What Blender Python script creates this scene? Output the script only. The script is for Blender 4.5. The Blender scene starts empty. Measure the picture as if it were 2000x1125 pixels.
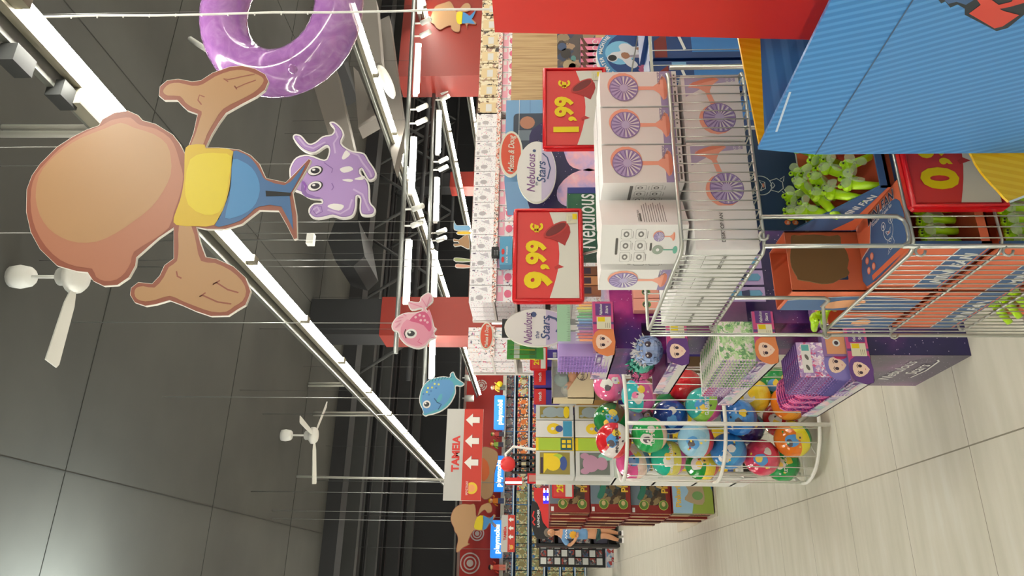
import bpy, math, random
from mathutils import Vector, Matrix, Euler
from mathutils.geometry import tessellate_polygon
random.seed(7)
S = bpy.context.scene
COL = S.collection
PI = math.pi

# ---------------------------------------------------------------- camera
FPX = 1406.0
YAW = math.radians(22.5)
PIT = math.atan(61 / 1406.0)
EYE = 1.6
cam = bpy.data.cameras.new('camera')
cam.sensor_fit = 'HORIZONTAL'; cam.sensor_width = 36.0; cam.lens = 36.0 * FPX / 2000.0
cam.clip_start = 0.02; cam.clip_end = 200
camo = bpy.data.objects.new('camera', cam); COL.objects.link(camo)
fw = Vector((math.sin(YAW) * math.cos(PIT), math.cos(YAW) * math.cos(PIT), math.sin(PIT)))
rt = Vector((math.cos(YAW), -math.sin(YAW), 0))
upv = rt.cross(fw)
# the phone was held sideways: image right = world down, image up = world right
R = Matrix((( -upv.x, rt.x, -fw.x), (-upv.y, rt.y, -fw.y), (-upv.z, rt.z, -fw.z)))
camo.matrix_world = Matrix.Translation((0, 0, EYE)) @ R.to_4x4()
S.camera = camo

# ---------------------------------------------------------------- world, colour
S.view_settings.view_transform = 'Standard'
S.view_settings.look = 'None'
S.view_settings.exposure = 0.5
S.view_settings.gamma = 1.0
S.view_settings.use_curve_mapping = False
w = bpy.data.worlds.new('world'); S.world = w; w.use_nodes = True
w.node_tree.nodes['Background'].inputs[0].default_value = (0.8, 0.85, 0.9, 1)
w.node_tree.nodes['Background'].inputs[1].default_value = 0.10
TUBE_L = 62.0        # radiance of the fluorescent tubes
try:
    S.cycles.max_bounces = 6; S.cycles.diffuse_bounces = 3; S.cycles.glossy_bounces = 3
    S.cycles.transparent_max_bounces = 12; S.cycles.caustics_reflective = False; S.cycles.caustics_refractive = False
    S.cycles.sample_clamp_indirect = 6.0
    S.cycles.use_denoising = True
except Exception: pass
# light that comes from the bay left of the frame and washes over the ceiling
ld = bpy.data.lights.new('ceiling_wash', 'AREA'); ld.shape = 'RECTANGLE'; ld.size = 0.5; ld.size_y = 0.5; ld.energy = 135; ld.color = (0.9, 1, 0.96)
lo = bpy.data.objects.new('ceiling_wash_lamp', ld); COL.objects.link(lo); lo.location = (-0.75, 6.7, 5.045); lo.rotation_euler = (PI, 0, 0)

# ---------------------------------------------------------------- pixel helpers
def ray(x, y):
    u = 1125 - y; v = x
    r = (u - 562.5) / FPX; d = (v - 1000) / FPX
    up = -d * math.cos(PIT) + math.sin(PIT); f = math.cos(PIT) + d * math.sin(PIT)
    return f * math.sin(YAW) + r * math.cos(YAW), f * math.cos(YAW) - r * math.sin(YAW), up
def AY(x, y, Y):
    X, Yr, Z = ray(x, y); t = Y / Yr
    return Vector((X * t, Y, EYE + Z * t))
def AX(x, y, XX):
    X, Yr, Z = ray(x, y); t = XX / X
    return Vector((XX, Yr * t, EYE + Z * t))
def xz(pts, Y):
    return [(p.x, p.z) for p in (AY(a, b, Y) for a, b in pts)]

# ---------------------------------------------------------------- materials
def lin(c):
    c = c / 255.0
    return c / 12.92 if c <= 0.04045 else ((c + 0.055) / 1.055) ** 2.4
def L4(c): return (lin(c[0]), lin(c[1]), lin(c[2]), 1)
MATS = {}
def mat(name, c=None, rough=0.5, metal=0.0, emis=0.0, spec=0.5, trans=0.0, alpha=1.0, coat=0.0):
    if name in MATS: return MATS[name]
    m = bpy.data.materials.new(name); m.use_nodes = True
    b = m.node_tree.nodes['Principled BSDF']
    b.inputs['Base Color'].default_value = L4(c)
    b.inputs['Roughness'].default_value = rough; b.inputs['Metallic'].default_value = metal
    b.inputs['Specular IOR Level'].default_value = spec
    b.inputs['Coat Weight'].default_value = coat
    if trans: b.inputs['Transmission Weight'].default_value = trans
    if alpha < 1: b.inputs['Alpha'].default_value = alpha
    if emis:
        b.inputs['Emission Color'].default_value = L4(c); b.inputs['Emission Strength'].default_value = emis
    MATS[name] = m
    return m
def C(r, g, b, rough=0.45):
    return mat('ink_%d_%d_%d' % (r, g, b), (r, g, b), rough)
def nodes(name, rough=0.5):
    m = bpy.data.materials.new(name); m.use_nodes = True; MATS[name] = m
    nt = m.node_tree; b = nt.nodes['Principled BSDF']; b.inputs['Roughness'].default_value = rough
    return m, nt, b
def N(nt, t, **k):
    n = nt.nodes.new(t)
    for a, v in k.items(): setattr(n, a, v)
    return n
def ramp(nt, stops, interp='LINEAR'):
    r = nt.nodes.new('ShaderNodeValToRGB'); r.color_ramp.interpolation = interp
    e = r.color_ramp.elements
    while len(e) < len(stops): e.new(0.5)
    for i, (p, c) in enumerate(stops): e[i].position = p; e[i].color = L4(c)
    return r
def print_mat(name, cols, scale=30, amount=1.0, base=(235, 230, 232), rnd=True, rough=0.4):
    """busy printed packaging: small cells of ink on a base colour, different on every pack"""
    m, nt, b = nodes(name, rough)
    tc = N(nt, 'ShaderNodeTexCoord'); oi = N(nt, 'ShaderNodeObjectInfo')
    add = N(nt, 'ShaderNodeVectorMath', operation='MULTIPLY_ADD')
    add.inputs[1].default_value = (1, 1, 1)
    sc = N(nt, 'ShaderNodeVectorMath', operation='SCALE'); sc.inputs['Scale'].default_value = 7.3 if rnd else 0.0
    cmb = N(nt, 'ShaderNodeCombineXYZ')
    for i in range(3): nt.links.new(oi.outputs['Random'], cmb.inputs[i])
    nt.links.new(cmb.outputs[0], sc.inputs[0]); nt.links.new(tc.outputs['Object'], add.inputs[0]); nt.links.new(sc.outputs[0], add.inputs[2])
    no = N(nt, 'ShaderNodeTexNoise'); no.inputs['Scale'].default_value = scale * 0.7; no.inputs['Detail'].default_value = 3
    nt.links.new(add.outputs[0], no.inputs['Vector'])
    vo = N(nt, 'ShaderNodeTexVoronoi'); vo.inputs['Scale'].default_value = scale
    mx = N(nt, 'ShaderNodeVectorMath', operation='MULTIPLY_ADD'); mx.inputs[1].default_value = (0.06,) * 3
    nt.links.new(no.outputs['Color'], mx.inputs[0]); nt.links.new(add.outputs[0], mx.inputs[2])
    nt.links.new(mx.outputs[0], vo.inputs['Vector'])
    sep = N(nt, 'ShaderNodeSeparateColor'); nt.links.new(vo.outputs['Color'], sep.inputs[0])
    n = len(cols)
    rp = ramp(nt, [(i / n, c) for i, c in enumerate(cols)], 'CONSTANT')
    nt.links.new(sep.outputs[0], rp.inputs[0])
    gt = N(nt, 'ShaderNodeMath', operation='GREATER_THAN'); gt.inputs[1].default_value = 0.62 - 0.24 * amount
    n2 = N(nt, 'ShaderNodeTexNoise'); n2.inputs['Scale'].default_value = scale * 1.3
    nt.links.new(add.outputs[0], n2.inputs['Vector']); nt.links.new(n2.outputs[0], gt.inputs[0])
    mix = N(nt, 'ShaderNodeMix', data_type='RGBA'); mix.inputs['A'].default_value = L4(base)
    nt.links.new(gt.outputs[0], mix.inputs['Factor']); nt.links.new(rp.outputs[0], mix.inputs['B'])
    nt.links.new(mix.outputs['Result'], b.inputs['Base Color'])
    return m
def galaxy(name, stops, scale=5, stars=True):
    m, nt, b = nodes(name, 0.35)
    tc = N(nt, 'ShaderNodeTexCoord')
    no = N(nt, 'ShaderNodeTexNoise'); no.inputs['Scale'].default_value = scale; no.inputs['Detail'].default_value = 5
    nt.links.new(tc.outputs['Object'], no.inputs['Vector'])
    rp = ramp(nt, stops); nt.links.new(no.outputs[0], rp.inputs[0])
    if stars:
        vo = N(nt, 'ShaderNodeTexVoronoi'); vo.inputs['Scale'].default_value = 60
        nt.links.new(tc.outputs['Object'], vo.inputs['Vector'])
        lt = N(nt, 'ShaderNodeMath', operation='LESS_THAN'); lt.inputs[1].default_value = 0.10
        nt.links.new(vo.outputs['Distance'], lt.inputs[0])
        mix = N(nt, 'ShaderNodeMix', data_type='RGBA'); mix.inputs['B'].default_value = L4((225, 205, 235))
        nt.links.new(lt.outputs[0], mix.inputs['Factor']); nt.links.new(rp.outputs[0], mix.inputs['A'])
        nt.links.new(mix.outputs['Result'], b.inputs['Base Color'])
    else: nt.links.new(rp.outputs[0], b.inputs['Base Color'])
    return m
def striped(name, a, c, freq, direction, rough=0.3):
    m, nt, b = nodes(name, rough)
    tc = N(nt, 'ShaderNodeTexCoord')
    dt = N(nt, 'ShaderNodeVectorMath', operation='DOT_PRODUCT'); dt.inputs[1].default_value = Vector(direction).normalized() * freq
    nt.links.new(tc.outputs['Object'], dt.inputs[0])
    si = N(nt, 'ShaderNodeMath', operation='SINE'); nt.links.new(dt.outputs['Value'], si.inputs[0])
    rp = ramp(nt, [(0.0, a), (0.45, a), (0.75, c), (1.0, c)])
    ma = N(nt, 'ShaderNodeMath', operation='MULTIPLY_ADD'); ma.inputs[1].default_value = 0.5; ma.inputs[2].default_value = 0.5
    nt.links.new(si.outputs[0], ma.inputs[0]); nt.links.new(ma.outputs[0], rp.inputs[0])
    nt.links.new(rp.outputs[0], b.inputs['Base Color'])
    return m

WHITE = mat('white_paint', (225, 225, 220), 0.4)
CARDW = mat('white_card', (226, 224, 222), 0.45)
GREYM = mat('grey_metal', (120, 122, 120), 0.4, 0.6)
ZINC = mat('zinc_wire', (190, 192, 185), 0.32, 0.75)
WWIRE = mat('white_wire', (228, 226, 218), 0.4)
BLACK = mat('black_plastic', (24, 24, 26), 0.5)
DARK = mat('dark_paint', (48, 49, 50), 0.8)
RED = mat('sign_red', (205, 22, 32), 0.28)
REDF = mat('sign_face_red', (206, 62, 62), 0.35)
YEL = mat('price_yellow', (222, 196, 0), 0.5)
CLEAR = mat('clear_plastic', (235, 240, 240), 0.12, alpha=0.16)
TAN = mat('tan_ink', (160, 123, 86), 0.5)
BRN = mat('brown_ink', (130, 72, 54), 0.5)
KRAFT = mat('kraft_board', (108, 76, 38), 0.8)
GAL = galaxy('galaxy_print', [(0.30, (28, 26, 78)), (0.46, (70, 30, 110)), (0.56, (140, 30, 120)), (0.68, (205, 70, 150)), (0.8, (240, 160, 190))], 4)
GALD = galaxy('dark_galaxy_print', [(0.30, (24, 26, 66)), (0.5, (40, 32, 84)), (0.62, (88, 44, 112)), (0.75, (150, 50, 110))], 3)
GALP = galaxy('pale_galaxy_print', [(0.3, (108, 84, 130)), (0.5, (150, 112, 150)), (0.62, (178, 110, 150)), (0.75, (206, 190, 210))], 6, False)
PACKP = print_mat('pink_pack_print', [(236, 150, 190), (250, 250, 250), (170, 200, 220), (225, 90, 130), (90, 90, 110), (250, 215, 190)], 40, 0.1, (246, 240, 242))
PACKW = print_mat('white_pack_print', [(205, 200, 215), (120, 120, 140), (245, 190, 215), (200, 190, 225), (235, 140, 170)], 70, 0.0, (250, 248, 250))
PACKB = print_mat('toy_pack_print', [(70, 120, 180), (225, 90, 60), (235, 205, 90), (60, 70, 90), (120, 170, 120), (230, 225, 215), (150, 100, 70)], 22, 1.2, (190, 175, 140))
PACKO = print_mat('orange_pack_print', [(225, 110, 40), (240, 225, 210), (90, 50, 40), (240, 170, 60), (60, 70, 90)], 22, 1.2, (220, 200, 180))
PACKY = print_mat('green_pack_print', [(190, 190, 130), (150, 170, 130), (90, 120, 100), (225, 215, 170), (160, 120, 70)], 22, 1.2, (200, 200, 150))
PACKK = print_mat('dark_pack_print', [(40, 44, 52), (90, 90, 96), (170, 165, 160), (150, 60, 50), (60, 80, 110)], 22, 1.0, (60, 60, 64))
PACKT = print_mat('brown_pack_print', [(180, 150, 110), (225, 205, 170), (110, 80, 60), (210, 170, 150), (70, 60, 55)], 22, 0.4, (240, 226, 196))
BLUES = striped('blue_stripe_print', (62, 128, 192), (80, 147, 208), 480, (0, 1, -0.47))
YELS = striped('yellow_stripe_print', (228, 176, 14), (236, 192, 40), 420, (1, 0.1, -0.25))

# ---------------------------------------------------------------- mesh builder
class Fr:
    def __init__(s, o, r, u):
        s.o = Vector(o); s.r = Vector(r).normalized(); s.u = Vector(u).normalized(); s.n = s.r.cross(s.u)
    def p(s, a, b, h=0): return s.o + s.r * a + s.u * b + s.n * h
def FY(Y, x=0, z=0): return Fr((x, Y, z), (1, 0, 0), (0, 0, 1))      # faces the camera (-Y)
def FX(X, y=0, z=0): return Fr((X, y, z), (0, -1, 0), (0, 0, 1))     # faces the aisle (-X); a = -y
def smooth(pts, k=4):
    out = []; n = len(pts)
    for i in range(n):
        p0, p1, p2, p3 = pts[i - 1], pts[i], pts[(i + 1) % n], pts[(i + 2) % n]
        for j in range(k):
            t = j / k
            out.append(tuple(0.5 * (2 * p1[c] + (p2[c] - p0[c]) * t + (2 * p0[c] - 5 * p1[c] + 4 * p2[c] - p3[c]) * t * t + (3 * p1[c] - p0[c] - 3 * p2[c] + p3[c]) * t ** 3) for c in (0, 1)))
    return out
def inset(pts, d):
    n = len(pts); A = sum(pts[i - 1][0] * pts[i][1] - pts[i][0] * pts[i - 1][1] for i in range(n))
    s = 1 if A > 0 else -1; out = []
    for i in range(n):
        a, b, c = Vector(pts[i - 1]), Vector(pts[i]), Vector(pts[(i + 1) % n])
        e1 = (b - a); e2 = (c - b)
        if e1.length < 1e-9 or e2.length < 1e-9: out.append(tuple(b)); continue
        nn = Vector((-e1.y, e1.x)).normalized() + Vector((-e2.y, e2.x)).normalized()
        if nn.length < 1e-6: out.append(tuple(b)); continue
        out.append(tuple(b + nn.normalized() * d * s))
    return out
TEXTS = {}
def text_geo(s, bold=0.0):
    k = (s, bold)
    if k in TEXTS: return TEXTS[k]
    cu = bpy.data.curves.new('t', 'FONT'); cu.body = s; cu.offset = bold; cu.resolution_u = 3; cu.align_x = 'CENTER'; cu.size = 1.0
    o = bpy.data.objects.new('t', cu); COL.objects.link(o)
    dg = bpy.context.evaluated_depsgraph_get(); me = bpy.data.meshes.new_from_object(o.evaluated_get(dg))
    vs = [(v.co.x, v.co.y) for v in me.vertices]; fs = [tuple(p.vertices) for p in me.polygons]
    bpy.data.objects.remove(o); bpy.data.curves.remove(cu); bpy.data.meshes.remove(me)
    if vs:
        x0 = min(v[0] for v in vs); x1 = max(v[0] for v in vs); y1 = 0.729
        vs = [((v[0] - (x0 + x1) / 2), v[1] - y1 / 2) for v in vs]; wd = x1 - x0
    else: wd = 1
    vs = [(v[0] / 0.729, v[1] / 0.729) for v in vs]
    TEXTS[k] = (vs, fs, wd / 0.729)
    return TEXTS[k]
class B:
    def __init__(s): s.v = []; s.f = []; s.mi = []; s.sm = []; s.ms = []
    def add(s, vs, fs, m, sm=False):
        b = len(s.v); s.v += [tuple(v) for v in vs]
        if m not in s.ms: s.ms.append(m)
        k = s.ms.index(m)
        for f in fs: s.f.append(tuple(b + i for i in f)); s.mi.append(k); s.sm.append(sm)
        return s
    def P(s, F, pts, m, h=0.0, th=0.0):
        n = len(pts)
        A = sum(pts[i - 1][0] * pts[i][1] - pts[i][0] * pts[i - 1][1] for i in range(n))
        if A < 0: pts = pts[::-1]
        tr = tessellate_polygon([[Vector((a, b, 0)) for a, b in pts]])
        def ori(t):
            (ax, ay), (bx, by), (cx, cy) = pts[t[0]], pts[t[1]], pts[t[2]]
            return t if (bx - ax) * (cy - ay) - (cx - ax) * (by - ay) > 0 else (t[0], t[2], t[1])
        tr = [ori(t) for t in tr]
        top = [F.p(a, b, h) for a, b in pts]
        if th > 0:
            bot = [F.p(a, b, h - th) for a, b in pts]
            fs = list(tr) + [(t[2] + n, t[1] + n, t[0] + n) for t in tr] + [((i + 1) % n, i, i + n, (i + 1) % n + n) for i in range(n)]
            s.add(top + bot, fs, m)
        else: s.add(top, tr, m)
        return s
    def R(s, F, x0, y0, x1, y1, m, h=0.0, th=0.0, rad=0.0, rot=0.0):
        if rad > 0:
            pts = []
            for cx, cy, a0 in ((x1 - rad, y1 - rad, 0), (x0 + rad, y1 - rad, 90), (x0 + rad, y0 + rad, 180), (x1 - rad, y0 + rad, 270)):
                for k in range(5):
                    a = math.radians(a0 + k * 22.5); pts.append((cx + rad * math.cos(a), cy + rad * math.sin(a)))
        else: pts = [(x0, y0), (x1, y0), (x1, y1), (x0, y1)]
        if rot: pts = rot2(pts, (x0 + x1) / 2, (y0 + y1) / 2, rot)
        return s.P(F, pts, m, h, th)
    def E(s, F, cx, cy, rx, ry, m, h=0.0, n=20, rot=0.0, th=0.0):
        pts = [(cx + rx * math.cos(2 * PI * i / n), cy + ry * math.sin(2 * PI * i / n)) for i in range(n)]
        if rot: pts = rot2(pts, cx, cy, rot)
        return s.P(F, pts, m, h, th)
    def T(s, F, t, cx, cy, size, m, h=0.0, bold=0.0, shear=0.0, maxw=None, rot=0.0):
        vs, fs, wd = text_geo(t, bold); k = size
        kx = min(size, maxw / wd) if maxw else size
        ca, sa = math.cos(rot), math.sin(rot); out = []
        for a, b in vs:
            x = a * kx + b * k * shear; y = b * k
            out.append(F.p(cx + x * ca - y * sa, cy + x * sa + y * ca, h))
        s.add(out, fs, m); return s
    def L(s, F, pts, wd, m, h=0.0):
        pts = [Vector(p) for p in pts]
        le = []; ri = []
        for i, p in enumerate(pts):
            d = (pts[min(i + 1, len(pts) - 1)] - pts[max(i - 1, 0)])
            if d.length < 1e-9: d = Vector((1, 0))
            n = Vector((-d.y, d.x)).normalized() * wd / 2
            le.append(F.p(p.x + n.x, p.y + n.y, h)); ri.append(F.p(p.x - n.x, p.y - n.y, h))
        k = len(pts); s.add(le + ri, [(i, i + k, i + 1 + k, i + 1) for i in range(k - 1)], m); return s
    def box(s, x0, x1, y0, y1, z0, z1, m):
        v = [(x, y, z) for z in (z0, z1) for y in (y0, y1) for x in (x0, x1)]
        s.add(v, [(0, 2, 3, 1), (4, 5, 7, 6), (0, 1, 5, 4), (2, 6, 7, 3), (0, 4, 6, 2), (1, 3, 7, 5)], m); return s
    def hexa(s, pts, m):   # 8 points: bottom quad then top quad, same winding
        s.add(pts, [(0, 3, 2, 1), (4, 5, 6, 7), (0, 1, 5, 4), (1, 2, 6, 5), (2, 3, 7, 6), (3, 0, 4, 7)], m); return s
    def tube(s, pts, r, m, n=8, closed=False):
        pts = [Vector(p) for p in pts]; k = len(pts)
        if isinstance(r, (int, float)): r = [r] * k
        vs = []; ref = None
        for i, p in enumerate(pts):
            a = pts[(i - 1) % k] if (closed or i > 0) else p; b = pts[(i + 1) % k] if (closed or i < k - 1) else p
            d = (b - a).normalized()
            if ref is None:
                ref = Vector((0, 0, 1)) if abs(d.z) < 0.9 else Vector((1, 0, 0))
                ref = d.cross(ref).normalized()
            x = (ref - d * ref.dot(d))
            x = x.normalized() if x.length > 1e-5 else d.orthogonal().normalized()
            ref = x; y = d.cross(x)
            for j in range(n):
                t = 2 * PI * j / n; vs.append(p + (x * math.cos(t) + y * math.sin(t)) * r[i])
        fs = []
        for i in range(k if closed else k - 1):
            for j in range(n):
                a = i * n + j; b2 = i * n + (j + 1) % n; c = ((i + 1) % k) * n + (j + 1) % n; d2 = ((i + 1) % k) * n + j
                fs.append((a, b2, c, d2))
        if not closed: fs += [tuple(range(n))[::-1], tuple((k - 1) * n + j for j in range(n))]
        s.add(vs, fs, m, True); return s
    def sph(s, c, r, m, n=16, sq=(1, 1, 1), fm=None, rot=None):
        c = Vector(c); rn = n // 2; vs = []
        for i in range(rn + 1):
            th = PI * i / rn
            for j in range(n):
                ph = 2 * PI * j / n
                q = Vector((math.sin(th) * math.cos(ph) * sq[0], math.sin(th) * math.sin(ph) * sq[1], math.cos(th) * sq[2])) * r
                if rot: q = rot @ q
                vs.append(c + q)
        for i in range(rn):
            for j in range(n):
                f = (i * n + j, (i + 1) * n + j, (i + 1) * n + (j + 1) % n, i * n + (j + 1) % n)
                if i == 0: f = (f[0], f[1], f[2])
                if i == rn - 1: f = (f[0], f[1], f[3])
                if fm:
                    ce = sum((vs[t] for t in f), Vector()) / len(f) - c
                    mm = fm(ce.normalized())
                else: mm = m
                b = [vs[t] for t in f]; s.add(b, [tuple(range(len(b)))], mm, True)
        return s
    def lathe(s, c, prof, m, n=20, axis=(0, 0, 1)):
        c = Vector(c); q = Vector((0, 0, 1)).rotation_difference(Vector(axis)); vs = []
        for r, z in prof:
            for j in range(n):
                a = 2 * PI * j / n; vs.append(c + q @ Vector((r * math.cos(a), r * math.sin(a), z)))
        k = len(prof)
        fs = [(i * n + j, i * n + (j + 1) % n, (i + 1) * n + (j + 1) % n, (i + 1) * n + j) for i in range(k - 1) for j in range(n)]
        fs += [tuple(range(n))[::-1], tuple((k - 1) * n + j for j in range(n))]
        s.add(vs, fs, m, True); return s
    def build(s, name, parent=None, origin=None, merge=False):
        if origin is None:
            if parent is not None: origin = Vector((0, 0, 0)) if parent.get('_loc') is None else Vector(parent['_loc'])
            else:
                xs = [v[0] for v in s.v]; ys = [v[1] for v in s.v]; zs = [v[2] for v in s.v]
                origin = Vector(((min(xs) + max(xs)) / 2, (min(ys) + max(ys)) / 2, min(zs)))
        origin = Vector(origin)
        me = bpy.data.meshes.new(name)
        me.from_pydata([tuple(Vector(v) - origin) for v in s.v], [], s.f)
        for m in s.ms: me.materials.append(m)
        me.polygons.foreach_set('material_index', s.mi); me.polygons.foreach_set('use_smooth', s.sm)
        if merge:
            import bmesh
            bm = bmesh.new(); bm.from_mesh(me); bmesh.ops.remove_doubles(bm, verts=bm.verts, dist=1e-6); bm.to_mesh(me); bm.free()
        me.update()
        o = bpy.data.objects.new(name, me); COL.objects.link(o)
        if parent is not None:
            o.parent = parent
            o.location = (0, 0, 0)
            o['_loc'] = tuple(origin)
        else: o.location = origin; o['_loc'] = tuple(origin)
        return o
def rot2(pts, cx, cy, a):
    ca, sa = math.cos(a), math.sin(a)
    return [(cx + (x - cx) * ca - (y - cy) * sa, cy + (x - cx) * sa + (y - cy) * ca) for x, y in pts]
def tag(o, label, cat, group=None):
    o['label'] = label; o['category'] = cat
    if group: o['group'] = group
    return o
def thing(name, label, cat, loc=(0, 0, 0), group=None):
    o = bpy.data.objects.new(name, None); COL.objects.link(o); o.location = loc; o['_loc'] = tuple(loc)
    o.empty_display_size = 0.1
    return tag(o, label, cat, group)
def struct(b, name, **k):
    o = b.build(name, **k); o['kind'] = 'structure'; return o
def dup(root, loc, rotz=0, label=None, group=None, scale=None, rot=None):
    r = root.copy(); COL.objects.link(r); r.location = loc
    r.rotation_euler = rot if rot is not None else (0, 0, rotz)
    if scale: r.scale = (scale,) * 3
    if label: r['label'] = label
    if group: r['group'] = group
    for ch in list(root.children):
        c = ch.copy(); COL.objects.link(c); c.parent = r
        for g in list(ch.children):
            d = g.copy(); COL.objects.link(d); d.parent = c
    return r
ORD = 'first second third fourth fifth sixth seventh eighth ninth tenth eleventh twelfth thirteenth fourteenth fifteenth sixteenth seventeenth eighteenth nineteenth twentieth'.split() + ['twenty-' + q for q in 'first second third fourth fifth sixth seventh eighth ninth'.split()]
def arc(cx, cy, r, a0, a1, n=10):
    return [(cx + r * math.cos(math.radians(a0 + (a1 - a0) * i / n)), cy + r * math.sin(math.radians(a0 + (a1 - a0) * i / n))) for i in range(n + 1)]
# ================================================================ the building
def floor_mat():
    m, nt, b = nodes('floor_tiles', 0.33)
    tc = N(nt, 'ShaderNodeTexCoord'); sp = N(nt, 'ShaderNodeSeparateXYZ'); nt.links.new(tc.outputs['Object'], sp.inputs[0])
    def line(sock, off, pitch, w):
        a = N(nt, 'ShaderNodeMath', operation='SUBTRACT'); a.inputs[1].default_value = off; nt.links.new(sock, a.inputs[0])
        d = N(nt, 'ShaderNodeMath', operation='DIVIDE'); d.inputs[1].default_value = pitch; nt.links.new(a.outputs[0], d.inputs[0])
        p = N(nt, 'ShaderNodeMath', operation='PINGPONG'); p.inputs[1].default_value = 0.5; nt.links.new(d.outputs[0], p.inputs[0])
        l = N(nt, 'ShaderNodeMath', operation='LESS_THAN'); l.inputs[1].default_value = w / pitch / 2; nt.links.new(p.outputs[0], l.inputs[0])
        return l.outputs[0]
    la = line(sp.outputs['X'], 0.515, 1.2, 0.0055); lb = line(sp.outputs['Y'], 0.395, 0.6, 0.0035)
    mxm = N(nt, 'ShaderNodeMath', operation='MAXIMUM'); nt.links.new(la, mxm.inputs[0]); nt.links.new(lb, mxm.inputs[1])
    mp = N(nt, 'ShaderNodeMapping'); mp.inputs['Scale'].default_value = (1.2, 9, 1); nt.links.new(tc.outputs['Object'], mp.inputs[0])
    no = N(nt, 'ShaderNodeTexNoise'); no.inputs['Scale'].default_value = 1.6; no.inputs['Detail'].default_value = 3; nt.links.new(mp.outputs[0], no.inputs['Vector'])
    rp = ramp(nt, [(0.3, (198, 194, 178)), (0.55, (208, 203, 188)), (0.75, (214, 211, 199))]); nt.links.new(no.outputs[0], rp.inputs[0])
    mix = N(nt, 'ShaderNodeMix', data_type='RGBA'); mix.inputs['B'].default_value = L4((128, 122, 104))
    nt.links.new(mxm.outputs[0], mix.inputs['Factor']); nt.links.new(rp.outputs[0], mix.inputs['A']); nt.links.new(mix.outputs['Result'], b.inputs['Base Color'])
    return m
b = B(); b.box(-14, 30, -8, 36, -0.1, 0, floor_mat()); struct(b, 'floor', origin=(0, 0, 0))
def ceil_mat():
    m, nt, b = nodes('ceiling_board', 0.9)
    tc = N(nt, 'ShaderNodeTexCoord'); no = N(nt, 'ShaderNodeTexNoise'); no.inputs['Scale'].default_value = 0.8; no.inputs['Detail'].default_value = 4
    nt.links.new(tc.outputs['Object'], no.inputs['Vector'])
    rp = ramp(nt, [(0.3, (60, 60, 57)), (0.7, (70, 70, 66))]); nt.links.new(no.outputs[0], rp.inputs[0]); nt.links.new(rp.outputs[0], b.inputs['Base Color'])
    return m
CEI = ceil_mat(); DK = mat('dark_steel', (58, 60, 60), 0.7); DK2 = mat('darker_steel', (36, 37, 39), 0.8); GSTEEL = mat('galvanised_steel', (126, 128, 122), 0.5, 0.3)
b = B(); b.box(-14, 30, -8, 15.2, 6.0, 6.12, CEI); struct(b, 'ceiling')
CSEAM = mat('ceiling_seam', (46, 46, 44), .9)
# seams of the boards
b = B()
for k, y in enumerate((3.4, 6.6, 9.8, 13.0)): b.box(-14, 30, y, y + 0.008, 5.994, 6.0, CSEAM)
for x in (-3.1, 0.9, 4.9, 8.9, 12.9): b.box(x, x + 0.008, -8, 15.2, 5.994, 6.0, CSEAM)
struct(b, 'trim_1')
b = B(); b.box(-14, 30, 15.2, 36, 6.9, 7.0, DK)
y = 17.6
while y < 35: b.box(-14, 30, y, y + 0.22, 6.82, 6.9, DK2); y += 0.75
struct(b, 'ceiling_back')
b = B(); b.box(-14, 30, 15.0, 15.45, 5.7, 6.9, DK2); struct(b, 'trim_2')
for k, (y, z, h, d, m) in enumerate(((16.3, 6.1, 0.18, 0.5, GSTEEL), (18.6, 6.2, 0.35, 0.25, DK), (21.2, 6.25, 0.3, 0.2, DK), (24.2, 6.2, 0.4, 0.3, DK2), (27.2, 6.3, 0.3, 0.2, DK), (30.2, 6.2, 0.4, 0.3, DK2))):
    b = B(); b.box(-14, 30, y, y + d, z, z + h, m)
    if k == 0:
        x = -4.0
        while x < 12: b.box(x, x + 0.06, y - 0.012, y + d + 0.01, z - 0.012, z, DK); x += 0.16
    struct(b, 'trim_%d' % (k + 3))
for k, (y, z) in enumerate(((15.62, 6.05), (15.78, 6.1), (15.95, 6.02), (20.0, 6.3), (25.6, 6.3))):
    b = B(); b.tube([(-12, y, z), (0, y + 0.02, z - 0.02), (12, y, z), (28, y, z)], 0.035, GSTEEL if k < 3 else DK2, 8)
    tag(b.build('ceiling_pipe'), ['grey pipe running just behind the edge of the low ceiling', 'second grey pipe behind the low ceiling edge', 'lowest grey pipe behind the low ceiling edge', 'dark pipe under the far corrugated roof', 'darkest pipe deep under the far roof'][k], 'pipe')
# roof trusses deep in the hall, on the right
for k, (x, y) in enumerate(((8.6, 17.0), (11.6, 20.0), (15.5, 23.0))):
    b = B()
    for zz in (4.9, 6.4): b.tube([(x - 4, y, zz), (x + 5, y, zz)], 0.06, DK2, 6)
    for i in range(9): b.tube([(x - 4 + i, y, 4.9 if i % 2 else 6.4), (x - 3 + i, y, 6.4 if i % 2 else 4.9)], 0.04, DK, 6)
    tag(b.build('roof_truss'), ['dark roof truss above the red column', 'dark roof truss behind the first one', 'farthest dark roof truss on the right'][k], 'truss')
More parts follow.
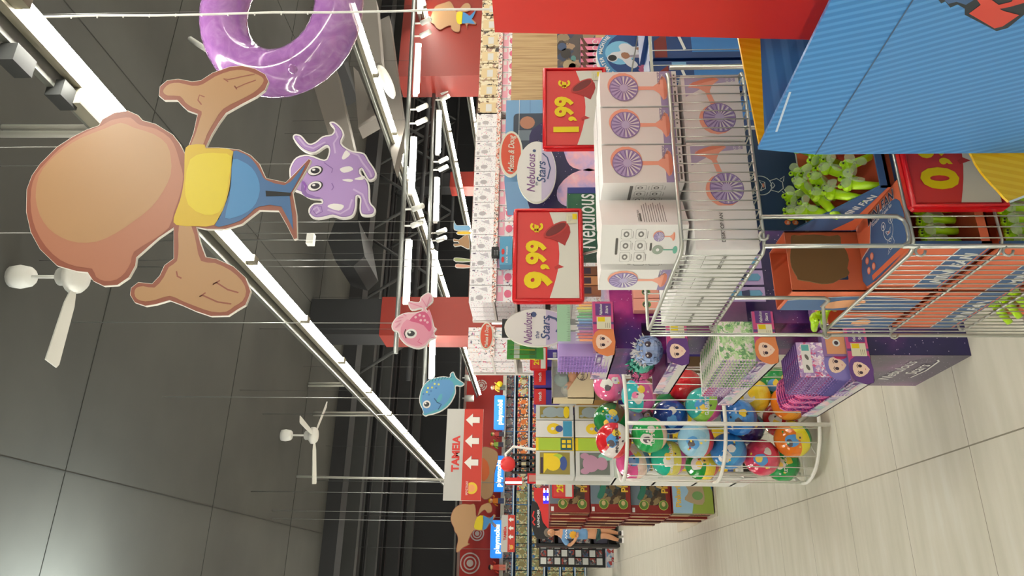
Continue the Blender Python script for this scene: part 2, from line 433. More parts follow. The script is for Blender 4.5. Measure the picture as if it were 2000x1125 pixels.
# walls
REDW = mat('red_wall', (178, 40, 30), 0.6); 
b = B(); b.box(-14, 30, 29.4, 29.6, 0, 4.85, REDW); b.box(-14, 30, 29.4, 29.6, 4.85, 7.0, DK2)
b.box(-14, 30, 29.33, 29.42, 4.8, 4.9, mat('wall_cap', (150, 120, 112), 0.5))
F = FY(29.4)
def rings(cx, cz, r, seg=False):
    b.E(F, cx, cz, r * 0.36, r * 0.36, mat('ring_white', (214, 196, 188), 0.6), 0.02)
    for rr in (0.62, 1.0):
        n = 28
        for i in range(n):
            if seg and i % 7 == 0: continue
            b.L(F, arc(cx, cz, r * rr, i * 360 / n, (i + 1) * 360 / n, 2), 0.05, mat('ring_white', None), 0.02)
for px, py, r, sg in ((940, 753, 0.22, True), (918, 1100, 0.36, False), (1010 - 90, 178, 0.34, False), (932, 1042, 0.25, False)):
    p = AY(px, py, 29.4); rings(p.x, p.z, r * 1.0, sg)
wl = struct(b, 'wall_back')
b = B(); b.box(-14.1, -14, -8, 36, 0, 7, DK); struct(b, 'wall_left')
b = B(); b.box(30, 30.1, -8, 36, 0, 7, DK); struct(b, 'wall_right')
b = B(); b.box(-14, 30, -8.1, -8, 0, 7, mat('pale_wall', (226, 224, 216), 0.7)); struct(b, 'wall_front')  # unseen wall behind the camera, kept pale to bounce light forward
# red clad columns
REDC = mat('red_cladding', (134, 34, 20), 0.5)
def column(x0, x1, y0, y1, ztop, label):
    t = thing('column', label, 'column', ((x0 + x1) / 2, (y0 + y1) / 2, 0))
    m = B(); m.box(x0, x1, y0, y1, 0, ztop, REDC); m.build('cladding', t)
    m = B(); m.box(x0 + 0.03, x1 - 0.03, y0 + 0.03, y1 - 0.03, ztop, 7.0 if y0 > 15 else 5.98, DK2); m.build('shaft', t)
    return t
p0, p1 = AY(745, 655, 12.5), AY(745, 580, 12.5)
column(p0.x, p1.x, 12.5, 13.2, 4.63, 'red clad square column with black upper shaft behind the pink fish')
p0, p1 = AY(815, 365, 20), AY(815, 336, 20)
column(p0.x, p1.x, 20, 20.6, 4.6, 'slim far red column between the rows of ceiling lights')
# wide red wall panel, right, with a flat cut-out stuck on it
t = thing('red_panel_wall', 'wide red wall block behind the spotlight rail at the right', 'wall block', (12.7, 12.6, 0))
m = B()
m.box(9.72, 16.0, 12.0, 12.7, 0, 4.62, REDC); m.build('panel', t)
m = B()
def figure(m, out, Y, head, shirt, legs, d, th=0.02):
    """plain flat figure board: brown edge, tan body, yellow top, blue bottom"""
    F = FY(Y)
    o = smooth(out, 3)
    m.P(F, xz(o, Y), BRN, 0.0, th)
    m.P(F, xz(inset(o, d), Y), TAN, 0.002)
    return F
fig_r = [(842, 30), (850, 12), (868, 5), (878, 2), (884, 8), (889, 18), (893, 22), (905, 8), (915, 6), (920, 14), (915, 22), (905, 24), (903, 26), (912, 27), (918, 30), (930, 18), (926, 30), (922, 36), (930, 44), (928, 48), (914, 47), (913, 56), (908, 46), (900, 45), (899, 54), (897, 62), (888, 62), (881, 56), (880, 50), (870, 53), (860, 58), (852, 54), (848, 48), (840, 42)]
YSH = mat('shirt_yellow', (196, 176, 14), 0.5); BTR = mat('trouser_blue', (56, 120, 172), 0.5)
F = figure(m, fig_r, 11.97, None, None, None, 0.8, 0.02)
m.P(F, xz(smooth([(893, 24), (904, 24), (903, 36), (902, 47), (894, 46), (891, 36)], 2), 11.97), YSH, 0.004)
m.P(F, xz(smooth([(904, 24), (913, 28), (918, 31), (929, 20), (924, 34), (921, 38), (928, 47), (914, 45), (902, 46), (903, 36)], 2), 11.97), BTR, 0.004)
m.build('wall_figure', t)
# grey ducts and sloping roof panels high on the right
DUCT = mat('duct_grey', (112, 106, 100), 0.7)
for k, (pts, Y, lab) in enumerate((
    ([(607, 150), (655, 130), (700, 330), (668, 350)], 9.0, 'grey sloping duct panel right of the octopus'),
    ([(700, 0), (735, 0), (745, 120), (720, 130)], 9.6, 'grey duct strip above the second row of lights'),
    ([(740, 40), (760, 30), (790, 250), (770, 330), (735, 150)], 10.4, 'long grey duct panel behind the second row of lights'),
    ([(690, 130), (700, 140), (735, 230), (700, 250)], 9.4, 'small dark grey duct between the sloping panels'))):
    b = B(); b.P(FY(Y), xz(pts, Y), DUCT, 0, 0.3)
    tag(b.build('duct'), lab, 'duct')
for k, (pts, Y, lab) in enumerate((
    ([(480, 0), (640, 0), (670, 120), (600, 160), (560, 250), (530, 150)], 11.0, 'dark roof box behind the purple swim ring'),
    ([(655, 430), (700, 430), (712, 500), (690, 520), (655, 510), (640, 470)], 12.0, 'dark hanging box below the octopus'))):
    b = B(); b.P(FY(Y), xz(pts, Y), DK2, 0, 1.2)
    tag(b.build('roof_box'), lab, 'roof box')
# round ceiling speaker plate
b = B(); c = AY(754, 160, 9.8); b.lathe((c.x, c.y, c.z), [(0.02, -0.03), (0.27, -0.02), (0.3, 0.0), (0.28, 0.03), (0.1, 0.04)], WHITE, 20, (0.25, -0.3, -1))
tag(b.build('round_plate'), 'round white plate beside the second light row', 'plate')

# ---------------------------------------------------------------- rows of ceiling tubes
TUBE = mat('lit_tube', (255, 252, 240), 0.4, emis=TUBE_L)
RAILM = mat('rail_cream', (128, 123, 108), .5)
def light_row(x, z, y0, n, label):
    y0 -= 4.5; n += 3
    """a trunking rail with single tubes end to end"""
    t = thing('light_row', label, 'ceiling light', (x, y0, z))
    m = B(); m.box(x - 0.055, x + 0.055, y0, y0 + n * 1.5, z + 0.045, z + 0.10, RAILM)
    m.box(x - 0.13, x + 0.02, y0, y0 + n * 1.5, z + 0.12, z + 0.16, GSTEEL); m.build('rail', t)
    for i in range(n):
        y = y0 + i * 1.5
        if y < 27.5:
            m = B(); m.tube([(x, y + 0.05, z), (x, y + 1.45, z)], 0.026, TUBE, 6); m.build('tube', t)
            m = B(); m.box(x - 0.03, x + 0.03, y - 0.05, y + 0.045, z - 0.03, z + 0.05, RAILM); m.build('tube_holder', t)
    for i in range(0, n, 3): m = B(); m.tube([(x, y0 + i * 1.5, z + 0.1), (x, y0 + i * 1.5, 6.0 if y0 + i * 1.5 < 15.2 else 6.9)], 0.0025, DK, 4); m.build('hanger_wire', t)
    return t
ZL = 4.1
light_row(2.56, ZL, -3.45, 17, 'long row of white tubes running from upper left past the cut-out man')
light_row(7.05, ZL, -3.35, 21, 'second row of white tubes right of the octopus')
light_row(11.3, ZL, -3.3, 22, 'third row of tubes seen through the dark gap at right')
light_row(-1.94, ZL, -3.4, 18, 'row of tubes over the left aisle outside the picture')
light_row(-6.4, ZL, -3.4, 18, 'far left row of tubes outside the picture')
light_row(15.8, ZL, -3.4, 20, 'far right row of tubes above the shelves')
# emergency lamp and junction boxes on the near row
b = B(); b.box(2.40, 2.50, 3.15, 3.62, 4.13, 4.21, mat('opal_plastic', (150, 146, 130), 0.3)); b.box(2.43, 2.47, 3.6, 3.7, 4.12, 4.2, mat('opal_plastic', None))
tag(b.build('emergency_lamp'), 'cream emergency lamp clipped beside the near tube', 'lamp')
for k, (x, y) in enumerate(((2.32, 2.7), (2.38, 3.05))):
    b = B(); b.box(x, x + 0.10, y, y + 0.14, 4.17, 4.26, DK); tag(b.build('junction_box'), ['grey box on the rail at the top left corner', 'smaller grey box next to the cream emergency lamp'][k], 'junction box')
b = B(); b.box(-1.05, -.45, 6.4, 7.0, 4.95, 5.03, GREYM)
for sx in (-1.03, -.47): b.tube([(sx, 6.7, 5.03), (sx, 6.7, 6.0)], .006, GREYM, 5)
tag(b.build('ceiling_uplight'), 'hanging uplight just past the left edge that washes the ceiling', 'lamp')
# cross rails with short tubes and spotlights
def cross_rail(Y, z0, z1, x0, x1, tubes, spots, label):
    t = thing('spotlight_rail', label, 'light rail', (x0, Y, z0))
    zz = lambda x: z0 + (z1 - z0) * (x - x0) / (x1 - x0)
    m = B(); m.tube([(x0, Y, z0 + 0.14), (x1, Y, z1 + 0.14)], 0.04, GREYM, 6); m.build('rail', t)
    for a, c in tubes:
        f = B(); f.hexa([(a, Y - 0.03, zz(a) - .01), (c, Y - 0.03, zz(c) - .01), (c, Y + 0.03, zz(c) - .01), (a, Y + 0.03, zz(a) - .01), (a, Y - 0.03, zz(a) + 0.07), (c, Y - 0.03, zz(c) + 0.07), (c, Y + 0.03, zz(c) + 0.07), (a, Y + 0.03, zz(a) + 0.07)], WHITE)
        o = f.build('tube_fixture', t)
        g = B(); g.tube([(a + 0.03, Y - 0.03, zz(a) - 0.025), (c - 0.03, Y - 0.03, zz(c) - 0.025)], 0.017, TUBE, 6)
        g.build('tube', o)
    for x, d, lit in spots:
        f = B(); p = Vector((x, Y, zz(x) - 0.02)); f.tube([p + Vector((0, 0, 0.15)), p], 0.015, WHITE, 6)
        q = p + Vector(d) * 0.2; f.tube([p, q], 0.048, WHITE, 10)
        o = f.build('spotlight', t)
        g = B(); g.tube([q, q + Vector(d) * 0.01], 0.04, mat('spot_lens', (255, 250, 235), 0.3, emis=14) if lit else WHITE, 10); g.build('lens', o)
    for i in range(6):
        x = x0 + (x1 - x0) * (i + 0.3) / 6; m = B(); m.tube([(x, Y, zz(x) + 0.16), (x, Y, 6.0)], 0.003, DK, 4); m.build('hanger_wire', t)
X = lambda px, py, Y: AY(px, py, Y).x
YR = 10.4
cross_rail(YR, 3.70, 3.92, X(790, 690, YR), X(827, -60, YR),
           [(X(797, 594, YR), X(803, 468, YR)), (X(802, 380, YR), X(812, 268, YR)), (X(815, 187, YR), X(820, 86, YR)), (X(822, 25, YR), X(825, -40, YR))],
           [(X(800, y, YR), (0.1, -0.45, -0.9), False) for y in (441, 409, 241, 214, 71, 46)], 'near grey rail with short tubes and spotlights crossing the red panel')
YR = 12.6
cross_rail(YR, 3.60, 3.86, X(840, 760, YR), X(858, 60, YR),
           [(X(840, 740, YR), X(842, 650, YR)), (X(843, 610, YR), X(847, 490, YR)), (X(850, 435, YR), X(854, 347, YR)), (X(854, 302, YR), X(858, 216, YR))],
           [(X(850, y, YR), (0.1, -0.5, -0.85), True) for y in (470, 455, 332, 316, 195, 182)], 'second grey rail of short tubes and lit spotlights farther back')
# spots under the far wall top
for k, py in enumerate((738, 778)):
    p = AY(908, py, 27.5); b = B(); b.tube([p, p + Vector((0, 0, -0.35))], 0.13, WHITE, 10); b.tube([p, p + Vector((0, 0, 0.1))], 0.03, WHITE, 6)
    tag(b.build('wall_spotlight'), ['white spotlight before the far red wall, next to the shelf end', 'white spotlight above the first blue toy sign'][k], 'spotlight')
b = B(); p = AY(905, 700, 27.5); q = AY(893, 1125, 27.5); b.tube([(p.x + 0.8, 27.5, p.z + 0.12), (q.x - 0.5, 27.5, q.z + 0.12)], 0.05, GREYM, 6)
tag(b.build('wall_rail'), 'pale rail along the top of the far red wall', 'rail')

# ---------------------------------------------------------------- fans
def fan(loc, rz, label, L=0.74, drop=0.52):
    x, y, z = loc
    t = thing('ceiling_fan', label, 'ceiling fan', loc)
    m = B(); m.lathe((x, y, z - 0.17), [(0.07, 0), (0.085, 0.02), (0.1, 0.1), (0.09, 0.17)], WHITE, 16); m.build('canopy', t)
    m = B(); m.tube([(x, y, z - 0.16), (x, y, z - drop + 0.1)], 0.016, WHITE, 8); m.build('downrod', t)
    m = B(); m.lathe((x, y, z - drop - 0.09), [(0.03, 0), (0.11, 0.01), (0.14, 0.05), (0.14, 0.1), (0.1, 0.13), (0.075, 0.14), (0.075, 0.2), (0.05, 0.22)], WHITE, 20); m.build('motor', t)
    for k in range(3):
        a = rz + k * 2 * PI / 3; F = Fr((x, y, z - drop - 0.03), (math.cos(a), math.sin(a), 0), (-math.sin(a), math.cos(a), 0.22))
        m = B(); m.P(F, [(0.12, -0.025), (0.25, -0.05), (L, -0.065), (L + 0.03, -0.05), (L, 0.065), (0.25, 0.05), (0.12, 0.025)], WHITE, 0.0, 0.012); m.build('blade', t)
fan((2.30, 5.31, 6.0), math.radians(182), 'near white three-blade ceiling fan beside the cut-out man')
fan((2.28, 11.98, 6.0), math.radians(157), 'far white three-blade ceiling fan over the tube row', 0.8)
# ================================================================ hanging cut-outs and signs
def wires(t, Y, pxs, ztop=6.0, r=0.0022):
    for a, b_ in pxs:
        m = B(); p = AY(a, b_, Y); m.tube([p, (p.x, Y, 6.0)], r, mat('hanging_wire', (150, 152, 150), 0.4, 0.5), 4); m.build('hanging_wire', t)
BIG = [(193,245),(200,233),(223,220),(250,216),(270,225),(279,235),(304,242),(338,263),(351,280),(361,300),(369,283),(378,258),(384,230),(386,223),(366,216),(355,206),(346,196),(321,196),(310,187),(312,169),(326,157),(348,154),(375,159),(392,157),(415,142),(449,130),(473,128),(498,134),(518,145),(525,159),(518,176),(501,189),(474,203),(442,221),(428,240),(414,263),(402,288),(427,288),(467,292),(490,303),(507,320),(516,340),(520,348),(535,351),(558,356),(576,338),(603,310),(608,313),(600,330),(572,376),(580,420),(581,466),(574,468),(560,440),(544,412),(507,411),(493,422),(473,438),(440,448),(405,448),(384,444),(392,475),(402,502),(422,505),(456,520),(480,542),(490,569),(486,582),(480,596),(463,606),(446,617),(412,618),(382,608),(355,596),(331,587),(304,595),(284,598),(263,591),(254,576),(256,562),(270,551),(297,554),(312,538),(321,518),(339,505),(339,445),(310,465),(267,503),(265,519),(252,542),(230,557),(203,559),(182,549),(171,532),(149,530),(111,519),(78,487),(60,454),(51,414),(52,370),(62,343),(78,320),(111,287),(140,268),(169,253)]
Yb = 2.6
t = thing('hanging_figure_board', 'huge flat man-shaped board with spread arms hanging under the tube row', 'hanging board', tuple(AY(320, 380, Yb)))
m = B(); F = FY(Yb)
m.P(F, xz(BIG, Yb), mat('board_edge', (226, 222, 214), 0.5), 0.0, 0.012)
m.P(F, xz(inset(BIG, 0.8), Yb), BRN, 0.0006)
HEADP = [(198,246),(215,236),(236,231),(255,230),(268,241),(280,246),(305,252),(332,270),(344,292),(352,320),(358,345),(352,380),(340,415),(330,445),(300,468),(262,492),(256,512),(245,532),(228,546),(205,549),(188,541),(180,525),(150,521),(118,508),(90,482),(70,448),(61,412),(61,372),(70,342),(90,318),(118,290),(150,268),(178,254)]
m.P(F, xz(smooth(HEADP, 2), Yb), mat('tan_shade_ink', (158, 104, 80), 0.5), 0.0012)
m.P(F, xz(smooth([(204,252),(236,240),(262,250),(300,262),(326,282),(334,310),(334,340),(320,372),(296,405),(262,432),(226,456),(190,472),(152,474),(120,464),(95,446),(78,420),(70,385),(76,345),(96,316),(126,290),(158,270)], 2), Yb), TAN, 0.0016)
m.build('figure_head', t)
m = B()
# right arm and hand, left arm and hand, as plain tan shapes
m.P(F, xz(smooth([(368,300),(382,262),(391,232),(394,218),(376,210),(362,200),(352,188),(328,187),(319,180),(322,172),(332,164),(350,162),(376,168),(396,165),(420,150),(450,139),(474,137),(496,143),(512,151),(515,159),(508,170),(494,182),(468,196),(436,213),(420,236),(405,262),(392,292)], 2), Yb), TAN, 0.0014)
for ln in ([(394,205),(387,196),(390,186),(400,190)], [(446,160),(437,154),(446,156),(478,149),(498,145)], [(463,175),(458,168),(462,172),(480,164),(500,157)]): m.L(F, xz(ln, Yb), 0.006, BRN, 0.002)
m.build('figure_arm', t); m = B()
m.P(F, xz(smooth([(350,440),(374,442),(384,478),(393,510),(420,514),(450,528),(472,548),(481,569),(474,588),(458,598),(442,609),(414,609),(384,599),(356,588),(332,578),(304,586),(284,589),(268,584),(263,574),(266,563),(280,559),(302,562),(320,542),(330,522),(346,510),(349,480)], 2), Yb), TAN, 0.0014)
for ln in ([(345,530),(347,540),(355,544)], [(430,548),(416,556),(423,552),(445,566),(466,572)], [(402,572),(390,580),(396,577),(425,590),(452,594)]):
    m.L(F, xz(ln, Yb), 0.006, BRN, 0.002)
m.build('figure_arm', t)
m = B()
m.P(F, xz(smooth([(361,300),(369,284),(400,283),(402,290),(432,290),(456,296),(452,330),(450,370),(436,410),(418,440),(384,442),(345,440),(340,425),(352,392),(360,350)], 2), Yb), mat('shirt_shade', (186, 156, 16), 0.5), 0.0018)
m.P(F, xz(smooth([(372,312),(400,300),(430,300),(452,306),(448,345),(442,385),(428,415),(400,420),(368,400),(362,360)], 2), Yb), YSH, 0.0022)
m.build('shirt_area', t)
m = B()
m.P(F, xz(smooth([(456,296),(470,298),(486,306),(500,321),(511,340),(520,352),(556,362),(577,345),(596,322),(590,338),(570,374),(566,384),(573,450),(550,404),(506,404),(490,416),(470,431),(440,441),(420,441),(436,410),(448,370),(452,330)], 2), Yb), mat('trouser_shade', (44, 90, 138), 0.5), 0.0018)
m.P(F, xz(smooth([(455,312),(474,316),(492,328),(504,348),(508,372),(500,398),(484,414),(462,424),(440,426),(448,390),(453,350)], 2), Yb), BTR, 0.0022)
m.P(F, xz([(519,373),(569,377),(568,383),(520,384)], Yb), DK2, 0.0026)
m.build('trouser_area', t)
wires(t, Yb + 0.006, [(115, 287), (62, 455)])

# swim ring ----------------------------------------------------------------
Yr = 3.0
ring_m = mat('violet_vinyl', (176, 104, 196), 0.12, alpha=0.93, coat=0.6, spec=0.7)
def ringmat():
    m, nt, b = nodes('violet_vinyl_skin', 0.12)
    lw = N(nt, 'ShaderNodeTexNoise'); lw.inputs['Scale'].default_value = 9; lw.inputs['Detail'].default_value = 4; lw.inputs['Distortion'].default_value = 2
    tc = N(nt, 'ShaderNodeTexCoord'); nt.links.new(tc.outputs['Object'], lw.inputs['Vector'])
    rp = ramp(nt, [(0.3, (156, 102, 172)), (0.5, (168, 114, 184)), (0.7, (184, 136, 198))]); nt.links.new(lw.outputs[0], rp.inputs[0]); nt.links.new(rp.outputs[0], b.inputs['Base Color'])
    b.inputs['Alpha'].default_value = 0.78; b.inputs['Coat Weight'].default_value = 0.8; b.inputs['Specular IOR Level'].default_value = 0.8
    bp = N(nt, 'ShaderNodeBump'); bp.inputs['Strength'].default_value = 0.12; nt.links.new(lw.outputs[0], bp.inputs['Height']); nt.links.new(bp.outputs[0], b.inputs['Normal'])
    return m
c = AY(547, 20, Yr); RM = ringmat()
e1 = AY(547, 160, Yr); Rout = (c - e1).length
t = thing('swim_ring', 'translucent purple inflated swim ring hanging at the top', 'swim ring', tuple(c))
def ring_mesh():
    m = B(); n, k = 64, 20; r = Rout * 0.27; Rm = Rout - r; vs = []
    tilt = Euler((math.radians(-12), 0, math.radians(-18))).to_matrix()
    for i in range(n):
        a = 2 * PI * i / n
        rr = r * (1 + 0.012 * math.sin(a * 31))
        for j in range(k):
            q = 2 * PI * j / k; rad = Rm + rr * math.cos(q)
            vs.append(c + tilt @ Vector((rad * math.cos(a), rr * 0.9 * math.sin(q), rad * math.sin(a))))
    m.add(vs, [(i * k + j, ((i + 1) % n) * k + j, ((i + 1) % n) * k + (j + 1) % k, i * k + (j + 1) % k) for i in range(n) for j in range(k)], RM, True)
    return m
ring_mesh().build('tube_body', t)
p = AY(572, 135, Yr - 0.12); m = B(); m.lathe(p, [(0.022, -0.01), (0.022, 0.01), (0.014, 0.016), (0.01, 0.03)], RM, 14, (0, -1, 0.1)); m.build('valve', t)
m = B(); m.tube([(c.x, Yr, c.z + Rout * 0.9), (c.x, Yr, 6)], 0.002, GREYM, 4); m.build('hanging_wires', t)

# long data cable hanging from the rail
p = AY(83, 33, 2.65); q = AY(965, 38, 2.65)
b = B(); pts = [(2.56, 2.62, 4.14)]
for i in range(12): pts.append((p.x + 0.004 * math.sin(i * 2), 2.65, p.z - i * (p.z - 0.9) / 11))
b.tube(pts, 0.0055, WHITE, 6)
for i in range(10): b.tube([(p.x - 0.012, 2.65, 3.9 - i * 0.13), (p.x + 0.004, 2.65, 3.9 - i * 0.13)], 0.004, WHITE, 4)
tag(b.build('hanging_cable'), 'thin white cable with ties hanging down in front of the purple ring', 'cable')
# vertical conduits on the ceiling side
for k, (a, c2, Y, lab) in enumerate((((0, 262), (215, 262), 3.6, 'pale double conduit behind the head of the big board'), ((520, 753), (690, 753), 13.0, 'pale conduit hanging left of the tube row, upper'), ((660, 811), (735, 811), 13.5, 'thick pale conduit beside the far fan'), ((690, 932), (868, 937), 13.0, 'thin bright pole down to the large white and red sign'))):
    p = AY(a[0], a[1], Y); q = AY(c2[0], c2[1], Y); b = B()
    if k in (1, 2, 3): p = Vector((p.x, Y, 6.0))
    if k == 1: q = q.copy()
    b.tube([p, q], 0.022 if k < 3 else 0.02, mat('conduit', (176, 176, 168), 0.5), 8)
    if k != 3: b.tube([p + Vector((0.05, 0, 0)), q + Vector((0.05, 0, 0))], 0.018, mat('conduit', None), 8)
    tag(b.build('conduit'), lab, 'conduit')
b = B(); p = AY(415, 75, 6.0); q = AY(428, 113, 6.0); b.tube([(p.x, 6, p.z + 0.25), (q.x, 6, q.z)], 0.03, WHITE, 6); b.box(q.x - 0.05, q.x + 0.05, 5.95, 6.05, q.z - 0.12, q.z + 0.02, WHITE)
tag(b.build('ceiling_camera'), 'small white device on a stalk behind the purple ring', 'camera')
b = B(); p = AY(607, 468, 9.0); b.box(p.x - 0.08, p.x + 0.08, 8.95, 9.05, p.z - 0.05, p.z + 0.05, WHITE); b.tube([p, (p.x, 9, 6)], 0.006, GREYM, 4)
tag(b.build('ceiling_sensor'), 'little white sensor below the feet of the big board', 'sensor')

# octopus ------------------------------------------------------------------
OCT = [(565,338),(567,324),(579,307),(603,302),(633,312),(641,302),(642,290),(636,286),(616,299),(599,297),(584,287),(572,270),(576,262),(589,265),(603,280),(616,277),(630,266),(648,262),(652,252),(643,240),(653,238),(667,250),(672,264),(667,280),(687,294),(711,299),(721,314),(734,334),(733,348),(721,353),(712,341),(706,330),(704,338),(718,352),(722,368),(723,394),(733,407),(730,419),(716,422),(705,419),(702,407),(703,388),(697,384),(696,404),(689,422),(669,427),(650,422),(632,426),(615,427),(604,419),(603,407),(613,397),(628,396),(625,390),(605,387),(588,377),(572,370),(567,355)]
Yo = 4.0
t = thing('octopus_board', 'lilac octopus cut-out with curling arms hanging below the big board', 'hanging board', tuple(AY(650, 340, Yo)))
LIL = mat('lilac_ink', (152, 124, 174), 0.5); LIL2 = mat('lilac_dark_ink', (118, 88, 144), 0.5); LIL3 = mat('lilac_pale_ink', (176, 154, 190), 0.5); BW = mat('board_white', (208, 206, 202), 0.5); EYEB = mat('eye_black', (30, 30, 34), 0.4)
m = B(); F = FY(Yo); o = smooth(OCT, 3)
m.P(F, xz(o, Yo), BW, 0, 0.02); m.P(F, xz(inset(o, 3.0), Yo), LIL2, 0.001); m.P(F, xz(inset(o, 4.2), Yo), LIL, 0.002)
for sh in ([(668,308),(676,294),(684,302),(672,312)], [(664,330),(682,325),(690,332),(672,338)], [(668,352),(684,356),(690,352),(680,350)], [(692,350),(712,344),(708,352)], [(640,404),(652,398),(672,402),(662,412)]): m.P(F, xz(smooth(sh, 3), Yo), BW, 0.003)
for ln in ([(655,255),(660,268),(652,280),(655,300)], [(582,268),(596,285),(612,290),(636,278)], [(680,296),(700,304),(708,318),(722,336),(726,346)], [(690,370),(708,380),(716,400),(722,412)], [(612,410),(620,404),(624,412),(616,418)], [(640,410),(665,418),(682,408),(688,390)]): m.L(F, xz(ln, Yo), 0.012, LIL3, 0.0032)
for ln in ([(633,318),(650,330),(648,338)], [(605,418),(614,402),(628,404),(630,414),(618,420),(612,412)], [(648,358),(652,366),(648,372)]): m.L(F, xz(ln, Yo), 0.006, LIL2, 0.0036)
m.P(F, xz(smooth([(584,330),(590,348),(588,372),(596,384),(612,388),(630,388),(600,378),(592,356)], 2), Yo), LIL2, 0.0028)
m.build('body_board', t)
m = B()
for (cx, cy) in ((616, 334), (616, 364)):
    p = AY(cx, cy, Yo); m.E(F, p.x, p.z, 0.038, 0.05, EYEB, 0.004, 20, 0.3); m.E(F, p.x, p.z + 0.003, 0.034, 0.044, BW, 0.0046, 20, 0.3); m.E(F, p.x, p.z, 0.022, 0.03, EYEB, 0.0052); m.E(F, p.x + 0.006, p.z + 0.01, 0.008, 0.011, BW, 0.0058)
m.L(F, xz([(592,355),(598,364),(596,372)], Yo), 0.014, mat('mouth_ink', (120, 70, 150), 0.5), 0.004)
m.build('eyes', t)
wires(t, Yo + 0.01, [(568, 320)], 5.99)

# pink fish -----------------------------------------------------------------
PF = [(797,595),(799,588),(818,590),(822,580),(836,571),(845,578),(845,590),(832,602),(842,614),(848,637),(853,642),(848,650),(852,661),(841,664),(834,674),(826,679),(813,681),(794,674),(781,661),(777,649),(767,645),(765,634),(774,620),(791,611),(811,610),(824,606),(822,603),(804,606)]
Yp = 6.0
t = thing('pink_fish_board', 'pink fish cut-out with striped fins hanging before the red column', 'hanging board', tuple(AY(808, 630, Yp)))
PNK = mat('pink_ink', (198, 128, 148), 0.5); PNK2 = mat('pink_pale_ink', (206, 158, 170), 0.5); PNK3 = mat('pink_deep_ink', (184, 76, 112), 0.5)
m = B(); F = FY(Yp); o = smooth(PF, 3)
m.P(F, xz(o, Yp), BW, 0, 0.02); m.P(F, xz(inset(o, 1.8), Yp), PNK2, 0.002)
m.P(F, xz(smooth([(783,640),(795,624),(812,628),(830,618),(838,604),(844,622),(844,640),(846,652),(836,664),(826,674),(812,676),(796,670),(785,657)], 2), Yp), PNK, 0.004)
m.P(F, xz(smooth([(800,626),(815,612),(830,609),(840,622),(843,640),(838,648),(828,636),(812,630)], 2), Yp), PNK3, 0.005)
for (a, c2) in ((812,620),(820,616),(828,618),(835,630),(822,626),(830,626)):
    p = AY(a, c2, Yp); m.E(F, p.x, p.z, 0.012, 0.012, PNK2, 0.006, 10)
for ln in ([(772,640),(782,632)], [(772,630),(784,626)], [(778,622),(788,620)], [(788,614),(794,618)], [(800,592),(824,600)], [(824,584),(834,600)], [(840,580),(834,600)], [(838,652),(848,650)], [(836,658),(848,660)]): m.L(F, xz(ln, Yp), 0.010, PNK, 0.006)
m.L(F, xz([(824,672),(816,668),(820,662)], Yp), 0.006, PNK3, 0.006)
m.build('body_board', t)
m = B(); p = AY(803, 652, Yp); m.E(F, p.x, p.z, 0.045, 0.052, BW, 0.006); m.E(F, p.x, p.z, 0.026, 0.034, EYEB, 0.008); m.E(F, p.x + 0.01, p.z + 0.012, 0.01, 0.012, BW, 0.010); m.L(F, [(p.x - 0.045, p.z + 0.04), (p.x, p.z + 0.06), (p.x + 0.04, p.z + 0.05)], 0.008, EYEB, 0.01); m.build('eye', t)
wires(t, Yp + 0.01, [(768, 631)], 5.99, 0.004)

# blue fish -----------------------------------------------------------------
BF = [(831,813),(825,809),(826,803),(819,786),(820,770),(826,754),(838,742),(852,737),(866,735),(878,736),(879,730),(886,726),(892,738),(907,749),(900,755),(890,754),(890,768),(880,788),(864,802),(846,809),(836,811)]
Yf = 8.0
t = thing('blue_fish_board', 'blue fish cut-out with yellow dots left of the arrow sign', 'hanging board', tuple(AY(860, 770, Yf)))
BL = mat('fish_blue_ink', (80, 134, 182), 0.5); BL2 = mat('fish_teal_ink', (78, 152, 168), 0.5)
m = B(); F = FY(Yf); o = smooth(BF, 3)
m.P(F, xz(o, Yf), BW, 0, 0.02); m.P(F, xz(inset(o, 1.6), Yf), BL2, 0.002)
m.P(F, xz(smooth([(829,808),(824,788),(825,770),(832,756),(844,746),(860,742),(878,742),(886,750),(886,764),(874,784),(860,797),(842,804)], 2), Yf), BL, 0.004)
for (a, c2) in ((834,766),(836,758),(844,757),(849,750),(857,751)):
    p = AY(a, c2, Yf); m.E(F, p.x, p.z, 0.012, 0.012, mat('fish_dot', (196, 196, 96), 0.5), 0.006, 10)
for (a, c2) in ((827,770),(838,771),(842,764),(852,758)):
    p = AY(a, c2, Yf); m.E(F, p.x, p.z, 0.012, 0.012, mat('fish_dot2', (60, 110, 160), 0.5), 0.006, 10)
for ln in ([(848,778),(854,786),(862,790),(856,800)],): m.L(F, xz(ln, Yf), 0.012, mat('fish_line', (40, 84, 120), 0.5), 0.006)
m.P(F, xz(smooth([(852,786),(858,772),(864,770),(862,782)], 2), Yf), BL2, 0.006)
for i in range(9):
    a = 832 + i * 6; m.L(F, xz([(a, 748 - i * 1.2), (a + 3, 738 - i * 0.3 + (2 if i < 2 else 0))], Yf), 0.006, mat('fish_line', None), 0.005)
m.build('body_board', t)
m = B(); p = AY(833.5, 790, Yf); m.E(F, p.x, p.z, 0.045, 0.045, BW, 0.006); m.E(F, p.x, p.z, 0.027, 0.03, EYEB, 0.008); m.E(F, p.x + 0.01, p.z + 0.012, 0.01, 0.01, BW, 0.010); m.build('eye', t)
wires(t, Yf + 0.01, [(820, 778)], 5.99, 0.004)

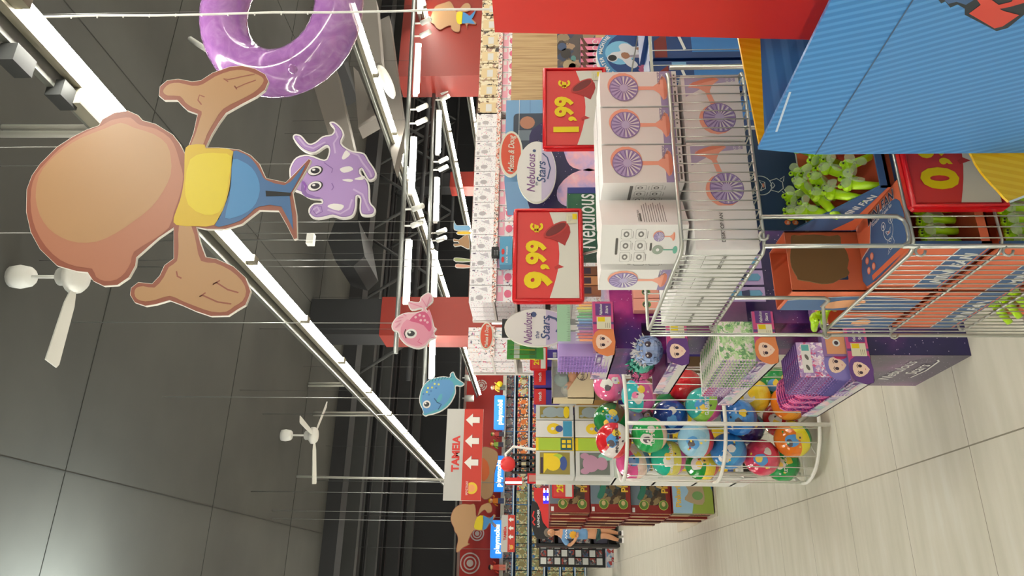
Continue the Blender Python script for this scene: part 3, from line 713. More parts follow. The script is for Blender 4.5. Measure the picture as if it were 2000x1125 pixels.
# way-to-the-checkout signs --------------------------------------------------
def tameia(Y, p, x0, x1, z0, z1, label, k):
    t = thing('checkout_sign', label, 'sign', ((x0 + x1) / 2, Y, z0)); F = FY(Y)
    W = x1 - x0; H = z1 - z0; zm = z0 + H * 0.52
    m = B(); m.box(x0, x1, Y + 0.001, Y + 0.035, z0, z1, mat('sign_edge', (200, 200, 196), 0.5))
    m.R(F, x0, zm, x1, z1, mat('sign_grey', (172, 170, 166), 0.5), 0.0)
    m.R(F, x0, z0, x1, zm, mat('sign_orange_red', (182, 46, 32), 0.5), 0.0)
    m.T(F, 'TAMEIA', x0 + W * 0.5, zm + (z1 - zm) * 0.42 , H * 0.20, mat('sign_letter', (190, 44, 36), 0.5), 0.003 * k, 0.045, maxw=W * 0.54)
    for i in range(3):
        cx = x0 + W * (0.41 + 0.235 * i) ; a = H * 0.19; cy = z0 + H * 0.27
        for d, mm, hh in ((0.0, mat('arrow_shadow', (130, 40, 32), 0.5), 0.002 * k), (a * 0.08, mat('arrow_white', (215, 212, 206), 0.5), 0.004 * k)):
            m.P(F, [(cx - a * 0.42 - d, cy - a + d), (cx + a * 0.42 - d, cy - a + d), (cx + a * 0.42 - d, cy + d), (cx + a * 0.95 - d, cy + d), (cx - d, cy + a + d), (cx - a * 0.95 - d, cy + d), (cx - a * 0.42 - d, cy + d)], mm, hh)
    cx, cy = x0 + W * 0.13, z0 + H * 0.25; r = H * 0.155
    m.E(F, cx, cy, r, r, mat('badge_yellow', (214, 178, 40), 0.5), 0.003 * k); m.E(F, cx, cy, r * 0.62, r * 0.62, mat('badge_tan', (222, 150, 92), 0.5), 0.005 * k)
    m.R(F, cx - r * 1.3, cy + r * 0.55, cx + r * 1.3, cy + r * 1.1, mat('sign_letter', None), 0.005 * k); m.T(F, 'ΜΟΥΣΤΑΚΑΣ', cx, cy + r * 0.83, r * 0.35, mat('arrow_white', None), 0.008 * k, 0.01, maxw=r * 2.3)
    m.build('panel', t)
    for f in (0.07, 0.93): m = B(); m.tube([(x0 + W * f, Y + 0.02, z1), (x0 + W * f, Y + 0.02, 6.0 if Y < 15 else 6.9)], 0.005, GREYM, 4); m.build('hanging_wire', t)
tameia(11.0, None, 1.155, 2.525, 2.525, 3.085, 'large grey and red hanging sign with three white up arrows', 1)
q0, q1 = AY(978, 1078, 20), AY(1006, 1006, 20)
tameia(20.0, None, q0.x, q1.x, q1.z, q0.z, 'small distant grey and red arrow sign over the blue shelves', 2)

# small far man board
F2 = [(880,1012),(884,998),(893,988),(905,984),(918,985),(926,984),(929,992),(930,1004),(932,1008),(938,990),(946,984),(956,982),(961,990),(960,1000),(952,1002),(946,996),(936,1005),(934,1010),(944,1006),(958,1012),(964,1004),(968,1008),(962,1018),(970,1026),(966,1030),(958,1022),(950,1033),(938,1037),(926,1036),(918,1048),(914,1060),(918,1062),(912,1066),(904,1070),(896,1078),(891,1078),(892,1066),(894,1056),(893,1046),(888,1038),(886,1030),(882,1022)]
Y2 = 12.0
t = thing('far_figure_board', 'smaller man-shaped hanging board pointing left under the arrow sign', 'hanging board', tuple(AY(920, 1020, Y2)))
m = B(); F = figure(m, F2, Y2, None, None, None, 0.8)
m.P(F, xz(smooth([(932,1010),(943,1007),(944,1020),(942,1034),(930,1034),(926,1028)], 2), Y2), YSH, 0.005)
m.P(F, xz(smooth([(944,1007),(956,1013),(964,1006),(962,1020),(967,1028),(956,1021),(950,1032),(942,1034),(944,1020)], 2), Y2), BTR, 0.005)
m.build('body_board', t); wires(t, Y2 + 0.01, [(886, 1002), (884, 1018)], 5.99, 0.004)
# little cut-outs over the craft shelves
for k, (pts, mm, lab) in enumerate((
    ([(887,430),(892,440),(916,440),(918,450),(892,450),(886,446)], mat('cutout_blue', (120, 170, 206), 0.5), 'blue and peach pencil cut-out hanging over the craft shelves'),
    ([(894,452),(918,452),(918,458),(894,458)], mat('cutout_yellow', (230, 190, 50), 0.5), 'yellow ruler cut-out hanging over the craft shelves'),
    ([(886,466),(896,468),(904,462),(914,458),(917,470),(917,486),(908,484),(900,480),(888,482),(886,476),(896,476),(894,472),(886,472)], TAN, 'tan rabbit-head cut-out over the craft shelves'),
    ([(886,505),(892,503),(917,506),(917,511),(890,511)], mat('cutout_green', (150, 160, 110), 0.5), 'green pen cut-out over the craft shelves'),
    ([(889,518),(894,515),(917,518),(917,523),(892,523)], mat('cutout_pink', (206, 150, 130), 0.5), 'pink brush cut-out over the craft shelves'))):
    b = B(); Y = 6.6; o = smooth(pts, 2); b.P(FY(Y), xz(o, Y), BW, 0, 0.01); b.P(FY(Y), xz(inset(o, 0.9), Y), mm, 0.002)
    p = AY(pts[0][0], pts[0][1] + 2, Y); b.tube([(p.x, Y + 0.005, p.z), (p.x, Y + 0.005, 5.99)], 0.003, GREYM, 4)
    tag(b.build('hanging_cutout'), lab, 'cut-out')
# a second big board far away, partly behind the arrow sign
b = B(); Y = 26.0; F = FY(Y)
pts = smooth([(938,880),(946,872),(962,876),(972,884),(972,900),(966,925),(964,960),(958,972),(946,976),(938,965),(936,930),(934,900)], 3)
b.P(F, xz(pts, Y), BRN, 0, 0.04); b.P(F, xz(inset(pts, 1.0), Y), TAN, 0.01)
b.P(F, xz(smooth([(938,895),(952,902),(956,925),(946,940),(938,930)], 2), Y), mat('far_orange', (196, 92, 40), 0.6), 0.02)
p = AY(938, 900, Y); b.tube([(p.x, Y + 0.02, p.z), (p.x, Y + 0.02, 6.8)], 0.01, GREYM, 4)
tag(b.build('far_tan_board'), 'tan and orange rounded board on the far wall behind the arrow sign', 'hanging board')

# red framed price signs -------------------------------------------------------
def price_sign(cx, Y, cz, W, H, txt, euro, label, foot=None, rot=0.0, big=None):
    t = thing('price_sign', label, 'price sign', (cx, Y, cz - H / 2)); F = Fr((cx, Y, cz), (math.cos(rot), math.sin(rot), 0), (0, 0, 1))
    m = B(); m.R(F, -W / 2, -H / 2, W / 2, H / 2, RED, 0.0, 0.012, 0.012)
    fr_ = [( -W / 2 + .007, -H / 2 + .007), (W / 2 - .007, -H / 2 + .007), (W / 2 - .007, H / 2 - .007), (-W / 2 + .007, H / 2 - .007), (-W / 2 + .007, -H / 2 + .007)]
    m.tube([F.p(a, b_, 0.002) for a, b_ in fr_[:-1]], 0.006, RED, 8, True)
    m.build('frame', t)
    m = B(); a = W / 2 - 0.014; c_ = H / 2 - 0.014
    m.R(F, -a, -c_, a, c_, REDF, 0.001)
    m.P(F, [(-a, -c_ * 0.05)] + [(-a + 2 * a * i / 10, -c_ * 0.05 - c_ * 0.32 * math.sin(PI * i / 10)) for i in range(1, 10)] + [(a, -c_ * 0.05), (a, -c_), (-a, -c_)], mat('sign_pale', (206, 204, 194), 0.5), 0.0018)
    # red megaphone
    mg = mat('horn_red', (158, 40, 40), 0.5)
    cx, cy = a * .58, -c_ * .26; L_ = H * .19; an = math.radians(-56); dx, dy = L_ * math.cos(an), L_ * math.sin(an)
    m.P(F, smooth([(cx - dx, cy - dy), (cx + L_ * .25, cy + L_ * .2), (cx + dx, cy + dy), (cx - L_ * .25, cy - L_ * 1.1), (a * .27, -c_ * .60), (a * .20, -c_ * .56), (a * .22, -c_ * .50), (a * .33, -c_ * .22)], 2), mg, 0.0024)
    m.E(F, cx, cy, L_ * 1.08, L_ * .44, mat('horn_rim', (178, 52, 50), 0.5), 0.0028, 24, an); m.E(F, cx, cy, L_ * .9, L_ * .33, mat('horn_dark', (110, 34, 34), 0.5), 0.0032, 24, an)
    m.P(F, [(-a * .30, -c_ * .52), (-a * .36, -c_ * .24), (-a * .30, -c_ * .20), (-a * .24, -c_ * .34)], mat('accent_red', (176, 48, 48), 0.5), 0.0022)
    m.build('price_card', t)
    m = B(); m.T(F, txt[0], -a * 0.60, c_ * 0.36, H * big[0], YEL, 0.003, 0.05, maxw=None); m.build('large_digit', t); m = B(); m.T(F, txt[1], big[1] * a, c_ * 0.42, H * big[0] * 0.75, YEL, 0.003, 0.045)
    if euro: m.T(F, '€', a * 0.62, c_ * 0.38, H * 0.17, YEL, 0.003, 0.03)
    m.build('price_figures', t)
    m = B(); m.R(F, a * 0.72, -c_ * 0.95, a * 0.96, -c_ * 0.62, mat('tag_cream', (206, 202, 176), 0.5), 0.0036); m.R(F, a * 0.82, -c_ * 0.97, a * 0.95, -c_ * 0.82, YEL, 0.004)
    for i in range(3): m.R(F, a * (0.75 + 0.02 * i), -c_ * (0.70 + 0.05 * i), a * (0.90), -c_ * (0.695 + 0.05 * i), mat('tiny_text', (90, 88, 80), 0.6), 0.0042)
    m.build('barcode_tag', t)
    if foot:
        m = B(); m.tube([F.p(0, -H / 2 + 0.01, -0.006), Vector((F.o.x, foot[0], foot[1]))], 0.004, ZINC, 6); m.build('post', t)
    return t
price_sign(0.893, 1.90, 1.586, 0.303, 0.205, ('9', ',99'), True, 'red framed price sign reading 9,99 in yellow', (1.80, 1.325), 0, (0.36, -0.02))
price_sign(1.364, 1.84, 1.502, 0.303, 0.20, ('1', ',99'), True, 'red framed price sign reading 1,99 behind the fan boxes', (1.85, 1.17), 0, (0.36, -0.05))
price_sign(0.845, 1.275, 0.785, 0.30, 0.19, ('0', ',99'), True, 'red framed price sign starting with 0 on the lower basket', None, 0, (0.36, -0.05))
# ================================================================ wire basket stand
RX0, RX1, RY0, RY1 = 0.62, 1.06, 1.30, 1.80
def basket(t, z0, z1, pitch=0.022, rails=(), bottom=True, rim=0.0045):
    c = [(RX0, RY0), (RX1, RY0), (RX1, RY1), (RX0, RY1)]
    def loop(z, r):
        pts = []
        q = 0.02
        for (x, y), (sx, sy) in zip(c, ((1, 1), (-1, 1), (-1, -1), (1, -1))):
            a = [(x, y + sy * q), (x + sx * q * .3, y + sy * q * .3), (x + sx * q, y)]
            if (sx, sy) in ((-1, 1), (1, -1)): a = a[::-1]
            pts += a
        return [Vector((x, y, z)) for x, y in pts], r
    for z, r in ((z1, rim), (z0, rim * 0.8)): m = B(); p, r = loop(z, r); m.tube(p, r, ZINC, 6, True); m.build('basket_rim', t)
    m = B()
    for z in rails: p, r = loop(z, 0.003); m.tube(p, r, ZINC, 5, True)
    x = RX0 + pitch
    while x < RX1 - 0.005:
        for y in (RY0 - 0.002, RY1 + 0.002): m.tube([(x, y, z0), (x, y, z1)], 0.0016, ZINC, 4)
        x += pitch
    y = RY0 + pitch
    while y < RY1 - 0.005:
        for x in (RX0 - 0.002, RX1 + 0.002): m.tube([(x, y, z0), (x, y, z1)], 0.0016, ZINC, 4)
        y += pitch
    m.build('side_wires', t)
    m = B(); x = RX0 + 0.03
    while x < RX1: m.tube([(x, RY0, z0), (x, RY1, z0)], 0.0016, ZINC, 4); x += 0.03
    m.build('bottom_wires', t)
t = thing('wire_basket_stand', 'zinc wire basket stand holding the white fan boxes and mini fan boxes', 'wire rack', (0.84, 1.55, 0))
basket(t, 1.163, 1.325)
basket(t, 0.36, 0.875, 0.024, (0.705, 0.53))
m = B()
def ubar(pts, r=0.0045): m.tube(pts, r, ZINC, 7)
ubar([(0.625, RY0 - 0.006, 1.165), (0.625, RY0 - 0.006, 0.90), (0.632, RY0 - 0.006, 0.888), (0.645, RY0 - 0.006, 0.884), (0.668, RY0 - 0.006, 0.884), (0.682, RY0 - 0.006, 0.888), (0.69, RY0 - 0.006, 0.90), (0.69, RY0 - 0.006, 1.165)])
ubar([(RX0 - 0.006, RY1, 1.32), (RX0 - 0.006, RY1, 0.0)], 0.0048)
ubar([(RX0 - 0.006, 1.54, 1.165), (RX0 - 0.006, 1.54, 0.965), (RX0 - 0.006, 1.555, 0.95), (RX0 - 0.006, 1.59, 0.95), (RX0 - 0.006, RY1, 0.87)])
for x, y in ((RX1 + 0.006, RY0), (RX1 + 0.006, RY1), (RX0 + 0.004, RY0 - 0.006)): ubar([(x, y, 1.32 if x > 1 else 0.9), (x, y, 0.0)], 0.0048)
m.build('support_posts', t)
for x, y, z in ((RX0, RY0, 0.87), (RX0, RY1, 0.87), (RX0, RY0, 0.705), (RX0, RY1, 0.70), (0.655, RY0, 1.165)):
    m = B(); m.tube([(x - 0.008 + 0.010 * math.cos(a), y - 0.008 + 0.003 * math.sin(a), z + 0.008 * math.sin(a)) for a in [i * PI / 4 for i in range(7)]], 0.0028, ZINC, 6); m.build('hook', t)

# ---- desktop fan boxes
CORAL = mat('coral_ink', (236, 166, 144), 0.45); CORALD = mat('coral_dark_ink', (222, 138, 114), 0.45); LAV = mat('lavender_ink', (168, 152, 200), 0.45); LAVD = mat('lavender_dark_ink', (124, 108, 158), 0.45); LAVB = mat('lavender_pale_ink', (190, 180, 214), 0.45); INK = mat('fine_text_ink', (96, 94, 92), 0.5); SHD = mat('lavender_wash', (206, 204, 216), 0.45)
def fan_print(m, F, cx, cy, r, rot=0.0, h=0.0004, stem=True):
    """printed picture of a desk fan; the stem points along angle rot"""
    def q(a, b_): ca, sa = math.cos(rot), math.sin(rot); return (cx + a * ca - b_ * sa, cy + a * sa + b_ * ca)
    if stem:
        m.P(F, [q(r * .8, -r * .15), q(r * 2.35, -r * .13), q(r * 2.35, r * .13), q(r * .8, r * .15)], CORAL, h)
        m.P(F, [q(r * 1.9, -r * .14), q(r * 2.25, -r * .42), q(r * 2.5, -r * 0.95), q(r * 2.7, -r * .8), q(r * 2.78, 0), q(r * 2.7, r * .8), q(r * 2.5, r * 0.95), q(r * 2.25, r * .42), q(r * 1.9, r * .14)], CORAL, h * 1.5)
        m.P(F, [q(r * 2.55, -r * .9), q(r * 2.75, -r * .6), q(r * 2.8, 0), q(r * 2.75, r * .6), q(r * 2.55, r * .9)], CORALD, h * 2)
    c2 = q(-r * 0.06, r * 0.2); n = 30
    m.P(F, [(c2[0] + r * (1.0 + 0.03 * (i % 2)) * math.cos(2 * PI * i / n), c2[1] + r * 0.98 * math.sin(2 * PI * i / n)) for i in range(n)], CORAL, h * 2.2)
    m.E(F, cx, cy, r, r * 0.93, LAVD, h * 3, 28); m.E(F, cx, cy, r * 0.96, r * 0.89, LAV, h * 3.6, 28)
    n = 36
    for i in range(n):
        a = 2 * PI * i / n; b2 = a + 0.14
        rr0, rr1 = (0.30, 0.93)
        mm = CARDW if (i % 2 == 0) else LAVD
        if math.sin(a - 0.4) > 0.45: mm = LAVD if i % 2 else LAVB
        w2 = 0.045 if mm is CARDW else 0.03
        pts = []
        for rr, ww in ((rr0, 0.02), (0.65, w2), (rr1, w2 * 0.8)): pts.append((rr, ww))
        P1 = [(cx + r * (rr * math.cos(a) - ww * math.sin(a)), cy + r * 0.93 * (rr * math.sin(a) + ww * math.cos(a))) for rr, ww in pts]
        P2 = [(cx + r * (rr * math.cos(a) + ww * math.sin(a)), cy + r * 0.93 * (rr * math.sin(a) - ww * math.cos(a))) for rr, ww in pts[::-1]]
        if mm is CARDW and math.sin(a) > -0.25 and math.cos(a) > -0.2 and i % 4: continue
        m.P(F, P1 + P2, mm, h * 4.2)
    m.E(F, cx, cy, r * 0.28, r * 0.26, LAVB, h * 5, 18)
BW_, BH_, BD_ = 0.0925, 0.170, 0.092
def side_text(m, F, w, h):
    m.R(F, -w * .36, h * .62, w * .36, h * .66, INK, .0005, rad=0.0)
    for r_ in range(2):
        for c_ in range(3):
            x = (-0.28 + 0.28 * c_) * w; z = h * (0.52 - 0.2 * r_)
            m.R(F, x - w * .11, z - h * .07, x + w * .11, z + h * .07, mat('outline_grey', (176, 174, 172), .5), .0004, rad=.003)
            m.R(F, x - w * .10, z - h * .063, x + w * .10, z + h * .063, CARDW, .0006, rad=.003)
            m.E(F, x, z + h * .01, w * .06, h * .035, INK, .0008, 12)
            m.E(F, x, z + h * .01, w * .035, h * .02, CARDW, .001, 12)
            m.R(F, x - w * .09, z - h * .10, x + w * .07, z - h * .095, INK, .0006)
def stand_box():
    m = B(); w, h, d = BW_ / 2, BH_, BD_ / 2
    m.box(-w, w, -d, d, 0, h, CARDW)
    F = Fr((0, -d, 0), (1, 0, 0), (0, 0, 1))
    m.R(F, -w, 0, w, h * 0.22, mat('lavender_band', (158, 144, 184), .45), .0003); m.R(F, -w, 0, w, h * 0.06, CARDW, .0006)
    fan_print(m, F, w * 0.02, h * 0.69, w * 0.74, -PI / 2)
    m.T(F, 'DESKTOP', w * .60, h * .235, .0055, mat('band_text', (120, 104, 150), .5), .0006, .02); m.T(F, 'FAN', w * .66, h * .19, .0055, CARDW, .0006, .02)
    m.R(F, -w * .85, h * .02, -w * .15, h * .045, INK, .0008, rad=.002)
    for i in range(4): m.E(F, w * (.1 + .22 * i), h * .033, .0022, .0022, INK, .0008, 8)
    for sx in (-1, 1):
        G = Fr((sx * w, 0, 0), (0, sx, 0), (0, 0, 1)); side_text(m, G, BD_, h)
    m.P(Fr((0, 0, h), (1, 0, 0), (0, 1, 0)), [(-w, d * .05), (w, d * .05), (w, d * .09), (-w, d * .09)], mat('seam_grey', (170, 170, 168), .6), .0004)
    return m
proto = stand_box().build('fan_box', None, (0, 0, 0))
tag(proto, 'x', 'box')
z2 = 1.303
labs = ['white desk fan box standing rightmost in the upper row', 'white desk fan box standing second from the right in the upper row', 'white desk fan box standing third from the right, next to the picture-manual box']
for i in range(3):
    o = proto if i == 0 else dup(proto, (0, 0, 0))
    o.location = (1.022 - i * 0.0955, 1.36 + 0.002 * i, z2); o['label'] = labs[i]; o['group'] = 'desk fan boxes in the top basket'
# back row
for i in range(3):
    dup(proto, (1.012 - i * 0.097, 1.47, z2), 0, 'white desk fan box in the back row of the top basket, mostly hidden', 'hidden desk fan boxes in the back row')
# the turned box at the corner showing manual text and pictures
def turned_box():
    m = B(); w, h, d = 0.049, 0.176, 0.049
    m.box(-w, w, -d, d, 0, h, CARDW)
    A = Fr((0, -d, 0), (1, 0, 0), (0, 0, 1))     # right face : specification text
    m.R(A, -w * .75, h * .53, -w * .1, h * .55, INK, .0005, rad=0.001)
    for i in range(10): m.R(A, -w * .8, h * (.50 - .028 * i), w * (.55 + .3 * ((i * 7) % 3) / 3), h * (.507 - .028 * i), INK, .0005)
    m.T(A, 'DESKTOP FAN', -w * .3, h * .56, .005, INK, .0008, .01)
    G = Fr((-w, 0, 0), (0, -1, 0), (0, 0, 1))
    m.R(G, -d * .5, h * .80, d * .35, h * .83, INK, .0005, rad=.002)
    for r_ in range(2):
        for c_ in range(3):
            x = (-.62 + .58 * c_) * d; z = h * (.71 - .17 * r_)
            m.R(G, x - d * .25, z - h * .062, x + d * .25, z + h * .062, mat('outline_grey', None), .0004, rad=.003); m.R(G, x - d * .235, z - h * .057, x + d * .235, z + h * .057, CARDW, .0006, rad=.003)
            m.E(G, x, z, d * .15, h * .035, mat('sketch_grey', (128, 126, 124), .5), .0008, 12); m.E(G, x, z, d * .07, h * .016, CARDW, .001, 10)
            m.R(G, x - d * .2, z - h * .08, x + d * .15, z - h * .075, INK, .0006)
    m.R(G, -d * .3, h * .40, d * .1, h * .425, INK, .0005, rad=.002)
    fan_print(m, G, d * .42, h * .33, d * .24, -PI / 2)
    TE = mat('teal_ink', (110, 176, 156), .5); m.R(G, -d * .28, h * .12, -d * .22, h * .30, TE, .0006); m.E(G, -d * .25, h * .33, d * .23, h * .065, mat('grey_green', (150, 162, 150), .5), .0008, 16); m.E(G, -d * .25, h * .33, d * .08, h * .02, CARDW, .001, 12); m.E(G, -d * .25, h * .125, d * .2, h * .028, TE, .001, 14)
    return m
o = turned_box().build('fan_box', None, (0, 0, 0)); o.location = (0.700, 1.378, z2); o.rotation_euler = (0, 0, math.radians(30)); tag(o, 'white desk fan box turned at the corner showing instruction pictures and text', 'box')
o = dup(proto, (0.680, 1.490, z2), math.radians(-84), 'white desk fan box at the left end of the upper row, turned to the aisle')
for i in range(2): dup(proto, (0.677, 1.60 + i * 0.11, z2 - 0.17 * i * 0), math.radians(-88), 'white desk fan box behind the turned ones on the aisle side', 'desk fan boxes behind the turned ones') if False else None
# lying boxes in the basket
def lying_box(w=0.168, h=0.126, d=0.10):
    m = B(); m.box(-w / 2, w / 2, -d / 2, d / 2, 0, h, CARDW)
    F = Fr((0, -d / 2, 0), (1, 0, 0), (0, 0, 1))
    m.R(F, -w * .5, h * .0, w * .5, h * 1.0, CARDW, .0002)
    m.P(F, [(w * .16, h * .94), (w * .46, h * .94), (w * .46, h * .06), (w * .40, h * .06), (w * .36, h * .5)], mat('lavender_wash2', (176, 166, 196), .5), .0003)
    fan_print(m, F, -w * .17, h * .40, h * .30, 0.28, .0003)
    m.T(F, 'DESKTOP', w * .40, h * .2, .0055, CARDW, .0016, .02); m.T(F, 'FAN', w * .40, h * .12, .0055, CARDW, .0016, .02)
    G = Fr((-w / 2, 0, 0), (0, -1, 0), (0, 0, 1)); m.T(G, 'DESKTOP FAN', 0, h * .5, .008, INK, .0006, .02)
    H = Fr((w / 2, 0, 0), (0, 1, 0), (0, 0, 1)); m.R(H, -d * .4, h * .8, d * .1, h * .88, INK, .0005, rad=.002)
    return m
lp = lying_box().build('lying_fan_box', None, (0, 0, 0)); z1b = 1.168
tag(lp, 'white desk fan box lying on its side at the right of the top basket', 'box', 'lying desk fan boxes'); lp.location = (0.97, 1.362, z1b)
dup(lp, (0.797, 1.366, z1b), 0, 'white desk fan box lying on its side in the middle of the top basket', 'lying desk fan boxes')
# boxes whose plain ends look into the aisle
m = B(); m.box(-.05, .05, -.056, .056, 0, .126, CARDW); G = Fr((-.05, 0, 0), (0, -1, 0), (0, 0, 1)); m.T(G, 'DESKTOP FAN', 0, .062, .0075, INK, .0006, .02); m.R(G, -.03, .1, .03, .101, INK, .0006)
F = Fr((0, -.056, 0), (1, 0, 0), (0, 0, 1)); m.T(F, 'DESKTOP FAN', 0, .07, .0075, INK, .0006, .02)
ep = m.build('plain_fan_box', None, (0, 0, 0)); ep.location = (0.675, 1.366, z1b)
es = ['nearest', 'second', 'third', 'farthest']
tag(ep, 'plain white fan box end reading DESKTOP FAN, nearest to the basket corner', 'box', 'plain box ends along the aisle')
for i in range(1, 4): dup(ep, (0.675, 1.366 + i * 0.114, z1b), 0, 'plain white fan box end reading DESKTOP FAN, %s from the basket corner' % es[i], 'plain box ends along the aisle')
for i in range(3): dup(lp, (0.84 + 0.0 * i, 1.475 + i * 0.104, z1b), 0, 'white desk fan box lying inside the top basket, hidden by the front boxes', 'hidden lying fan boxes')

# ---- mini frog fan displays in the lower basket
ORG = mat('display_orange', (224, 112, 74), .5); ORGD = mat('display_orange_in', (196, 76, 50), .6); BLU = mat('display_blue', (66, 100, 146), .5); BLUD = mat('display_navy', (36, 58, 92), .5); LIME = mat('lime_plastic', (178, 226, 24), .28); LIMED = mat('lime_dark', (120, 160, 20), .35); SMOKE = mat('smoky_blade', (226, 244, 190), .25, alpha=0.32); PW = mat('print_white', (220, 222, 222), .5); FEYE = mat('frog_eye', (20, 40, 16), .3)
def frog_fan():
    t = thing('frog_fan', 'x', 'toy fan', (0, 0, 0))
    m = B(); m.sph((0, 0, .012), .017, LIME, 12, (1, .8, .75)); m.sph((-.010, -.006, .026), .0062, LIME, 8); m.sph((.010, -.006, .026), .0062, LIME, 8); m.tube([(0, 0, .004), (0, .004, -.04), (0, .004, -.055)], [.011, .0085, .008], LIME, 10); m.build('body', t)
    m = B(); m.sph((-.0105, -.0115, .027), .0024, FEYE, 8); m.sph((.0105, -.0115, .027), .0024, FEYE, 8); m.build('eyes', t)
    m = B(); m.lathe((0, -.017, .008), [(.004, 0), (.004, .004)], SMOKE, 8, (0, -1, 0))
    for k in range(3):
        a = k * 2 * PI / 3 + .4; F = Fr((0, -.02, .008), (math.cos(a), 0, math.sin(a)), (-math.sin(a), .35, math.cos(a))); m.P(F, smooth([(.003, -.004), (.016, -.011), (.026, -.006), (.026, .006), (.014, .009), (.003, .004)], 2), SMOKE, 0, .0012)
    m.build('blades', t); return t
frog = frog_fan(); frog_used = []
def put_frog(loc, rot, label, group):
    if not frog_used:
        frog.location = loc; frog.rotation_euler = rot; frog['label'] = label; frog['group'] = group; frog_used.append(1)
    else: dup(frog, loc, 0, label, group, None, rot)
def frog_line(m, F, cx, cy, s, h=.0006):
    ln = lambda pts, w=.05: m.L(F, [(cx + a * s, cy + b_ * s) for a, b_ in pts], w * s, PW, h)
    for sx in (-1, 1):
        ln(arc(sx * .5, .75, .26, 0, 360, 14)); m.E(F, cx + sx * .5 * s, cy + .75 * s, .1 * s, .1 * s, PW, h, 10)
    ln(arc(0, .25, .62, 130, 410, 18)); ln([(-.35, .3), (0, .15), (.35, .3), (.2, .0), (-.2, .0), (-.35, .3)]); m.E(F, cx, cy + .1 * s, .16 * s, .06 * s, CORALD, h, 10)
    ln([(-.3, -.3), (-.45, -.7), (-.2, -1.0), (.2, -1.0), (.45, -.7), (.3, -.3)]); ln([(-.2, -.4), (0, -.3), (.2, -.45), (0, -.55), (-.2, -.4)]); ln([(-.4, -.9), (-.6, -1.15), (-.25, -1.05)]); ln([(.4, -.9), (.6, -1.15), (.25, -1.05)])
# display A: open tray of frog fans with a printed header card
t = thing('mini_fan_display', 'open blue display tray full of lime frog fans with tall printed header', 'display box', (0.92, 1.42, .877))
ax0, ax1, ay0, ay1, az = 0.775, 1.05, 1.325, 1.52, 0.882
m = B(); m.box(ax0, ax1, ay0, ay1, az, az + .006, ORGD); m.box(ax0, ax1, ay0, ay0 + .004, az, az + .02, BLU)
Fl = FX(ax0); m.P(Fl, [(-ay1, az), (-ay0, az), (-ay0, az + .022), (-ay1, az + .135)], BLU, 0, .004); m.P(Fl, [(-ay1, az), (-ay0, az), (-ay0, az + .006), (-ay1 + .05, az + .02), (-ay1, az + .05)], ORG, .0006)
m.T(Fl, 'MINI FAN', -1.405, az + .034, .017, PW, .001, .03, .12, rot=-.30)
Fr_ = Fr((ax1, 0, 0), (0, 1, 0), (0, 0, 1)); m.P(Fr_, [(ay0, az), (ay1, az), (ay1, az + .135), (ay0, az + .022)], BLU, 0, .004)
m.build('tray', t)
m = B(); Fh = FY(ay1); m.R(Fh, ax0, az, ax1, 1.15, BLUD, 0, .004); m.R(Fh, ax0, az + .004, ax1, .985, ORG, .0006); m.L(Fh, [(ax0, .987), (ax1, .987)], .003, PW, .001)
frog_line(m, Fh, .895, 1.07, .042)
m.T(Fh, 'Portable and quiet fan', .86, 1.128, .009, PW, .001, .02)
for i, x in enumerate((.795, .815)):
    for z in (1.03, 1.012): m.E(Fh, x, z, .007, .007, ORG, .001, 12); m.T(Fh, '3+' if i else '1x', x, z, .006, PW, .0014, .02)
for i, (x, c_) in enumerate(((.795, ORG), (.835, BLU), (.875, LIMED))): m.E(Fh, x, .955, .006, .006, PW, .001, 10); m.E(Fh, x, .955, .005, .005, c_, .0014, 10); m.T(Fh, ('Pink', 'Blue', 'Green')[i], x + .018, .955, .008, PW, .001, .02)
for i in range(9): m.R(Fh, ax0 + .004 + .0075 * i, 1.142, ax0 + .008 + .0075 * i, 1.148, PW, .001)
m.build('header_card', t)
rnd = random.Random(3)
gl = 'lime green frog fan lying in the open tray below the blue header card'
for i in range(22):
    gx, gy = i % 5, i // 5
    put_frog((ax0 + .03 + gx * .052 + rnd.uniform(-.006, .006), ay0 + .035 + gy * .036, az + .055 + .018 * gy + rnd.uniform(-.004, .008)), (rnd.uniform(-.5, .3), rnd.uniform(-.9, .9), rnd.uniform(-.6, .6)), gl, 'frog fans in the open tray')
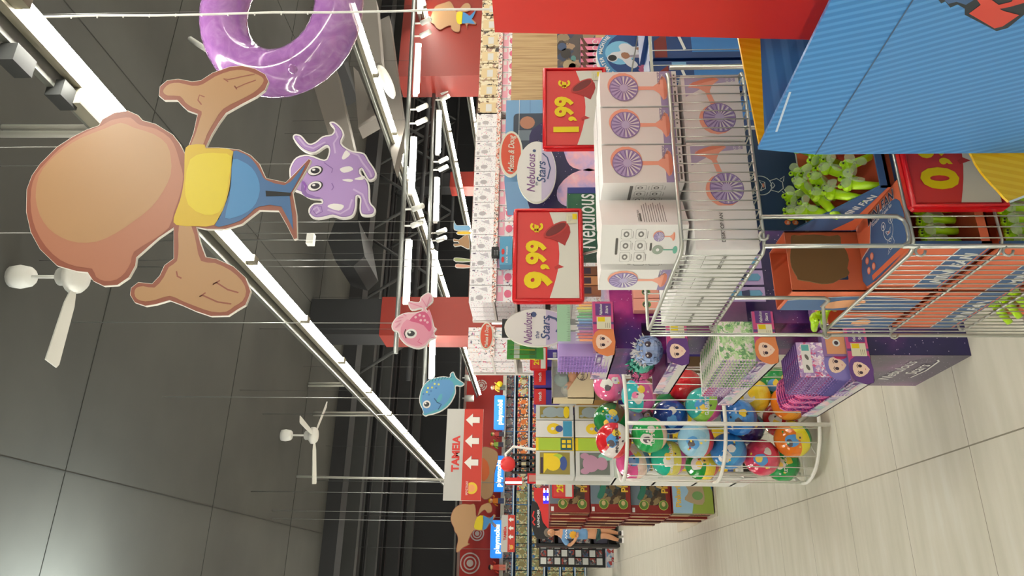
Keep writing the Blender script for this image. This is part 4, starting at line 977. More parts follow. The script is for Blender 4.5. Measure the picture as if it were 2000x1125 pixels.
# display B: closed box lying flat with printed lid
def lidbox(name, x0, x1, y0, y1, z0, z1, label, left='plain', win=False):
    t = thing(name, label, 'display box', ((x0 + x1) / 2, (y0 + y1) / 2, z0))
    m = B(); th = .003
    m.box(x0, x1, y0, y1, z0, z0 + th, ORG); m.box(x0, x1, y1 - th, y1, z0, z1, ORG); m.box(x0, x0 + th, y0, y1, z0, z1, ORG); m.box(x1 - th, x1, y0, y1, z0, z1, ORG)
    if not win: m.box(x0, x1, y0, y0 + th, z0, z1, ORG)
    else:
        m.box(x0, x1, y0, y0 + th, z0, z0 + .02, ORG); m.box(x0, x0 + .012, y0, y0 + th, z0, z1, BLU)
    G = FX(x0); D = y1 - y0; H = z1 - z0
    if left == 'text':
        m.P(G, [(-y1, z0), (-y0, z0), (-y0, z0 + H * .38), (-y1, z0 + H * .38)], BLU, .0008); m.L(G, [(-y1, z0 + H * .39), (-y0, z0 + H * .39)], .003, PW, .0012)
        m.T(G, 'MINI FAN', -(y0 + y1) / 2, z0 + H * .17, H * .17, PW, .0014, .04, D * .16 * 6)
        m.L(G, [(-y1, z0 + H * .04), (-y0, z0 + H * .04)], .004, ORG, .0012)
    elif left == 'hand':
        m.P(G, [(-y1, z0)] + [(-y1 + D * (.55 + .2 * math.sin(i * PI / 8)), z0 + (H - .006) * i / 8) for i in range(9)] + [(-y1, z1 - .006)], BLU, .0008); m.E(G, -y1 + D * .35, z0 + H * .55, D * .22, H * .16, mat('skin_print', (232, 168, 122), .5), .0014, 16, .3)
        m.L(G, [(-y1 + D * (.55 + .2 * math.sin(i * PI / 8)), z0 + (H - .006) * i / 8) for i in range(9)], .003, PW, .0012)
    m.build('carton', t); return t
t = lidbox('mini_fan_box', .632, .772, 1.312, 1.52, .715, .868, 'orange and blue mini fan box with its lid picture facing up', 'text', True)
m = B(); m.box(.632, .785, 1.312, 1.525, .868, .872, ORG); U = Fr((.7085, 1.4185, .872), (0, -1, 0), (1, 0, 0))
m.P(U, smooth([(-.104, -.074), (.06, -.074), (.10, -.05), (.10, .03), (.05, .05), (-.03, .048), (-.055, .0), (-.104, -.01)], 3), BLU, .0006)
m.L(U, [(-.104, -.008), (-.055, .002), (-.032, .050), (.05, .052)], .003, PW, .001)
m.T(U, 'MINI FAN', .02, .058, .022, PW, .001, .05, .14); m.T(U, 'MINI FAN', .02, .058, .022, BLUD, .0014, .015, .14); m.T(U, 'Portable and quiet fan', .02, .040, .008, PW, .0014, .02)
frog_line(m, U, .035, -.012, .034, .0012)
for a, b_ in ((-.08, -.022), (-.055, -.022), (-.08, -.046), (-.055, -.046)): m.E(U, a, b_, .0085, .0085, ORG, .001, 14); m.E(U, a, b_, .006, .006, CORAL, .0014, 12)
m.R(U, -.07, -.074, .1, -.062, ORG, .0014)
m.build('lid', t)
G = FY(1.312); b = B(); b.R(G, .80, .735, 1.05, .865, BLU, 0, .003)
# row of frogs seen through the near side
for i in range(4): put_frog((.668 + .026 * i, 1.36, .80), (.05, 0, .1), 'lime frog fan standing in the window of the box with the lid picture', 'frog fans in the near window')
t = lidbox('mini_fan_box', .79, 1.05, 1.345, 1.55, .715, .868, 'orange mini fan box behind the price sign starting with 0', 'plain')
m = B(); m.P(FY(1.345), [(.80, .72), (.93, .72), (.88, .86), (.80, .86)], BLU, .0006); m.R(FY(1.345), .95, .73, 1.03, .86, ORGD, .0006); m.build('front_print', t)
t = lidbox('mini_fan_box', .632, .785, 1.545, 1.665, .715, 1.03, 'tall open orange mini fan box behind the flat printed lid', 'hand')
m = B(); m.R(FY(1.545), .66, .90, .675, .99, BLUD, .0008, 0, .003); m.T(FY(1.545), 'Come in 24 pcs box', .6675, .945, .006, PW, .0012, .01, rot=PI / 2); m.build('front_label', t)
t = lidbox('mini_fan_box', .632, .785, 1.68, 1.79, .715, .86, 'orange mini fan box at the far aisle corner of the basket', 'hand')
put_frog((.645, 1.775, .90), (1.2, .4, 0), 'single lime frog fan lying on the far box at the basket corner', None)
put_frog((.66, 1.735, .885), (1.3, -.4, .4), 'lime frog fan beside the single one at the far basket corner', None)
# lower layers
for k, (y0, y1, z0, z1, l, lab) in enumerate(((1.312, 1.54, .545, .70, 'text', 'mini fan box in the second layer at the near aisle corner'), (1.55, 1.79, .545, .70, 'text', 'mini fan box in the second layer at the far aisle corner'), (1.312, 1.54, .375, .53, 'text', 'mini fan box in the lowest layer at the near aisle corner'), (1.55, 1.70, .375, .47, 'text', 'low mini fan box in the lowest layer toward the far corner'))):
    lidbox('mini_fan_box', .632, .80, y0, y1, z0, z1, 'orange and blue ' + lab, l, k == 0)
for k, (z0, z1) in enumerate(((.545, .70), (.375, .53))):
    t = lidbox('mini_fan_box', .82, 1.05, 1.33, 1.55, z0, z1, ('orange and blue mini fan box under the price sign starting with 0', 'orange mini fan box at the bottom right of the lower basket')[k], 'plain', False)
    m = B(); m.P(FY(1.33), [(.82, z0), (.98, z0), (.9, z1), (.82, z1)], BLU, .0006); m.L(FY(1.33), [(.98, z0), (.9, z1)], .004, PW, .001); m.build('front_print', t)
for i in range(5): put_frog((.668 + .026 * i, 1.36, .63), (.05, 0, .1), 'lime frog fan standing in the window of the second layer box', 'frog fans in the second layer window')
for i in range(3): put_frog((.65, 1.60 + i * .04, .50), (.3, .8, 0), 'lime frog fan lying in the lowest low box', 'frog fans in the lowest box')
# kraft die-cut card
b = B(); Yk = 1.40
pts = smooth([(1546,460),(1560,460),(1590,458),(1620,461),(1636,459),(1642,464),(1643,476),(1653,490),(1658,508),(1655,524),(1659,532),(1654,540),(1642,544),(1628,552),(1606,554),(1580,549),(1560,546),(1557,540),(1547,522),(1544,500),(1546,480)], 2)
b.P(FY(Yk), xz(pts, Yk), KRAFT, 0, .003); b.box(.664, .676, Yk, 1.545, .988, .99, KRAFT)
tag(b.build('kraft_card'), 'brown kraft die-cut card back sticking up above the orange boxes', 'card')

# ================================================================ second basket with blue boxes, to the right
t = thing('blue_box_basket', 'wire basket with deep blue water machine boxes right of the fan boxes', 'wire rack', (1.36, 1.95, 0))
m = B()
x0, x1, y0, y1 = 1.13, 1.62, 1.62, 2.1
for z in (1.30, 0.98): m.tube([(x0, y0, z), (x1, y0, z), (x1, y1, z), (x0, y1, z)], .0045, ZINC, 6, True)
for i in range(10): x = x0 + i * .052; m.tube([(x, y0, 0.98), (x, y0, 1.30)], .0017, ZINC, 4)
for i in range(10): y = y0 + i * .052; m.tube([(x0, y, 0.98), (x0, y, 1.30)], .0017, ZINC, 4)
for x in (x0, x1):
    for y in (y0, y1): m.tube([(x, y, 0), (x, y, 1.30)], .005, ZINC, 6)
m.build('wire_frame', t)
NAVY = mat('navy_print', (24, 62, 120), .35); SKYB = mat('sky_print', (52, 120, 190), .35)
for k in range(4):
    b = B(); x = 1.145 + k * .115; b.box(x, x + .105, 1.635, 1.80, 0.985, 1.29 + .012 * (k % 2), NAVY); F = FY(1.635)
    b.R(F, x + .02, 1.03, x + .085, 1.18, SKYB, .0006); b.L(F, [(x + .03, 1.20), (x + .08, 1.215)], .008, PW, .001); b.P(F, [(x + .002, 1.25), (x + .09, 1.25), (x + .06, 1.285), (x + .002, 1.285)], mat('dark_red_print', (120, 36, 36), .4), .001); b.R(F, x + .075, 1.20, x + .10, 1.24, mat('pale_blue_print', (110, 160, 200), .4), .0012)
    tag(b.build('blue_box'), 'deep blue printed box in the right basket, number %d from its left end' % (k + 1) if False else ['deep blue box at the left end of the right basket', 'deep blue box second from the left in the right basket', 'deep blue box third from the left in the right basket', 'deep blue box half behind the red panel'][k], 'box', 'blue boxes in the right basket')
# dark pearly spheres above
bm_ = B(); rr = random.Random(5); PRL = [mat('pearl_%d' % i, c, .15, .6) for i, c in enumerate(((90, 70, 90), (60, 56, 80), (130, 100, 96), (70, 50, 60)))]
for i in range(260): bm_.sph((1.72 + rr.random() * .50, 2.28 + rr.random() * .08, 1.06 + rr.random() * .12), .016 + rr.random() * .012, PRL[i % 4], 8)
o = tag(bm_.build('bead_bags'), 'glittering dark pearl beads in bags under the astronaut sign', 'beads'); o['kind'] = 'stuff'
# round astronaut header of the water machine toys
Ya = 2.4; F = FY(Ya)
t = thing('astronaut_header', 'round-topped blue header card with an astronaut and arched white text', 'display header', tuple(AY(1280, 110, Ya)))
b = B(); cc = AY(1235, 105, Ya); Rr = abs(cc.z - AY(1166, 105, Ya).z)
b.E(F, cc.x, cc.z, Rr, Rr, mat('header_blue', (66, 128, 178), .4), 0, 40, 0, .006); b.R(F, cc.x - Rr, cc.z - Rr * 1.1, cc.x + Rr, cc.z, NAVY, .0005, .006)
b.E(F, cc.x, cc.z - .01, Rr * .82, Rr * .82, NAVY, .0012, 36); b.E(F, cc.x + .005, cc.z + Rr * .35, Rr * .42, Rr * .42, mat('glow_blue', (116, 178, 214), .4), .0016, 24)
s_ = 'RING WATER MACHINE TOYS'
for i, ch in enumerate(s_):
    a = math.radians(160 - i * 6.6)
    if ch != ' ': b.T(F, ch, cc.x + Rr * .90 * math.cos(a), cc.z + Rr * .90 * math.sin(a), .016, PW, .0018, .03, rot=a - PI / 2)
b.build('header_card', t)
b = B(); SU = mat('suit_white', (206, 206, 214), .5); SU2 = mat('suit_shade', (150, 140, 160), .5); SU3 = mat('suit_brown', (150, 104, 80), .5)
def sp(pts, mm, h): b.P(F, xz(smooth(pts, 2), Ya), mm, h)
sp([(1198,118),(1206,114),(1216,118),(1225,128),(1238,134),(1246,128),(1240,120),(1232,116),(1240,112),(1262,116),(1268,112),(1262,104),(1244,100),(1268,98),(1270,90),(1250,90),(1236,92),(1226,86),(1214,86),(1208,92),(1212,100),(1204,102),(1194,104),(1190,112)], SU, .0022)
sp([(1214,104),(1226,104),(1230,112),(1222,116),(1214,112)], SU3, .0028); sp([(1240,94),(1262,92),(1262,98),(1244,98)], SU3, .0028); sp([(1228,112),(1256,114),(1258,108),(1232,108)], SU2, .0026)
p = AY(1196, 114, Ya); b.E(F, p.x, p.z, .016, .018, EYEB, .003, 16); b.E(F, p.x, p.z, .02, .022, SU, .0026, 16)
p = AY(1257, 135, Ya); b.P(F, [(p.x + .024 * (1 + .25 * math.sin(i * 2.6)) * math.cos(i * PI / 9), p.z + .021 * (1 + .25 * math.sin(i * 2.6)) * math.sin(i * PI / 9)) for i in range(18)], mat('flower_pink', (168, 84, 120), .5), .0026)
b.build('astronaut_print', t)

# ================================================================ blue striped promotional bin in the foreground
t = thing('promo_bin', 'big blue striped cardboard bin with yellow edge in the right foreground', 'display bin', (1.0, .7, 0))
px0, py1, pz = .742, 1.150, 1.203
FL = FX(px0)
m = B()
m.P(FL, [(-py1, .30), (-.20, .30), (-.20, 1.100), (-py1, 1.100)], BLUES, 0, .006)       # outer front panel
m.hexa([(px0, .20, 1.10), (px0 + .006, .20, 1.10), (px0 + .006, py1, 1.10), (px0, py1, 1.10), (px0 + .012, .20, pz), (px0 + .018, .20, pz), (px0 + .018, py1, pz), (px0 + .012, py1, pz)], BLUES)
m.build('front_panel', t)
m = B(); m.L(FL, [(-py1, 1.1005), (-.2, 1.1005)], .0022, mat('fold_line', (70, 96, 130), .5), .0008)
Fk = Fr((px0, 0, 1.10), (0, -1, 0), (.012, 0, .103)); m.L(Fk, [(-1.09, .088), (-.98, .098)], .0035, mat('slot_white', (196, 212, 230), .5), .0012)
m.build('crease', t)
m = B()   # far side wall, inner face visible: yellow top, blue below
Fb = FY(py1 - .004); m.R(Fb, px0 + .014, .3, 1.30, pz - .003, BLUES, 0, .005); m.P(Fb, [(px0 + .014, pz - .003), (px0 + .014, pz - .012), (1.30, pz - .055), (1.30, pz + .02), (1.0, pz + .010)], YELS, .0006, .006)
m.box(px0 + .01, 1.3, .2, py1, .30, .31, BLUES); m.build('side_panel', t)
m = B(); Fy = FY(py1 + .006); m.P(Fy, xz(smooth([(1860,262),(1892,292),(1905,318),(1925,346),(1950,372),(1970,393),(1985,388),(2010,378),(2030,372),(2040,300),(2040,262)], 2), py1 + .006), YELS, 0, .005)
m.L(Fy, xz([(1971,395),(1985,390),(2010,380),(2040,370)], py1 + .006), .004, PW, .001); m.build('yellow_flap', t)
# partial logo lettering on the front panel
m = B()
def onL(pts): return [(-p.y, p.z) for p in (AX(a, b_, px0) for a, b_ in pts)]
LB = mat('logo_black', (40, 48, 56), .45); LR = mat('logo_red', (206, 72, 62), .45)
m.P(FL, onL([(1826,-10),(1838,6),(1846,2),(1856,14),(1870,8),(1884,16),(1884,28),(1946,60),(1968,54),(2000,28),(2030,20),(2030,-30),(1826,-30)]), LB, .0008)
m.P(FL, onL([(1832,-20),(1842,-4),(1852,6),(1868,2),(1886,8),(1905,-4),(1890,-20)]), BLU, .0014)
m.P(FL, onL([(1892,25),(1942,54),(1958,50),(1990,28),(1960,20),(1952,16),(1972,12),(2000,4),(2030,2),(2030,-26),(1990,-20),(1975,2),(1950,8),(1925,-10),(1905,-6),(1915,8)]), LR, .0014)
m.build('logo_letter', t)
# red packs standing in the bin
RB = mat('pack_red', (206, 44, 34), .45)
b = B(); b.hexa([(.952, .55, 1.0), (1.20, .55, 1.0), (1.20, 1.06, 1.0), (.952, 1.092, 1.0), (.952, .55, 1.69), (1.20, .55, 1.69), (1.20, 1.05, 1.69), (.952, 1.054, 1.69)], RB)
tag(b.build('red_header_panel'), 'tall plain red cardboard panel rising out of the blue bin', 'panel')
# ================================================================ purple cardboard stand
NX0, NY0, NY1 = .825, 2.65, 3.12
SK = mat('skin_ink', (236, 206, 186), .5); HAIRO = mat('hair_orange', (216, 130, 80), .5); HAIRV = mat('hair_violet', (96, 60, 128), .5); EYED = mat('eye_ink', (60, 44, 60), .5); MAG = mat('magenta_ink', (200, 50, 110), .45); TAGC = mat('shelf_tag_cream', (216, 212, 186), .5)
PALEG = print_mat('holo_print', [(170, 150, 190), (210, 200, 215), (150, 180, 180), (220, 180, 190), (120, 110, 150)], 30, .8, (190, 180, 196), False)
GREENP = print_mat('green_pad_print', [(150, 200, 130), (200, 224, 180), (110, 160, 110), (230, 220, 220)], 60, .7, (176, 206, 156), False)
LILP = print_mat('lilac_pad_print', [(196, 160, 210), (230, 200, 220), (160, 130, 190), (210, 90, 140), (240, 230, 240)], 70, .8, (190, 164, 210), False)
PINKG = print_mat('pink_glitter', [(214, 60, 130), (160, 60, 150), (240, 120, 170), (120, 50, 130)], 90, 1.1, (186, 60, 140), False)
t = thing('purple_stand', 'galaxy purple cardboard stand with lettered base between baskets and ball cage', 'display stand', (1.2, 2.9, 0))
m = B(); m.box(NX0, 1.62, NY0, NY1 - .03, 0, .372, GALD)
G = FX(NX0); m.R(G, -(NY1 - .03), 0, -NY0, .372, mat('base_side_print', (98, 88, 100), .5) if False else galaxy('grey_galaxy_print', [(.3, (72, 68, 82)), (.5, (92, 78, 100)), (.62, (120, 84, 120)), (.75, (150, 96, 130))], 4), .001)
m.build('base', t)
m = B(); m.T(G, 'Nebulous', -2.80, .15, .040, CARDW, .003, .01, .5, .030 * 7, rot=0) if False else None
m.T(G, 'Nebulous', -2.85, .185, .05, CARDW, .003, .004, .25, .27); m.T(G, 'Stars', -2.83, .115, .05, CARDW, .003, .006, .25, .17)
m.L(G, [(-2.95, .085), (-2.85, .072), (-2.72, .085), (-2.70, .10)], .007, CARDW, .003); m.build('base_lettering', t)
m = B(); m.box(.965, 1.62, 2.69, NY1 - .02, .372, 1.335, GAL); m.R(FY(2.69), .965, .372, 1.62, .80, GALD, .001); m.R(FY(2.69), .965, .80, 1.62, 1.06, GALP, .001); m.box(.86, .966, 2.69, NY1 - .06, 1.215, 1.329, GAL); m.build('back_panel', t)
def anime(m, F, cx, cy, s, hair, h=.001):
    """plain printed portrait: hair shape, face oval, two closed-style eyes"""
    m.P(F, smooth([(cx - s * 1.2, cy - s * .9), (cx + s * 1.2, cy - s * .9), (cx + s * 1.15, cy + s * .4), (cx + s * .5, cy + s * .95), (cx - s * .5, cy + s * .95), (cx - s * 1.15, cy + s * .4)], 2), hair, h)
    m.P(F, smooth([(cx - s * .6, cy + s * .5), (cx - s * .62, cy - s * .1), (cx, cy - s * .75), (cx + s * .62, cy - s * .1), (cx + s * .6, cy + s * .5), (cx, cy + s * .7)], 2), SK, h * 1.4)
    for sx in (-1, 1): m.E(F, cx + sx * s * .3, cy + s * .05, s * .14, s * .17, EYED, h * 1.8, 10); m.L(F, [(cx + sx * s * .14, cy + s * .25), (cx + sx * s * .3, cy + s * .32), (cx + sx * s * .5, cy + s * .22)], s * .05, EYED, h * 1.8)
    m.L(F, [(cx - s * .08, cy - s * .38), (cx + s * .08, cy - s * .38)], s * .04, MAG, h * 1.8)
specs = []
def tray(x0, x1, y0, y1, z, k, labl):
    tr = B(); tr.box(x0, x1, y0, y1, z, z + .006, GALD)
    tr.box(x0, x1, y0, y0 + .004, z, z + .082, GALP); tr.box(x0, x0 + .004, y0, y1, z, z + .070, PALEG); tr.box(x0, x1, y1 - .004, y1, z, z + .07, GALP)
    F = FY(y0); W = x1 - x0
    tr.R(F, x0 + .07, z + .002, x1, z + .080, mat('pink_galaxy_flat', (196, 74, 128), .45), .0008)
    anime(tr, F, x0 + .045, z + .042, .042, HAIRO if k % 2 else HAIRV, .0012)
    tr.R(F, x0 + .115, z + .002, x0 + .125, z + .08, HAIRV, .001)
    tr.R(F, x0 + .095, z + .012, x0 + .145, z + .066, TAGC, .003); tr.R(F, x0 + .125, z + .035, x0 + .143, z + .062, YEL, .0034)
    for i in range(3): tr.R(F, x0 + .10, z + .018 + .007 * i, x0 + .12, z + .0195 + .007 * i, INK, .0034)
    tr.R(F, x0 + .15, z + .01, x0 + .20, z + .07, HAIRV, .0012); tr.T(F, 'Nebulous', x0 + .175, z + .05, .012, PW, .002, .01, .25, .045); tr.T(F, 'Stars', x0 + .175, z + .028, .012, PW, .002, .01, .25, .035)
    G = FX(x0); tr.R(G, -(y1 - .04), z + .008, -(y0 + .03), z + .036, mat('holo_strip', (196, 192, 190), .3), .001); tr.P(G, [(-(y0 + .16), z + .066), (-(y0 + .02), z + .066), (-(y0 + .02), z + .044), (-(y0 + .13), z + .044)], HAIRV, .0012)
    for i in range(4): tr.E(G, -(y0 + .055 + .018 * i), z + .056, .006, .008, PW, .002, 10)
    tr.build('tray_' + 'lower middle upper top'.split()[k], t)
tray(.709, .93, 2.60, 3.19, .395, 0, '')
tray(.783, .98, 2.60, 3.30, .728, 1, '')
tray(.783, .98, 2.62, 3.10, 1.052, 2, '')
tray(.812, 1.02, 2.60, 2.97, 1.330, 3, '')
# header board with furry coats print behind
Yh = 3.1; F = FY(Yh)
m = B(); m.P(F, xz(smooth([(1034,406),(1034,330),(1034,265),(1046,248),(1062,238),(1090,225),(1180,225),(1180,330),(1180,406)], 2), Yh), galaxy('header_galaxy', [(.3, (28, 26, 66)), (.55, (44, 36, 84)), (.75, (84, 60, 120))], 3), 0, .01)
FUR = galaxy('furry_coat_print', [(.3, (150, 150, 206)), (.45, (206, 170, 206)), (.6, (236, 176, 190)), (.75, (240, 210, 214))], 14, False)
m.P(F, xz(smooth([(1091,293),(1097,285),(1104,305),(1112,322),(1130,331),(1168,332),(1168,285),(1110,285)], 2), Yh), FUR, .001)
m.P(F, xz(smooth([(1168,334),(1130,334),(1108,346),(1096,358),(1088,372),(1090,392),(1108,404),(1135,404),(1168,404)], 2), Yh), FUR, .001); m.build('header_board', t)
NEB1 = mat('script_purple', (120, 74, 130), .5); NEB2 = mat('script_blue', (60, 76, 116), .5)
def oval(name, label, Y, cx, cy, rx, rz, th=.012, post=None, post_to=None):
    t2 = thing(name, label, 'sign', (cx, Y, cy - rz)); F = FY(Y)
    m = B(); m.E(F, cx, cy, rx, rz, mat('oval_cream', (216, 214, 200), .5), 0, 40, 0, th); m.E(F, cx, cy, rx * .985, rz * .985, mat('oval_white', (212, 208, 206), .5), .0008, 40)
    m.P(F, [(cx + rx * .97 * math.cos(a), cy + rz * .97 * math.sin(a)) for a in [math.radians(195 + i * 15) for i in range(11)]], mat('oval_lilac', (182, 170, 196), .5), .0012); m.build('oval_board', t2)
    m = B(); m.T(F, 'Nebulous', cx - rx * .02, cy + rz * .30, min(rz, rx) * .42, NEB1, .002, .010, .25, rx * 1.62); m.T(F, 'Stars', cx, cy - rz * .22, min(rz, rx) * .46, NEB2, .002, .014, .25, rx * 1.25)
    m.L(F, [(cx - rx * .25, cy - rz * .56), (cx + rx * .1, cy - rz * .70), (cx + rx * .45, cy - rz * .55), (cx + rx * .6, cy - rz * .30)], rz * .07, NEB2, .002)
    m.E(F, cx + rx * .68, cy + rz * .12, rz * .09, rz * .09, NEB2, .002, 8); m.T(F, 'the', cx - rx * .4, cy + rz * .02, rz * .13, NEB2, .002, .01, .2); m.build('lettering', t2)
    if post: m = B(); m.box(cx + post - .01, cx + post + .01, Y + .001, Y + .008, post_to, cy, mat('oval_cream', None)); m.build('post', t2)
c1 = AY(1048, 335, 3.0); oval('oval_brand_sign', 'white oval sign on the dark galaxy header right of the 9,99 sign', 3.0, c1.x, c1.z, .172, .095)
c2 = AY(1050, 638, 2.8); oval('oval_brand_sign', 'white oval sign on a clear post left of the 9,99 sign', 2.8, c2.x - .003, c2.z, .082, .137, .016, .001, 1.40)
# green lettered box on the stand
b = B(); Y = 2.72; p, q = AY(1110, 490, Y), AY(1178, 366, Y); b.box(p.x, q.x, Y, Y + .12, 1.336, p.z, galaxy('green_galaxy_print', [(.3, (16, 60, 52)), (.5, (24, 84, 60)), (.7, (60, 110, 70)), (.85, (40, 60, 100))], 4))
F = FY(Y); b.R(F, q.x - .03, 1.336, q.x, p.z, mat('blue_band', (40, 50, 120), .5), .001); b.T(F, 'Nebulous', (p.x + q.x) / 2 - .01, 1.425, .085, PW, .002, .004, .05, (q.x - p.x) * .85)
tag(b.build('green_lettered_box'), 'dark green starry box lettered Nebulous behind the fan boxes', 'box')
# ---- goods on the trays
def pad(w, d, h, cov, side, art=None):
    m = B(); m.box(-w / 2, w / 2, -d / 2, d / 2, 0, h, side); F = Fr((0, -d / 2, 0), (1, 0, 0), (0, 0, 1)); m.R(F, -w / 2, 0, w / 2, h, cov, .0006)
    if art: art(m, F)
    for i in range(int(h / .012)): m.tube([(-w / 2 - .003 + .004 * math.cos(a), 0 + (d / 2 + .001) * math.sin(a), .008 + i * .012) for a in [j * PI / 3 for j in range(6)]], .0011, mat('spiral_lilac', (190, 150, 220), .3), 4, True)
    return m
def art_girl(m, F):
    m.R(F, -.05, .20, .06, .235, CARDW, .001); 
    for x in (-.03, 0.01): m.E(F, x, .217, .012, .006, INK, .0014, 10, .4)
    m.R(F, .035, .205, .058, .232, mat('teal_patch', (90, 170, 170), .5), .0014)
    anime(m, F, -.02, .11, .045, mat('hair_lav', (130, 120, 190), .5), .0012); m.E(F, .025, .095, .024, .03, MAG, .0024, 14); m.T(F, 'Nebulous', .02, .055, .014, PW, .003, .01, .2, .06); m.T(F, 'Stars', .025, .035, .014, PW, .003, .01, .2)
nb = pad(.135, .016, .25, LILP, HAIRV, art_girl).build('notebook', None, (0, 0, 0)); nb.location = (.795, 2.625, .402); tag(nb, 'purple spiral notebook with girl portrait, frontmost on the lowest tray', 'notebook', 'notebooks on the lowest tray')
for i in range(1, 9): dup(nb, (.795 - .002 * i, 2.625 + .021 * i, .402), 0, 'purple spiral notebook, %s behind the front one on the lowest tray' % ORD[i - 1], 'notebooks on the lowest tray')
bg = B()
F = Fr((0, -.008, 0), (1, 0, 0), (0, 0, 1)); bg.P(F, smooth([(-.06, 0), (.06, 0), (.065, .09), (.055, .17), (-.055, .17), (-.065, .09)], 3), PINKG, 0, .016); bgo = bg.build('glitter_pouch', None, (0, 0, 0)); bgo.location = (.785, 2.87, .402); tag(bgo, 'pink glitter pouch standing behind the notebooks on the lowest tray', 'pouch', 'glitter pouches')
for i in range(1, 10): dup(bgo, (.785 + .003 * (i % 3), 2.87 + .028 * i, .402), .05 * (i % 3 - 1), 'pink glitter pouch, %s behind the notebooks on the lowest tray' % ORD[i], 'glitter pouches')
# orange figurine packs on the lower tray, right
for i in range(2):
    b = B(); x = .955 ; b.box(x, x + .12, 2.60 - .0 + .0, 2.66, .50 + .0, .56, HAIRV)
for i, (a0, a1) in enumerate((((1585, 640), (1640, 570)), ((1605, 700), (1650, 650)))):
    p, q = AY(a0[0], a0[1], 2.64), AY(a1[0], a1[1], 2.64); b = B(); b.box(p.x, q.x, 2.61, 2.645, q.z, p.z, mat('bag_lilac', (140, 108, 160), .4)); F = FY(2.61)
    b.R(F, p.x + .008, q.z + .006, q.x - .006, p.z - .012, mat('bag_peach', (214, 150, 110), .3), .0008); b.E(F, (p.x + q.x) / 2, (p.z + q.z) / 2, .014, .014, PW, .0014, 14); b.E(F, (p.x + q.x) / 2, (p.z + q.z) / 2, .008, .008, EYED, .002, 12)
    tag(b.build('figure_pack'), ['orange plush keyring pack in lilac box at the lower tray, right one', 'orange plush keyring pack in lilac box at the lower tray, left one'][i], 'pack')
gp = pad(.15, .014, .20, GREENP, mat('pad_cream', (226, 222, 206), .5)).build('green_pad', None, (0, 0, 0)); gp.location = (.872, 2.63, .736); tag(gp, 'green sparkly diary pad, frontmost on the middle tray', 'pad', 'diary pads on the middle tray')
for i in range(1, 11): dup(gp, (.872 - .002 * i, 2.63 + .032 * i, .736), -.12, 'green sparkly diary pad, %s behind the front one on the middle tray' % ORD[i - 1], 'diary pads on the middle tray')
lp2 = pad(.15, .014, .16, LILP, mat('pad_cream', None)).build('lilac_pad', None, (0, 0, 0)); lp2.location = (.865, 3.0, .736); tag(lp2, 'lilac diary pad at the back of the middle tray', 'pad', 'lilac pads behind the green ones')
for i in range(1, 6): dup(lp2, (.865, 3.0 + .03 * i, .736), -.12, 'lilac diary pad, %s of the back row on the middle tray' % ORD[i], 'lilac pads behind the green ones')
# hanging blue doll blisters under the second tray right
for i in range(3):
    b = B(); F = FY(2.62); x = 1.03 + .07 * i; b.R(F, x, .74, x + .06, .94, mat('blister_lilac', (176, 156, 204), .4), 0, .006); b.P(F, smooth([(x + .015, .76), (x + .045, .76), (x + .04, .84), (x + .05, .90), (x + .03, .92), (x + .012, .90), (x + .02, .84)], 2), mat('doll_blue', (96, 150, 186), .4), .004, .003); b.P(F, [(x + .018, .80), (x + .046, .80), (x + .04, .83), (x + .022, .83)], mat('doll_navy', (50, 56, 90), .5), .005); b.E(F, x + .031, .885, .012, .014, SK, .006, 12)
    tag(b.build('doll_blister'), ['blue doll blister pack on the second tray, nearest the white fan boxes', 'blue doll blister pack on the second tray, middle one', 'blue doll blister pack on the second tray, right one'][i], 'pack')
# plush creatures on the third tray
def plush(loc, body, tuft, label):
    t = thing('plush_creature', label, 'plush toy', loc); x, y, z = loc
    m = B(); rg = random.Random(int(x * 1000)); vs = B(); vs.sph((x, y, z + .055), .058, body, 24, (1, .9, .95))
    vs.v = [tuple(Vector(v) + (Vector(v) - Vector((x, y, z + .055))).normalized() * rg.uniform(-.002, .004)) for v in vs.v]; vs.build('body', t)
    for i in range(70):
        a, b_ = rg.uniform(0, 2 * PI), rg.uniform(.25, 1.4); d = Vector((math.cos(a) * math.sin(b_), math.sin(a) * math.sin(b_), math.cos(b_))); p = Vector((x, y, z + .055)) + d * .055
        m.tube([p, p + d * .016 + Vector((rg.uniform(-.006, .006),) * 3)], [.004, .001], tuft, 4)
    m.build('fur_tuft', t); m = B()
    for sx in (-1, 1): m.sph((x - .012 + sx * .022, y - .050, z + .062), .012, EYED, 12, (1, .5, 1.1)); m.sph((x - .016 + sx * .022, y - .056, z + .067), .004, CARDW, 8)
    m.build('eyes', t)
BP = galaxy('plush_blue', [(.3, (110, 140, 200)), (.6, (160, 180, 220)), (.8, (200, 206, 226))], 30, False); TL = mat('tinsel_teal', (70, 176, 150), .15, .5); WF = mat('white_fur', (220, 216, 216), .8)
plush((.855, 2.70, 1.135), BP, WF, 'blue and white furry plush with big eyes on the third tray')
plush((.87, 2.86, 1.14), mat('plush_teal', (80, 170, 150), .4), TL, 'teal tinsel plush behind the blue one on the third tray')
plush((.875, 2.99, 1.125), mat('plush_pink', (196, 80, 130), .5), mat('tuft_dark', (70, 60, 80), .6), 'small pink plush at the back of the third tray')
